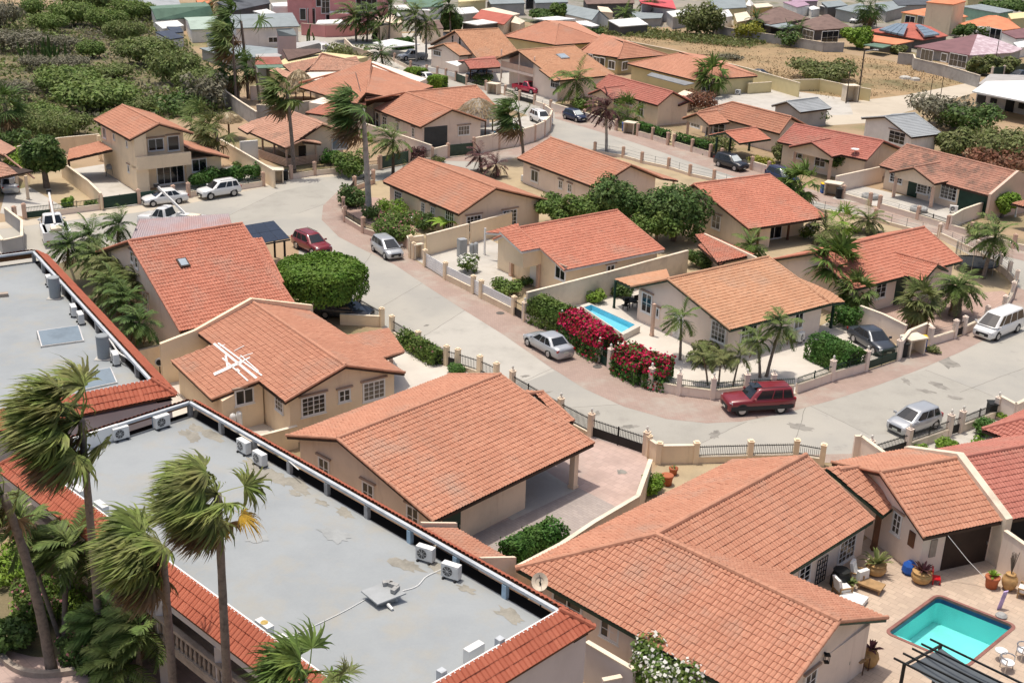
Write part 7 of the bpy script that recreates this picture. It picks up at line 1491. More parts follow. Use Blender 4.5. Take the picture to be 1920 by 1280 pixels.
# ================================================================ THE TOWN BEYOND
M('roof_slate',(0.10,0.11,0.125),0.7,0.2,0.5,fine=0.08);M('roof_navy',(0.05,0.065,0.10),0.6,0.15,0.5);M('roof_bluegrey',(0.27,0.31,0.32),0.6,0.1,0.5,fine=0.05)
M('plum_patch',(0.62,0.52,0.55),0.6,0.2,0.9,col2=(0.45,0.33,0.36),lo=0.4,hi=0.55);M('wall_green',(0.30,0.48,0.38),0.8,0.1);M('wall_ochre',(0.55,0.38,0.14),0.9,0.1);M('metal_lilac',(0.42,0.28,0.36),0.6,0.1)
M('tile_far_orange',(0.66,0.25,0.13),0.85,0.12,0.6,fine=0.08);M('tile_far_red',(0.44,0.13,0.095),0.85,0.12,0.6,fine=0.08)
ALLFAR = []
def far(label,wall,planes,name='house',cat='house',wins=(),extra=(),k=.05,th=.18,low=0.0):
 zf = 1.0 if any(w in label for w in ('storey','tower')) else .6
 Q = [(m,[P(p[0],p[1],p[2]*zf) for p in pl]) for m,pl in planes];allp = np.concatenate([np.array(q) for _,q in Q]);cen = allp.mean(0)
 t = thing(name,label,cat,v3(cen[:2],0));wb = MB()
 for m,q in Q:
  mb = MB();mb.extr(q,(0,0,-th));mb.build('roof',MATS[m],t)
  if wall:
   s = [np.array([p[0]+(cen[0]-p[0])*k,p[1]+(cen[1]-p[1])*k,p[2]-th-.02]) for p in q];n = len(s);wb.add([v3(p[:2],low) for p in s]+s,[list(range(n))[::-1],list(range(n,2*n))]+[(i,(i+1) % n,n+(i+1) % n,n+i) for i in range(n)])
 if wall: wb.build('wall',MATS[wall],t)
 for a,b,items in wins:
  a,b = P(*a),P(*b);u = unit(b-a);n = np.array([u[1],-u[0],0]);n = n*(-1 if n[1] > 0 else 1)
  for px,py,w,h,c,r in items: add_window(t,a+n*.06,n,px,py,w,h,c,r,lintel=False)
 return t
def hipf(m,a1,a2,cs,zr,ze):
 A,B = (*a1,zr),(*a2,zr);c = [(*p,ze) for p in cs]
 L = [(m,[A,c[0],c[1]]+([B] if a1 != a2 else [])),(m,[B,c[1],c[2]]),(m,[B,c[2],c[3]]+([A] if a1 != a2 else [])),(m,[A,c[3],c[0]])]
 return L
far('pale grey roofed hall at the top edge behind the thorn trees','wall_white',[('metal_grey',[(225,-12,7),(328,-14,7),(340,11,4.5),(255,14,4.5)])])
far('hall with long dark green gable roof and white walls, upper left','wall_white',[('metal_green',[(284,17,7),(394,11.5,7),(401,30,4),(293,37,4)]),('metal_green',[(284,17,7),(394,11.5,7),(385,4,4),(278,10,4)])],name='hall',cat='hall')
far('low white annexe roofs in front of the dark green hall','wall_white',[('metal_white',[(290,42,3.4),(332,38,3.4),(345,48,3.2),(305,54,3.2)])])
far('pale green gable roof beside the windblown palms','wall_white',[('metal_palegreen',[(352,39,6),(428,36.5,6),(436,53,4),(357,55.5,4)]),('metal_palegreen',[(352,39,6),(428,36.5,6),(420,30,4),(345,33,4)])],wins=(((358,72),(430,70),((395,64,3,1,2,1),)),))
far('long beige wall with blue grey roof right of the tall windblown palm','wall_white',[('roof_bluegrey',[(432,36,7.8),(553,32,7.8),(562,49,6),(440,53,6)]),('roof_bluegrey',[(432,36,7.8),(553,32,7.8),(548,24,5.5),(428,28,5.5)])],wins=(((465,92),(560,90),((512,75,1.6,.9,2,1),)),))
far('pinkish square tower block with small grey roof, upper left','wall_mauve',[('roof_bluegrey',[(518,54,6),(550,53,6),(556,66,5),(522,66,5)])],name='tower',cat='tower')
far('flat pale grey green roof in front of the beige wall','wall_grey',[('roof_bluegrey',[(374,90,3.2),(455,84,3.2),(532,92,3.2),(520,105,3),(430,110,3)])])
far('dark solar roofed house with white edges at the edge of the scrub','wall_white',[('roof_navy',[(291,60,4),(318,57,4),(345,70,3),(318,74,3)])]);far('small navy roof with white ridge near the solar roof','wall_white',[('roof_navy',[(312,50,3.6),(338,50,3.6),(344,60,3),(324,62,3)])])
far('navy blue low roof under the pale green gable','wall_white',[('roof_navy',[(386,62,3.6),(424,60,3.6),(430,72,3),(390,74,3)])])
far('dark navy warehouse roof at the top edge','wall_dark',[('roof_slate',[(406,4,6.5),(500,-8,6.5),(507,6,5),(440,20,5)])]);far('terracotta wall house at the top edge','wall_ochre',[('tile_far_orange',[(366,-4,5),(395,-6,5),(400,6,3.5),(372,9,3.5)])])
far('white canopy roofs left of the pink house','wall_white',[('metal_white',[(474,21,4),(500,17,4),(520,26,3.6),(506,31,3.6)]),('metal_white',[(508,6,5),(538,4,5),(540,12,4.6),(512,12,4.6)])],name='canopy',cat='canopy')
def blocks(label,wall,bl,wins=(),roof=None):
 t = thing('house',label,'house',P(*bl[0][0][0]));m = MB();m2 = MB()
 for pts,h in bl:
  q = [P(*p) for p in pts];m.prism([p[:2] for p in q],0,h);c = sum(q)/len(q);m2.prism([((p-c)*1.03+c)[:2] for p in q],h+.01,h+.22)
 m.build('wall',MATS[wall],t);m2.build('roof',MATS[roof or wall],t)
 for a,b,items in wins:
  a,b = P(*a),P(*b);u = unit(b-a);n = np.array([u[1],-u[0],0]);n = n*(-1 if n[1] > 0 else 1)
  for px,py,w,h,c,r in items: add_window(t,a+n*.06,n,px,py,w,h,c,r,lintel=False)
 return t
t = blocks('salmon pink two storey house with white balcony rail and windows','wall_pinkred',[(((540,45),(586,47),(596,36),(548,34)),5.0),(((582,46.5),(657,44),(668,30),(594,32)),9.5),(((657,44),(716,39),(728,24),(668,29)),7.2)],wins=(((582,46.5),(657,44),((610,9,1.8,3.4,2,3),(598,4,1.2,1.8,1,1),(584,33,1.6,3.6,1,1),(624,35,3,1.6,3,1),(644,36,1.6,1.4,1,1))),((540,45),(586,47),((568,27,1.2,2.2,1,1),)),((657,44),(716,39),((687,8,5.5,3,4,2),(672,30,1.4,1.6,1,1)))))
m = MB();q = [P(540,45)+z_ for z_ in (np.array([0,0,5.2]),)]+[P(586,47)+np.array([0,0,5.2])]
for zz in (.5,1.0): m.tube([q[0]+np.array([0,0,zz]),q[1]+np.array([0,0,zz])],.05,4)
for k in range(13): p = q[0]+(q[1]-q[0])*k/12;m.tube([p,p+np.array([0,0,1.0])],.04,4)
m.build('balcony_rail',MATS['rail_white'],t)
far('pinkish low house with white canopies beside the salmon pink house','wall_pinkred',[('metal_white',[(625,14,5),(652,12,5),(655,25,4),(617,24,4)]),('metal_white',[(596,38,3.2),(640,36,3.2),(648,44,3),(592,45,3)])])
far('tan house with brown gable roof behind the street corner palms','wall_tan',[('shingle_brown',[(790,42,6),(823,38,6),(832,53,4.4),(795,56,4.4)])]);far('tan flat house behind the corner palms','wall_tan',[('wall_tan',[(700,32,5),(742,28,5),(755,42,5),(712,50,5)])],wins=(((700,76),(712,74),((703,70,1.6,1.6,2,1),)),))
far('white flat roofed carport over the dark hedge',None,[('metal_white',[(699,80,3.2),(735,73,3.2),(788,83,3.2),(728,89,3.2)])],name='carport',cat='carport')
far('big dull green roof at the top edge, left of the dark trees','wall_white',[('metal_green',[(752,-14,7),(828,-16,7),(832,12,4.5),(770,14,4.5)])]);far('white roofs scattered below the dull green roof','wall_white',[('metal_white',[(738,10,4),(790,8,4),(808,20,3.6),(745,18,3.6)])]);far('pale roof with red wall below the white roofs','tile_coral',[('metal_white',[(735,22,4),(748,21,4),(755,30,3.6),(738,30,3.6)])])
far('pale yellow block house at the top edge','wall_yellow',[('wall_yellow',[(858,-10,6),(905,-12,6),(912,0,6),(860,4,6)])]);far('white flat roof left of the red tiled roof','wall_grey',[('metal_white',[(851,14,4),(888,13,4),(900,23,3.6),(862,27,3.6)])])
far('white flat carport roof below the red tiled roof','wall_dark',[('metal_white',[(866,42,3.6),(915,35,3.6),(946,41,3.6),(895,47,3.6)])]);far('red tiled roof with cream gable at the top centre','coping',[('tile_far_red',[(902,18,5),(962,29,5),(945,46,3.5),(886,34,3.5)]),('coping',[(902,18,5),(962,29,5),(975,26,4),(925,14,4)])])
far('cream gable end wall beside the red tiled roof','coping',[('coping',[(958,42,3.2),(966,30,4.6),(985,40,3.0),(975,46,3.0)])],th=.1)
far('grey block houses at the top edge left of the dark bushes','wall_grey',[('roof_bluegrey',[(914,-2,5),(978,-4,5),(985,6,4.5),(920,8,4.5)])],wins=(((915,22),(985,20),((921,12,2,2,2,1),(950,12,3,2.4,2,1))),))
far('grey green walled house with dark windows at the top','wall_grey',[('roof_bluegrey',[(1000,-4,5.5),(1060,-6,5.5),(1066,4,5),(1004,6,5)])],wins=(((1004,22),(1064,20),((1044,6,3,2,2,1),(1000,8,4,2.2,2,1))),))
far('large white canopy on posts above the long hip roof',None,[('metal_white',[(998,34.5,4),(1045,30.5,4),(1080,35.5,4),(1032,39,4)])],name='canopy',cat='canopy');far('second white canopy roof above the long hip roof','wall_grey',[('metal_white',[(1060,41,3.4),(1100,39,3.4),(1124,48,3.2),(1110,50,3.2)])],name='canopy',cat='canopy')
far('grey corrugated gable house with white timbered gable, top centre','wall_white',[('roof_bluegrey',[(1063,8,6),(1124,20,6),(1110,38,3.6),(1054,25,3.6)]),('roof_bluegrey',[(1063,8,6),(1124,20,6),(1143,36,3.6),(1085,14,3.6)])],wins=(((1112,52),(1140,48),((1126,44,2.5,1.6,2,1),)),))
far('small cream gabled house with brown shutters behind the grey gable','coping',[('wall_tan',[(1120,12,4.6),(1140,14,4.6),(1150,24,3.4),(1126,22,3.4)])],wins=(((1128,28),(1148,27),((1131,20,.9,1.8,1,1),(1139,20,.9,1.8,1,1))),))
far('open shed with bright white sloping roof beside the palm','wall_dark',[('metal_white',[(1140,38,4.4),(1196,33,4.4),(1216,46,3.4),(1162,50,3.2)])],name='shed',cat='shed');far('dark brown houses at the top edge','wall_dark',[('shingle_brown',[(1092,-6,5.5),(1188,-10,5.5),(1190,6,5),(1100,8,5)])],wins=(((1095,16),(1190,14),((1165,4,2,2.4,1,1),)),))
far('white hall with bright pink red roof at the top','wall_white',[('metal_red',[(1202,6,6.5),(1262,2,6.5),(1268,17,5),(1200,10,5)]),('metal_red',[(1202,6,6.5),(1262,2,6.5),(1256,-4,5),(1198,0,5)])],name='hall',cat='hall');far('pale grey wall house with small red awning next to the pink roofed hall','wall_grey',[('metal_white',[(1250,22,4.6),(1290,17,4.6),(1299,26,4.4),(1262,32,4.4)])]);far('low grey roof left of the pink roofed hall','wall_grey',[('roof_bluegrey',[(1184,22,3.2),(1245,24,3.2),(1240,34,3),(1190,36,3)])])
far('cream house with white curved gables and grey roof, right of the sparse trees','wall_yellow',[('roof_bluegrey',[(1330,0,6),(1396,-4,6),(1400,14,4.2),(1338,18,4.2)])],wins=(((1340,46),(1400,40),((1352,30,2,1.6,1,1),))) and ());far('white gable front with round red window by the brown shingled roof','wall_white',[('wall_white',[(1397,10,4),(1405,-2,6.2),(1414,8,4),(1408,12,4)])],th=.1);far('ochre walled house behind the white gable','wall_ochre',[('coping',[(1412,8,4.6),(1440,6,4.6),(1450,12,4.2),(1418,15,4.2)])]);far('pale white flat building behind the sparse trees','wall_white',[('metal_white',[(1335,22,4.2),(1366,18,4.2),(1374,30,4),(1340,36,4)])]);far('cream yellow yard house left of the brown shingled roof','wall_yellow',[('coping',[(1376,26,3.4),(1400,22,3.4),(1410,36,3.2),(1382,42,3.2)])])
far('large brown shingled hip roof house with dark walls','wall_dark',hipf('shingle_brown',(1452,14),(1464,13),((1405,36),(1445,46),(1519,35),(1480,20)),6.2,3.4));far('brown shingled hip house with tall white windows across the dry field','wall_dark',hipf('shingle_brown',(1548,27),(1553,27),((1491,45),(1529,57),(1598,52),(1560,36)),6.0,3.4),wins=(((1532,84),(1592,80),((1556,70,4.6,2.4,3,2),)),((1498,74),(1528,82),((1515,68,4,2.4,3,2),))));far('grey awning between both brown shingled roofs',None,[('roof_bluegrey',[(1433,46,3.2),(1472,42,3.2),(1490,48,3.2),(1468,54,3)])],name='awning',cat='awning')
far('pink roofed long house at the top edge','wall_white',[('metal_lilac',[(1468,4,4.6),(1505,1,4.6),(1518,9,4.2),(1495,14,4.2)])]);far('lilac roof at the top edge','wall_mauve',[('metal_lilac',[(1478,-6,5),(1530,-8,5),(1534,2,4.6),(1486,3,4.6)])]);far('white domed shed between pink roof and grey roofs','wall_white',[('metal_white',[(1514,14,3),(1526,11,3.6),(1538,16,3),(1522,19,2.8)])],name='shed',cat='shed');far('white edged grey roof at the top right','wall_dark',[('roof_bluegrey',[(1540,4,4.6),(1576,1,4.6),(1590,10,4.2),(1552,14,4.2)]),('metal_white',[(1536,10,3.6),(1552,14.5,3.6),(1590,10,3.6),(1575,16,3.4)])]);far('broad grey corrugated roof left of the far parking','wall_grey',[('roof_bluegrey',[(1566,16,4.4),(1612,6,4.4),(1634,14,4),(1608,25,4)])])
far('grey roofs behind the far parking','wall_grey',[('roof_bluegrey',[(1640,6,4.6),(1678,2,4.6),(1700,12,4.2),(1662,22,4.2)])]);far('long slate roof at the top edge','wall_grey',[('roof_slate',[(1672,-2,5),(1738,-4,5),(1744,9,4.6),(1684,10,4.6)])])
t = far('house with red hip roof covered in two fields of solar panels','wall_dark',hipf('tile_far_red',(1694,43),(1709,42),((1627,58),(1730,75),(1778,67),(1745,50)),6,3.4))
for quads in ([(1648,58),(1680,47),(1703,48),(1695,69)],[(1716,50),(1724,49),(1762,67),(1733,71)]):
 q = [P(*p,z) for p,z in zip(quads,(2.5,3.6,3.6,2.5) if quads[0][0] < 1700 else (3.5,3.5,2.5,2.5))]
 for i in range(4):
  a,b = q[0]+(q[3]-q[0])*i/4,q[0]+(q[3]-q[0])*(i+.92)/4;c,d = q[1]+(q[2]-q[1])*(i+.92)/4,q[1]+(q[2]-q[1])*i/4;MB().extr([a,b,c,d],(0,0,.35)).build('solar_panel',MATS['solar_glass'],t)
far('orange tiled lean-to below the solar panelled roof','wall_dark',[('tile_far_orange',[(1632,65,3.6),(1714,77,3.6),(1680,84,3.0),(1632,77,3.0)])]);far('dark green cloth awning beside the round bright green tree',None,[('metal_green',[(1619,84,2.8),(1640,81,2.8),(1672,85,2.8),(1655,90,2.8)])],name='awning',cat='awning')
far('yellow house with broad orange hip roof, upper right','wall_yellow',hipf('tile_far_orange',(1735,15.5),(1756,14.5),((1689,23),(1776,37),(1815,31),(1770,14)),6.0,4.2),wins=(((1695,48),(1772,62),((1706,39,3,2,2,1),(1730,44,3.4,3,2,1),(1760,47,3,2.4,2,2))),));far('two storey yellow tower house with orange roof at the top right','wall_cream',[('tile_far_orange',[(1736,4,6.6),(1770,-4,7.4),(1812,2,6.6),(1788,9,6.6)])],wins=(((1750,34),(1800,32),((1768,10,1.6,1.8,1,1),(1788,11,1.6,2,1,1))),));far('orange hip roofed house with cream wall at the right','wall_white',hipf('tile_far_orange',(1853,29),(1868,29),((1797,45),(1873,58),(1914,53),(1890,35)),6,3.6),wins=(((1830,72),(1872,80),((1866,66,3,2.6,2,1),)),))
far('house with plum hip roof bleached white on its right side','wall_grey',[('metal_plum',[(1833,64,6.4),(1714,87,3.4),(1818,104,3.4)]),('plum_patch',[(1833,64,6.4),(1818,104,3.4),(1898,99,3.4)]),('plum_patch',[(1833,64,6.4),(1898,99,3.4),(1918,92,3.4),(1870,74,3.6)])],wins=(((1720,112),(1816,132),((1738,104,3,2,3,1),(1770,108,1.4,1.4,1,1),(1796,114,4,2.2,4,2))),));far('plum roofed house corner at the right edge','wall_white',[('metal_plum',[(1878,60,4.6),(1925,52,5.4),(1940,70,4),(1905,72,3.8)])]);far('green walled hall with pale grey roof, upper right','wall_green',[('roof_bluegrey',[(1802,12,5),(1840,8,5),(1902,20,5),(1874,25,4.6)])],name='hall',cat='hall');far('pale block house behind the green walled hall','wall_yellow',[('wall_yellow',[(1890,26,4.6),(1930,22,4.6),(1940,32,4.6),(1896,36,4.6)])]);far('white low house under the plum roof corner','wall_white',[('metal_white',[(1900,80,3.4),(1935,74,3.4),(1945,86,3.2),(1910,90,3.2)])])
far('cream back houses at the top edge, far right','wall_yellow',[('roof_bluegrey',[(1812,-12,5.5),(1860,-14,5.5),(1850,-4,5),(1815,-3,5)])])
fence('yard_fence','brown board fence below the trees at the far right',[(1858,148),(1880,145),(1925,138)],'ss',wall='block_grey',top=2.2,ph=2.3,iron='wood_brown')
def litter(name,label,poly,n,size,mat,hmax,cl=26,seed=1):
 r = np.random.default_rng(seed);q = np.array([P(*p)[:2] for p in poly]);lo,hi = q.min(0),q.max(0);out = []
 c = r.random((cl,2))*(hi-lo)+lo;pts = c[r.integers(0,cl,n*3)]+r.normal(size=(n*3,2))*3.2;pts = np.concatenate([pts,r.random((n,2))*(hi-lo)+lo])
 ins = np.zeros(len(pts),bool);j = len(q)-1
 for i in range(len(q)):
  cond = ((q[i,1] > pts[:,1]) != (q[j,1] > pts[:,1])) & (pts[:,0] < (q[j,0]-q[i,0])*(pts[:,1]-q[i,1])/(q[j,1]-q[i,1]+1e-9)+q[i,0]);ins ^= cond;j = i
 pts = pts[ins];z = r.random(len(pts))**1.5*hmax+.03;V,F_ = leaf_quads(np.column_stack([pts,z]),nrm(r.normal(size=(len(pts),3))+[0,0,.8]),size,.5,r)
 o = mesh_obj(name,V,[F_],MATS[mat]);tag(o,label,name.replace('_',' '),kind='stuff')
SC_ = [(-150,300),(-80,60),(-40,5),(300,2),(330,60),(410,150),(400,165),(440,215),(350,218),(110,275),(-30,280)]
litter('undergrowth','olive undergrowth between the thorn trees of the scrubland',SC_,5200,.34,'leaf_thorn',1.6,70,3);litter('dry_brush','bare grey brush between the thorn trees',SC_,4200,.32,'leaf_grey',1.1,50,4);litter('dry_weeds','dry straw weeds over the open field',[(1060,62),(1140,42),(1300,66),(1450,82),(1700,122),(1835,152),(1700,175),(1560,190),(1480,158),(1260,88)],3600,.16,'leaf_straw',.28,80,5);litter('dry_weeds','olive weeds along the far edge of the open field',[(1090,62),(1140,44),(1300,66),(1440,82),(1400,92),(1200,72)],3000,.3,'leaf_olive',.8,30,6)
# ================================================================ ROOF EQUIPMENT, POOLS, FURNITURE
M('ac_white',(0.74,0.74,0.72),0.5,0.06,2);M('ac_fan',(0.10,0.10,0.10),0.6,0.2,5);M('terracotta',(0.42,0.13,0.06),0.8,0.1,2);M('clay_gold',(0.50,0.31,0.13),0.7,0.15,3,col2=(0.38,0.22,0.09));M('plastic_red',(0.55,0.012,0.02),0.35,0.05);M('plastic_blue',(0.02,0.10,0.42),0.4,0.05);M('plastic_yellow',(0.75,0.52,0.02),0.4,0.05);M('bin_black',(0.02,0.022,0.022),0.6,0.1)
M('teak',(0.40,0.25,0.12),0.7,0.15,3);M('cushion',(0.80,0.79,0.76),0.9,0.03);M('shade_cloth',(0.10,0.115,0.13),0.9,0.1,1);M('pool_rim',(0.27,0.125,0.105),0.8,0.15,1.5,fine=0.1);M('pool_tile',(0.36,0.78,0.76),0.5,0.06,0.8);M('pool_band',(0.02,0.05,0.16),0.3,0.1,3);M('lilac_cloth',(0.55,0.42,0.68),0.9,0.2,3);M('pool_blue',(0.30,0.66,0.78),0.5,0.05,0.8);M('brick_grey',(0.36,0.36,0.35),0.9,0.15,4)
def water(n,tint):
 m = bpy.data.materials.new(n);m.use_nodes = True;nt = m.node_tree;nt.nodes.clear();o = nt.nodes.new('ShaderNodeOutputMaterial');tr = nt.nodes.new('ShaderNodeBsdfTransparent');gl = nt.nodes.new('ShaderNodeBsdfGlossy');fr = nt.nodes.new('ShaderNodeFresnel');mx = nt.nodes.new('ShaderNodeMixShader');bp = nt.nodes.new('ShaderNodeBump');geo = nt.nodes.new('ShaderNodeNewGeometry')
 tr.inputs[0].default_value = (*tint,1);gl.inputs['Roughness'].default_value = .03;fr.inputs[0].default_value = 1.33;bp.inputs['Strength'].default_value = .35;bp.inputs['Distance'].default_value = .05
 nt.links.new(_noise(nt,geo.outputs['Position'],3.2,3),bp.inputs['Height']);nt.links.new(bp.outputs[0],gl.inputs['Normal']);nt.links.new(bp.outputs[0],fr.inputs['Normal']);nt.links.new(fr.outputs[0],mx.inputs[0]);nt.links.new(tr.outputs[0],mx.inputs[1]);nt.links.new(gl.outputs[0],mx.inputs[2]);nt.links.new(mx.outputs[0],o.inputs[0]);MATS[n] = m;return m
water('water',(0.70,0.95,0.945));water('water_pale',(0.75,0.93,0.96))
def ac_proto(w=.82,h=.62,d=.32):
 t = thing('air_conditioner','air conditioner','air conditioner');m = MB();m.box((0,0,h/2+.1),(d,w,h));b = m.build('casing',MATS['ac_white'],t)
 MB().tube([(d/2-.01,-.1,h/2+.1),(d/2+.02,-.1,h/2+.1)],.23,16).build('fan_grille',MATS['ac_fan'],t)
 m = MB()
 for k in range(4): a = k*PI/4;m.obox((d/2+.025,-.1,h/2+.1),(.004,0,0),(0,.23*math.cos(a),.23*math.sin(a)),(0,-.006*math.sin(a),.006*math.cos(a)))
 m.build('fan_guard',MATS['ac_white'],t);m = MB()
 for s in (-1,1): m.box((0,s*.28,.05),(.5,.08,.1))
 m.build('feet',MATS['plastic_dark'],t);m = MB();m.box((d/2+.004,.3,h/2+.1),(.01,.14,h*.8));m.build('side_panel',MATS['ac_white'],t);return t
ACP = ac_proto();ACused = [0]
def ac(label,px,py,z,ang,s=1.0):
 o = copy_tree(ACP) if ACused[0] else ACP;ACused[0] = 1;p = P(px,py,z);o.location = tuple(float(c) for c in p);o.rotation_euler = (0,0,ang);o.scale = (s,s,s);o['label'] = label;o['group'] = 'air conditioner units'
 if 'yellow stained fan top by' in label: MB().lathe(wloc(o)+np.array([0,0,.725]),((.02,0),(.15,0),(.15,.012),(.02,.014)),12).build('stained_top',M('stain_yellow',(.5,.36,.12),.9,.2,6),o)
aU = math.atan2(UF[1],UF[0]);aV = math.atan2(VF[1],VF[0])
for lb,x,y,z,a in (('air conditioner at the left post of the lower grey roof',227,824,5.15,aV-.1),('air conditioner under the rear corner beam of the lower grey roof',304,802,5.15,aV),('air conditioner beside the long beam, nearest the yellow house',458,849,5.15,aU+PI),('air conditioner on the edge of the roof next to the carport house gable',488,872,5.15,aU+PI),('air conditioner by the lean-to on the lower grey roof',798,1051,5.15,aU+PI+.3),('air conditioner nearest the lower right corner beam',846,1084,5.15,aU+PI+.3),('air conditioner half hidden behind the front tiled skirt',888,1240,5.15,aV+PI),('air conditioner with yellow stained fan top by the front skirt',497,1196,5.15,aU),('white air conditioner top right of the yellow stained one',537,1228,5.15,aU),('air conditioner behind the skirt in the middle of the front edge',192,970,5.15,aU),('small air conditioner left along the front skirt',150,940,5.15,aU),('upper of two paired air conditioners on the left grey roof',139,592,5.15,aU+PI-.3),('lower of two paired air conditioners on the left grey roof',152,606,5.15,aU+PI-.3),('air conditioner beside the nearer water tank',217,682,5.15,aU+PI-.3),('air conditioner hidden behind the farther water tank',93,536,5.15,aU+PI-.3),
 ('air conditioner under the first window of the tan house',757,408,0,aV+.1),('air conditioner below the small windows of the tan house',775,420,0,aV+.1),('air conditioner at the flowering bush by the tan house',786,427,0,aV+.1),('air conditioner at the left end of the long gable house',983,340,0,aV),('air conditioner by the small window of the long gable house',1012,352,0,aV),('air conditioner at the right wall of the amber roofed house',1500,640,.2,-.6),('air conditioner under the window of the blotched roof bungalow',1787,398,.1,-1.9),('air conditioner on the end wall of the yellow hip roofed house',1383,177,.1,-1.6),('air conditioner on the coral bungalow wall behind the dried palm',1250,216,.1,-.9)): ac(lb,x,y,z,a)
def solo(name,label,cat,mb,mat,smooth=False): return tag(mb.build(name,MATS[mat],None,smooth),label,cat)
for lb,x,y in (('farther grey water tank at the beam of the left roof',104,558),('nearer grey water tank at the beam of the left roof',195,671)):
 p = P(x,y,5.15);t = thing('water_tank',lb,'water tank',p,'water tanks on the left roof');MB().lathe(p,((.38,0),(.38,.06),(.36,.07),(.36,1.35),(.38,1.36),(.38,1.42),(.33,1.46),(.05,1.48)),18).build('shell',MATS['deck_grey'],t,False);MB().box(p+np.array([0,0,.02]),(.9,.9,.04)).build('pad',MATS['pale_concrete'],t)
for lb,q in (('farther sloping solar collector on the left grey roof',((69,620,5.7),(148,609,5.7),(157.5,638,5.25),(77,649,5.25))),('nearer sloping solar collector partly behind the windblown palm',((143,700,5.7),(208,688,5.7),(220,716,5.25),(147,732,5.25)))):
 w = [P(*p) for p in q];t = thing('solar_collector',lb,'solar collector',v3(w[3][:2],5.15),'solar collectors on the left roof');MB().extr(w,(0,0,-.1)).build('frame',MATS['steel'],t);c = sum(w)/4;MB().extr([p+(c-p)*.06+np.array([0,0,.004]) for p in w],(0,0,.008)).build('glass',MATS['solar_glass'],t)
 m = MB()
 for p in w: m.box((p[0],p[1],(p[2]+5.05)/2),(.06,.06,p[2]-5.15))
 m.build('legs',MATS['steel'],t)
w = [P(*p) for p in ((677,1107,5.5),(722,1090,5.6),(762,1111,5.55),(708,1132,5.45))];t = thing('roof_panel','loose grey panel propped on bricks in the middle of the lower grey roof','roof panel',v3(w[0][:2],5.15));MB().extr(w,(0,0,-.06)).build('sheet',MATS['roof_slate'] if False else MATS['metal_grey'],t)
m = MB();c = sum(w)/4;m.box((c[0],c[1],5.3),(.8,.7,.28),.5);m.build('support',MATS['brick_grey'],t)
for lb,x,y,z,a in (('grey brick lying on the loose roof panel, left',727,1092,5.66,.3),('grey brick lying on the loose roof panel, right',738,1096,5.66,-.5),('grey brick standing on the loose panel edge',741,1104,5.64,1.1)): solo('brick',lb,'brick',MB().box(P(x,y,z),(.42,.2,.16),a),'brick_grey')
solo('pipe_offcut','white pipe offcut lying before the loose roof panel','pipe',MB().tube([P(727,1132,5.3),P(736,1142,5.2)],.07),'metal_white');solo('pipe_offcut','short grey pipe offcut beside the loose roof panel','pipe',MB().tube([P(741,1121,5.3),P(744,1127,5.2)],.07),'metal_grey')
def cable(label,pts,z,r=.018,mat='metal_white'): solo('cable',label,'cable',MB().tube(spline([P(*p,z) for p in pts],6),r,5),mat)
cable('thin white cable from the loose panel to the front skirt',[(690,1120),(640,1148),(560,1186),(525,1202)],5.18);cable('loose wire from panel to the air conditioners',[(755,1107),(782,1098),(800,1080),(830,1066)],5.18,.025);cable('white cable along the long beam of the lower roof',[(470,822),(500,838),(520,846),(560,880)],5.85,.03);cable('white cables sagging along the beam of the left roof',[(205,635),(222,660),(240,672),(262,695)],5.75,.05);cable('white cable hanging on the upper part of the left roof beam',[(120,535),(160,580),(185,612),(200,628)],5.75,.04)
solo('roof_block','pale block at the left edge of the left grey roof','block',MB().box(P(2,553,5.25),(.9,.4,.25),.4),'balustrade')
for lb,x,y in (('short parapet stub on the front right skirt',937,1206),('second short parapet stub on the front right skirt',828,1266)): solo('parapet_stub',lb,'stub',MB().box(P(x,y,5.9),(.28,.28,.5),aU),'beam_white')
p = P(1014,1125,2.3);t = thing('satellite_dish','beige satellite dish on a pole at the corner of the big hip roof','satellite dish',v3(p[:2],0));q = P(1012,1090,3.3);MB().tube([v3(p[:2],0),v3(p[:2],3.0),q],.04).build('mast',MATS['bin_black'],t)
dn = unit(np.array([.1,-.75,.55]));e1 = unit(np.cross(dn,(0,0,1)));e2 = np.cross(dn,e1);V = [];Fc = []
for i,(rr,dd) in enumerate(((.02,-.1),(.2,-.08),(.36,0),(.38,.02),(.2,-.05))):
 for k in range(18): a = 2*PI*k/18;V.append(q+e1*rr*math.cos(a)+e2*rr*math.sin(a)*1.1+dn*dd)
for i in range(4):
 for k in range(18): Fc.append((i*18+k,i*18+(k+1) % 18,(i+1)*18+(k+1) % 18,(i+1)*18+k))
MB().add(V,Fc).build('dish',MATS['clay_gold'] if False else MATS['coping'],t);MB().tube([q-e2*.3,q+dn*.4],.015).build('feed_arm',MATS['bin_black'],t)
for lb,x,y,h in (('left white gas cylinder on the wall of the yellow house',433,792,1.35),('right white gas cylinder on the wall of the yellow house',445,792,1.4),('left grey cylinder by the long cream wall',884,482,1.3),('right grey cylinder by the long cream wall',892,482,1.4)):
 gpos = P(x,y) if x > 500 else (hit(x,782,wing_p,wing_n)+wing_n*.28)*np.array([1,1,0])
 solo('gas_cylinder',lb,'gas cylinder',MB().lathe(gpos,((.17,0),(.2,.08),(.2,h-.2),(.15,h-.06),(.06,h-.02),(.05,h)),12),'ac_white' if x < 500 else 'metal_grey',True)
solo('fridge','old grey fridge standing at the long cream wall','fridge',MB().box(P(866,482)+np.array([0,0,.85]),(.7,.65,1.7),.5),'metal_grey')
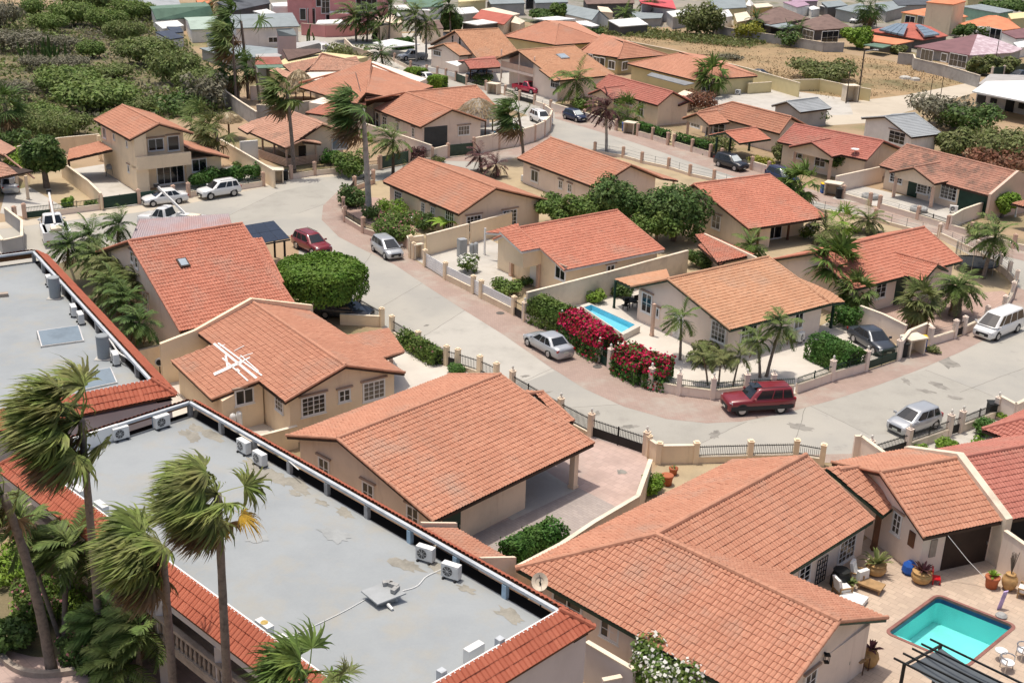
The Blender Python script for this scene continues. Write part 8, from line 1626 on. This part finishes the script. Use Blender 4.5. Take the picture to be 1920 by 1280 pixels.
p = P(301,708);t = thing('garden_lamp','round white lamp with black face on a pole by the white alley','lamp',p);MB().tube([p,p+np.array([0,0,1.0])],.04).build('pole',MATS['bin_black'],t);c = p+np.array([0,0,1.15]);MB().tube([c,c+np.array([.05,-.2,.05])],[.3,.26],18).build('shade',MATS['ac_white'],t);MB().tube([c+np.array([.05,-.2,.05]),c+np.array([.055,-.215,.055])],.2,18).build('face',MATS['bin_black'],t)
def pole(label,base,top,r=.09,arm=None):
 b = P(*base);h = upto(*base,top);t = thing('lamp_post' if arm else 'utility_pole',label,'pole',b);MB().tube([b,b+np.array([0,0,h])],[r,r*.7],8).build('shaft',MATS['bark_dark'],t)
 if arm: MB().tube([b+np.array([0,0,h-.3]),b+np.array([arm,0,h])],.04).build('arm',MATS['steel'],t);MB().obox(b+np.array([arm+.3,0,h]),(.35,0,0),(0,.12,0),(0,0,.07)).build('lamp_head',MATS['metal_white'],t)
pole('tall dark street lamp pole by the dirt road',(1608,191),93,.14,1.4);pole('shorter thin pole left of the street lamp, by the cream box',(1586,194),132);pole('thin pole at the dirt road, left of two',(1742,192),142,.07);pole('thin pole at the dirt road, right of two',(1761,196),144,.07);pole('thin pole before the plum roof',(1864,128),76,.09);pole('thin antenna mast by the pink house',(543,47),30,.08);pole('thin dark pole behind the white roof at the top',(1582,40),8,.1) if False else None
m = MB();a = P(670,163,5.6)
solo('roof_antenna','thin antenna on the ridge of the red hip roof','antenna',MB().tube([P(676,172,4.6),P(676,172,4.6)+np.array([-.6,0,2.4])],.05),'steel')
def bin_(label,px,py,body,lid,h=1.05):
 p = P(px,py);t = thing('wheelie_bin',label,'bin',p,'wheelie bins');m = MB();m.prism([(p[0]+x,p[1]+y) for x,y in ((-.24,-.26),(.24,-.26),(.28,.3),(-.28,.3))],.06,h);m.build('body',MATS[body],t);MB().obox(p+np.array([0,.02,h+.03]),(.31,0,0),(0,.34,.03),(0,0,.035)).build('lid',MATS[lid],t)
 MB().tube([p+np.array([-.26,.26,.1]),p+np.array([.26,.26,.1])],.1,10).build('wheels',MATS['rubber'],t)
bin_('blue bin with yellow lid by the bin shelter right of the green gate',1728,657,'plastic_blue','plastic_yellow');bin_('black bin between green gate and bin shelter',1692,668,'bin_black','bin_black');bin_('blue bin with yellow lid on the upper street before the blotched roof bungalow',1543,362,'plastic_blue','plastic_yellow');bin_('black bin at the gate of the blotched roof bungalow',1572,372,'bin_black','bin_black');bin_('blue bin beside the cream box of the coral bungalow',1170,246,'plastic_blue','plastic_blue');bin_('black bin behind the right railing at the right edge',1857,783,'bin_black','bin_black');bin_('dark bin in the box by the porch bungalow gate',535,338,'bin_black','bin_black')
def hutch(label,px,py,w=1.3,d=1.1,h=1.35,ang=.75):
 p = P(px,py);t = thing('bin_box',label,'bin box',p);m = MB();ca,sa = math.cos(ang),math.sin(ang);e,f = np.array([ca,sa,0]),np.array([-sa,ca,0]);z = np.array([0,0,1.])
 for s in (-1,1): m.obox(p+e*s*(w/2-.06)+z*h/2,e*.06,f*d/2,z*h/2)
 m.obox(p+f*(d/2-.05)+z*h/2,e*(w/2-.125),f*.05,z*h/2);m.build('sides',MATS['coping'],t);MB().obox(p+z*(h+.05),e*(w/2+.08),f*(d/2+.08),z*.05).build('top',MATS['coping'],t)
hutch('white topped bin box between black bin and blue bin',1709,662,1.5,1.1,1.25,.45);hutch('cream bin box on the upper street by the coral bungalow',1181,250,1.5,1.2,1.4,-.5);hutch('cream bin box before the blotched roof bungalow',1561,366,1.7,1.3,1.35,-.5);hutch('cream bin box at the gate of the porch bungalow',518,342,1.5,1.2,1.4,.25);hutch('white box by the curved wing wall before the balcony house',926,176,1.7,1.3,1.5,-.5);hutch('cream meter box beside the street lamp on the pale yard',1592,190,2.0,1.6,2.4,.2);hutch('small tan mailbox block with clay pot at the white gate',781,484,.8,.8,1.3,.6)
cor = [P(1657,1186),P(1757,1113.5),P(1908,1173.5)];cor.append(cor[0]+cor[2]-cor[1]);cen = sum(cor)/4
def rounded(c,r=.55,n=5,off=0.0):
 out = []
 for i in range(4):
  a,b,d = c[i-1],c[i],c[(i+1) % 4];u1,u2 = unit(a-b),unit(d-b);b2 = b+(u1+u2)*-off;k = b2+u1*r+u2*r
  for j in range(n+1): t = (PI/2)*j/n;out.append(k-u2*r*math.cos(t)*1.0-u1*r*math.sin(t) if False else k-u1*r*math.sin(t)-u2*r*math.cos(t))
 return [np.array([p[0],p[1],0]) for p in out]
hole = rounded(cor,.26,5,-0.13)
def cut_hole(names,hole,z=None):
 for o in [o for o in COL.objects if o.type == 'MESH' and o.name.split('.')[0] in names]:
  co = o.location;me = o.data;bm = bmesh.new();bm.from_mesh(me)
  xs = [v.co.x+co.x for v in bm.verts];ys = [v.co.y+co.y for v in bm.verts]
  if not (min(xs) < cen[0] < max(xs) and min(ys) < cen[1] < max(ys)): bm.free();continue
  n = len(hole)
  for i in range(n):
   p,q = hole[i],hole[(i+1) % n];nn = np.cross(q-p,(0,0,1))
   bmesh.ops.bisect_plane(bm,geom=bm.verts[:]+bm.edges[:]+bm.faces[:],plane_co=(p[0]-co.x,p[1]-co.y,0),plane_no=tuple(nn))
  H = np.array(hole)[:,:2];dl = []
  for f in bm.faces:
   c = f.calc_center_median();x,y = c.x+co.x,c.y+co.y;s = [(H[(i+1) % n][0]-H[i][0])*(y-H[i][1])-(H[(i+1) % n][1]-H[i][1])*(x-H[i][0]) for i in range(n)]
   if all(v > 0 for v in s) or all(v < 0 for v in s): dl.append(f)
  bmesh.ops.delete(bm,geom=dl,context='FACES');bm.to_mesh(me);bm.free()
cut_hole({'ground','pool_terrace'},hole)
t = thing('swimming_pool','turquoise swimming pool with dark red brick rim on the paved terrace','swimming pool',cen);n = len(hole);m = MB()
rim = rounded(cor,.42,5,.03)
z = np.array([0,0,1.])
m.add([p+z*.05 for p in hole]+[p+z*.05 for p in rim]+[p-z*.08 for p in hole]+[p for p in rim],[(i,(i+1) % n,n+(i+1) % n,n+i) for i in range(n)]+[(i,(i+1) % n,2*n+(i+1) % n,2*n+i) for i in range(n)]+[(n+i,n+(i+1) % n,3*n+(i+1) % n,3*n+i) for i in range(n)]);m.build('rim',MATS['pool_rim'],t)
m = MB();m.add([p-z*.32 for p in hole]+[p-z*1.5 for p in hole],[(i,(i+1) % n,n+(i+1) % n,n+i) for i in range(n)]+[list(range(n,2*n))]);m.build('basin',MATS['pool_tile'],t)
m = MB();m.add([p-z*.08 for p in hole]+[p-z*.32 for p in hole],[(i,(i+1) % n,n+(i+1) % n,n+i) for i in range(n)]);m.build('tile_band',MATS['pool_band'],t)
def upface(L):
 a = sum(L[i-1][0]*L[i][1]-L[i][0]*L[i-1][1] for i in range(len(L)));return L if a > 0 else L[::-1]
m = MB();m.add([p-z*.16 for p in upface(hole)],[list(range(n))]);m.build('water',MATS['water'],t)
c0 = hole[0];d1 = unit(cor[1]-cor[0]);d2 = unit(cor[3]-cor[0])
for k in range(3): MB().obox(cor[0]+d1*(.5+.28*k)/1+d2*(.5+.28*k)-z*(.45+.28*k)-z*.35,d1*(.45+.22*k),d2*(.45+.22*k),z*.35).build('step',MATS['pool_tile'],t) if k == 0 else None
def raised_pool(label,pts,h,rim_w=.35,tile='pool_blue'):
 q = [P(*p) for p in pts];c = sum(q)/len(q);t = thing('swimming_pool',label,'swimming pool',c);o = [p+(p-c)/np.linalg.norm(p-c)*rim_w*1.3 for p in q];n = len(q);m = MB()
 m.add([p+z*h for p in q]+[p+z*h for p in o]+[p for p in o]+[p+z*.06 for p in q],[(i,(i+1) % n,n+(i+1) % n,n+i) for i in range(n)]+[(n+i,n+(i+1) % n,2*n+(i+1) % n,2*n+i) for i in range(n)]);m.build('rim',MATS['white_terrazzo'],t)
 m = MB();m.add([p+z*h for p in q]+[p+z*.07 for p in q],[(i,(i+1) % n,n+(i+1) % n,n+i) for i in range(n)]+[list(range(n,2*n))]);m.build('basin',MATS[tile],t);m = MB();m.add([p+z*(h-.12) for p in upface(q)],[list(range(n))]);m.build('water',MATS['water_pale'],t)
raised_pool('narrow light blue pool with white rim behind the bougainvillea',[(1094,588),(1108,583),(1190,621),(1164,636)],.55);raised_pool('little round pool behind the curved pink wall',[(925,258),(940,252),(960,250),(975,254),(965,262),(940,266)],.7,.4)
def pot(label,px,py,prof,mat,plant=None,n=14,L=.8,leaf='leaf_olive',name='plant_pot'):
 p = P(px,py,.02);t = thing(name,label,'plant pot',p);MB().lathe(p,prof,18).build('pot',MATS[mat],t,True);h = prof[-1][1];r = np.random.default_rng(px)
 if plant == 'agave':
  o = []
  for i in range(n):
   a = i*2.4;el = .35+.9*r.random();d = np.array([math.cos(a)*math.cos(el),math.sin(a)*math.cos(el),math.sin(el)]);q = p+z*(h-.05);pts = [q,q+d*L*.4,q+d*L*.75-z*.05,q+d*L-z*.2*L];o.append(strips(np.array(pts)[None],np.array([.05,.075,.05,.005]),unit(np.cross(d,(0,0,1)))[None,None]))
  crown_obj('plant',join(o),leaf,t)
 elif plant == 'sticks':
  m = MB()
  for i in range(n): a = r.random()*6.3;q = p+z*h;m.tube([q,q+np.array([math.cos(a)*.25*r.random(),math.sin(a)*.25*r.random(),L*(.6+.5*r.random())])],.018,5)
  m.build('sticks',MATS['bark'],t)
BOWL = ((.22,0),(.42,.12),(.52,.35),(.5,.5),(.42,.58),(.5,.64),(.46,.66));VASE = ((.2,0),(.34,.25),(.4,.5),(.34,.72),(.2,.85),(.26,.9),(.22,.92));TUB = ((.28,0),(.33,.5),(.37,.52),(.37,.62),(.33,.64))
pot('golden bowl pot with agave by the wooden porch post',1641,1076,BOWL,'clay_gold','agave',22,1.05);pot('round golden pot with dark leaved plant beside the red chair',1726,1091,BOWL,'clay_gold','agave',16,.75,'leaf_purple');pot('orange tub pot with yellow green plant by the pale wall',1858,1100,TUB,'terracotta','agave',16,.5,'leaf_bright');pot('tall vase with dry sticks by the pale wall',1890,1104,VASE,'clay_gold','sticks',16,1.2);pot('vase with dark plant at the house corner by the pool',1629,1248,VASE,'clay_gold','agave',14,.6,'leaf_purple');pot('large terracotta pot behind the tan driveway wall',1250,908,TUB,'terracotta');pot('small terracotta pot behind the large one',1262,889,((.2,0),(.25,.35),(.28,.36),(.28,.44)),'terracotta','agave',6,.3);pot('round stone planter left of the gate pillar, upper right',1631,372,((.9,0),(.9,.45),(.6,.46),(.58,.3)),'brick_grey');pot('round stone planter at the olive gate, upper right',1722,396,((.9,0),(.9,.45),(.6,.46),(.58,.3)),'brick_grey');pot('small golden pot with grass behind the white armchair',1592,1104,((.16,0),(.22,.3),(.24,.36)),'clay_gold','agave',26,.5);pot('hanging style pot of leaves at the window wall',1600,1096,((.1,0),(.14,.2)),'terracotta') if False else None
def armchair(label,px,py,ang,name='armchair'):
 p = P(px,py,.02);t = thing(name,label,'armchair',p);c,s = math.cos(ang),math.sin(ang);e,f = np.array([c,s,0]),np.array([-s,c,0]);m = MB()
 for i in (-1,1):
  m.obox(p+f*i*.36+z*.55,e*.36,f*.03,z*.03)
  for j in (-1,1): m.obox(p+f*i*.36+e*j*.32+z*.28,e*.03,f*.03,z*.28)
 m.obox(p+z*.28,e*.34,f*.34,z*.03);m.build('frame',MATS['teak'],t);MB().obox(p+z*.39+e*.03,e*.34,f*.31,z*.08).build('seat_cushion',MATS['cushion'],t);MB().obox(p-e*.32+z*.72,e*.08-z*.0,f*.31,z*.3-e*.08).build('back_cushion',MATS['cushion'],t)
armchair('white cushioned wooden armchair facing the pool at the window wall',1609,1088,-.5);armchair('white cushioned armchair half hidden by the roof edge',1578,1114,.3);armchair('wooden bench chair at the right edge of the terrace',1922,1118,2.6)
p = P(1632,1104,.02);t = thing('sun_lounger','white and tan lounger on the terrace beside the armchair','sun lounger',p);m = MB();m.obox(p+z*.3,(.5,-.35,0),(.22,.32,0),z*.05)
for i,j in ((-1,-1),(1,-1),(1,1),(-1,1)): m.obox(p+np.array([.42*i+.16*j,-.3*i+.25*j,.14]),(.03,0,0),(0,.03,0),z*.14)
m.build('frame',MATS['teak'],t);MB().obox(p+np.array([-.35,.42,.55]),(.28,.16,0),(-.06,.1,0),z*.28).build('backrest',MATS['cushion'],t)
solo('lounge_mat','white lounge mat on the terrace at the roof edge','mat',MB().obox(P(1600,1122,.2),(.5,-.32,0),(.25,.36,0),z*.12),'cushion');solo('grill_cover','covered black barbecue at the window wall','barbecue',MB().lathe(P(1574,1098),((.5,0),(.5,.55),(.4,.8),(.42,.95),(.1,1.0)),9),'bin_black')
p = P(1704,1074);solo('pool_toy','crumpled bright blue cover beside the golden pot','cover',MB().lathe(p,((.3,0),(.42,.2),(.36,.5),(.15,.72),(.02,.75)),8),'plastic_blue')
p = P(1753,1092,.02);t = thing('childs_chair','small red plastic chair beside the golden pot','chair',p);MB().obox(p+z*.3,(.22,-.05,0),(.05,.22,0),z*.03).build('seat',MATS['plastic_red'],t);MB().obox(p+z*.55+np.array([-.2,.06,0]),(.03,0,0),(.05,.22,0),z*.28).build('backrest',MATS['plastic_red'],t)
for i,j in ((-1,-1),(1,-1),(1,1),(-1,1)): MB().box(p+np.array([.18*i,.18*j,.15]),(.05,.05,.3)).build('leg',MATS['plastic_red'],t)
solo('board','pale board leaning on the annexe wall','board',MB().obox(P(1709,1060)+z*.42,v3(annex.r,0)*.75,v3(annex.u,0)*.03,z*.42),'wall_white')
for lb,x,y in (('left wooden bar stool at the end wall',1609,1262),('right wooden bar stool at the end wall',1620,1254)):
 p = P(x,y);t = thing('bar_stool',lb,'bar stool',p);MB().box(p+z*.72,(.36,.36,.05),.6).build('seat',MATS['teak'],t)
 for i,j in ((-1,-1),(1,-1),(1,1),(-1,1)): MB().box(p+np.array([.14*i,.14*j,.35]),(.04,.04,.7)).build('leg',MATS['wood_brown'],t)
p = P(1876,1142);solo('hanging_towel','lilac towel draped over a stand by the pool','towel',MB().obox(p+z*.55,(.13,.05,0),(.02,.05,0),(.08,0,.5)),'lilac_cloth');solo('rock','grey rock on the pool rim','rock',MB().lathe(P(1877,1156),((.25,0),(.3,.1),(.18,.2),(.02,.24)),7),'brick_grey')
p = P(1874,1236);t = thing('side_table','small round white side table by the pool','side table',p);MB().lathe(p,((.03,.48),(.28,.48),(.28,.52),(.03,.52)),16).build('top',MATS['ac_white'],t);MB().tube([p,p+z*.5],.03).build('leg',MATS['ac_white'],t)
def tubchair(label,px,py,ang):
 p = P(px,py,.02);t = thing('garden_chair',label,'chair',p);m = MB();R_ = []
 for k in range(9): a = ang-2.0+4.0*k/8;R_.append(p+np.array([math.cos(a)*.32,math.sin(a)*.32,.72]))
 m.tube(R_,.03,6);m.tube([R_[0],R_[0]-z*.7],.025,6);m.tube([R_[-1],R_[-1]-z*.7],.025,6);m.tube([R_[4],R_[4]-z*.7],.025,6);m.build('frame',MATS['steel'],t);MB().lathe(p,((.02,.4),(.3,.4),(.3,.47),(.02,.48)),14).build('seat',MATS['cushion'],t)
tubchair('left steel garden chair at the pergola',1886,1256,2.2);tubchair('right steel garden chair at the pergola',1916,1234,2.2)
A,B = P(1764,1207,2.4),P(1696,1243,2.4);sd = unit(P(1880,1263,2.4)-A);t = thing('pergola','black steel pergola with sagging grey shade cloth beside the pool, bottom right','pergola',v3(B[:2],0));Lp = 4.2
for i in range(5): a = A+(B-A)*i/4;MB().obox(a+sd*Lp/2,sd*(Lp/2+.5),np.cross(sd,z)*.03,z*.04).build('rafter',MATS['bin_black'],t)
for a in (A,B,A+sd*Lp,B+sd*Lp): MB().box((a[0],a[1],1.2),(.12,.12,2.4)).build('post',MATS['bin_black'],t)
for k in (0,Lp): MB().obox((A+B)/2+sd*k-z*.07,(B-A)/2,sd*.04,z*.05).build('beam',MATS['bin_black'],t)
V = [];nx,ny = 13,12
for i in range(nx):
 for j in range(ny): f = i/(nx-1);V.append(A+(B-A)*(.06+.88*j/(ny-1))+sd*(.15+(Lp-.3)*f)-z*(.08+.22*math.sin(PI*f)**.8))
mesh_obj('shade_cloth',np.array(V),[np.array([(i*ny+j,i*ny+j+1,(i+1)*ny+j+1,(i+1)*ny+j) for i in range(nx-1) for j in range(ny-1)])],MATS['shade_cloth'],t)
c = (A+B)/2+sd*1.6;p = v3(c[:2],.02);t = thing('garden_sofa','white cushioned sofa under the pergola','sofa',p);sq = unit(B-A);MB().obox(p+z*.2,sd*.95,sq*.4,z*.18).build('base',MATS['teak'],t)
for k in (-1,1): MB().obox(p+z*.45+sd*k*.46,sd*.43,sq*.36,z*.08).build('seat_cushion',MATS['cushion'],t);MB().obox(p+z*.72+sd*k*.46+sq*.34,sd*.43,sq*.09,z*.25).build('back_cushion',MATS['cushion'],t)
solo('rope','thin white rope from the annexe eave to the pot by the wall','rope',MB().tube([P(1778,1004,2.5),P(1815,1050,1.3),P(1848,1084,.5)],.018,5),'metal_white')
p = P(1828,506);t = thing('trampoline','round trampoline with tall grey safety net by the street wall','trampoline',p);R0 = 1.9;m = MB()
ring = [p+np.array([R0*math.cos(a),R0*math.sin(a),.75]) for a in np.linspace(0,2*PI,29)];m.tube(ring,.06,6);m.build('ring',MATS['plastic_dark'],t);MB().lathe(p,((.02,.72),(R0*.93,.72),(R0*.93,.73),(.02,.73)),24).build('mat',MATS['bin_black'],t)
for k in range(6): a = k*PI/3;d = np.array([math.cos(a),math.sin(a),0])*R0;MB().tube([p+d,p+d*1.02+z*2.6],.035,6).build('net_pole',MATS['steel'],t)
m = MB()
for k in range(60): a = k*PI/30;d = np.array([math.cos(a),math.sin(a),0])*R0;m.tube([p+d+z*.8,p+d+z*2.4],.008,3)
for h in np.linspace(.9,2.4,9): m.tube([p+np.array([R0*math.cos(a),R0*math.sin(a),h]) for a in np.linspace(0,2*PI,31)],.008,3)
m.build('net',MATS['mesh_grey'],t)
m = MB();kp = spline([P(*q) for q in ((-20,1205),(0,1231),(20,1251),(50,1265),(87,1268),(134,1263),(188,1253),(225,1235))],4)
for a,b in zip(kp[:-1],kp[1:]): m.obox((a+b)/2+z*.14,(b-a)/2*1.03,np.cross(unit(b-a),z)*.13,z*.14)
solo('planter_kerb','curved pale kerb around the courtyard planting bed','kerb',m,'balustrade')
p = P(208,330);t = thing('barbecue','kettle barbecue on the terrace beside the two storey house','barbecue',p);MB().lathe(p,((.05,.7),(.38,.8),(.46,1.0),(.38,1.2),(.05,1.3)),12).build('kettle',MATS['metal_grey'],t)
for i,j in ((-1,-1),(1,-1),(0,1)): MB().tube([p+np.array([.4*i,.4*j,0]),p+np.array([.25*i,.25*j,.85])],.035).build('leg',MATS['bin_black'],t)
p = P(1745,380);t = thing('plastic_chair','white plastic chair at the porch of the blotched roof bungalow','chair',p);MB().box(p+z*.45,(.5,.5,.05)).build('seat',MATS['ac_white'],t);MB().box(p+np.array([0,.25,.75]),(.5,.05,.6)).build('backrest',MATS['ac_white'],t)
for i,j in ((-1,-1),(1,-1),(1,1),(-1,1)): MB().box(p+np.array([.21*i,.21*j,.22]),(.05,.05,.45)).build('leg',MATS['ac_white'],t)
for lb,x,y,s in (('left pale rubble block in the dry field',1697,148,1.1),('right pale rubble block in the dry field',1716,151,.9),('small pale stone on the thicket, right edge',1838,279,.7)): solo('rubble',lb,'rubble',MB().lathe(P(x,y),((s,0),(s*.9,.35),(s*.5,.5),(.05,.52)),6),'pale_concrete')
p = P(1280,0);p = P(1200,590);t = thing('patio_table','dark patio table with chairs under the amber lean-to','table',P(1180,578));p = P(1180,578);MB().lathe(p,((.05,.7),(.6,.7),(.6,.75),(.05,.75)),14).build('top',MATS['bin_black'],t);MB().tube([p,p+z*.7],.05).build('leg',MATS['bin_black'],t)
for lb,x,y in (('left dark patio chair under the amber lean-to',1172,582),('right dark patio chair under the amber lean-to',1190,576)):
 p = P(x,y);t = thing('patio_chair',lb,'chair',p);MB().box(p+z*.45,(.45,.45,.05),.6).build('seat',MATS['bin_black'],t);MB().box(p+np.array([.1,.2,.72]),(.45,.05,.5),.6).build('backrest',MATS['bin_black'],t);m = MB()
 for i,j in ((-1,-1),(1,-1),(1,1),(-1,1)): MB().box(p+np.array([.18*i,.18*j,.22]),(.04,.04,.44)).build('leg',MATS['bin_black'],t)
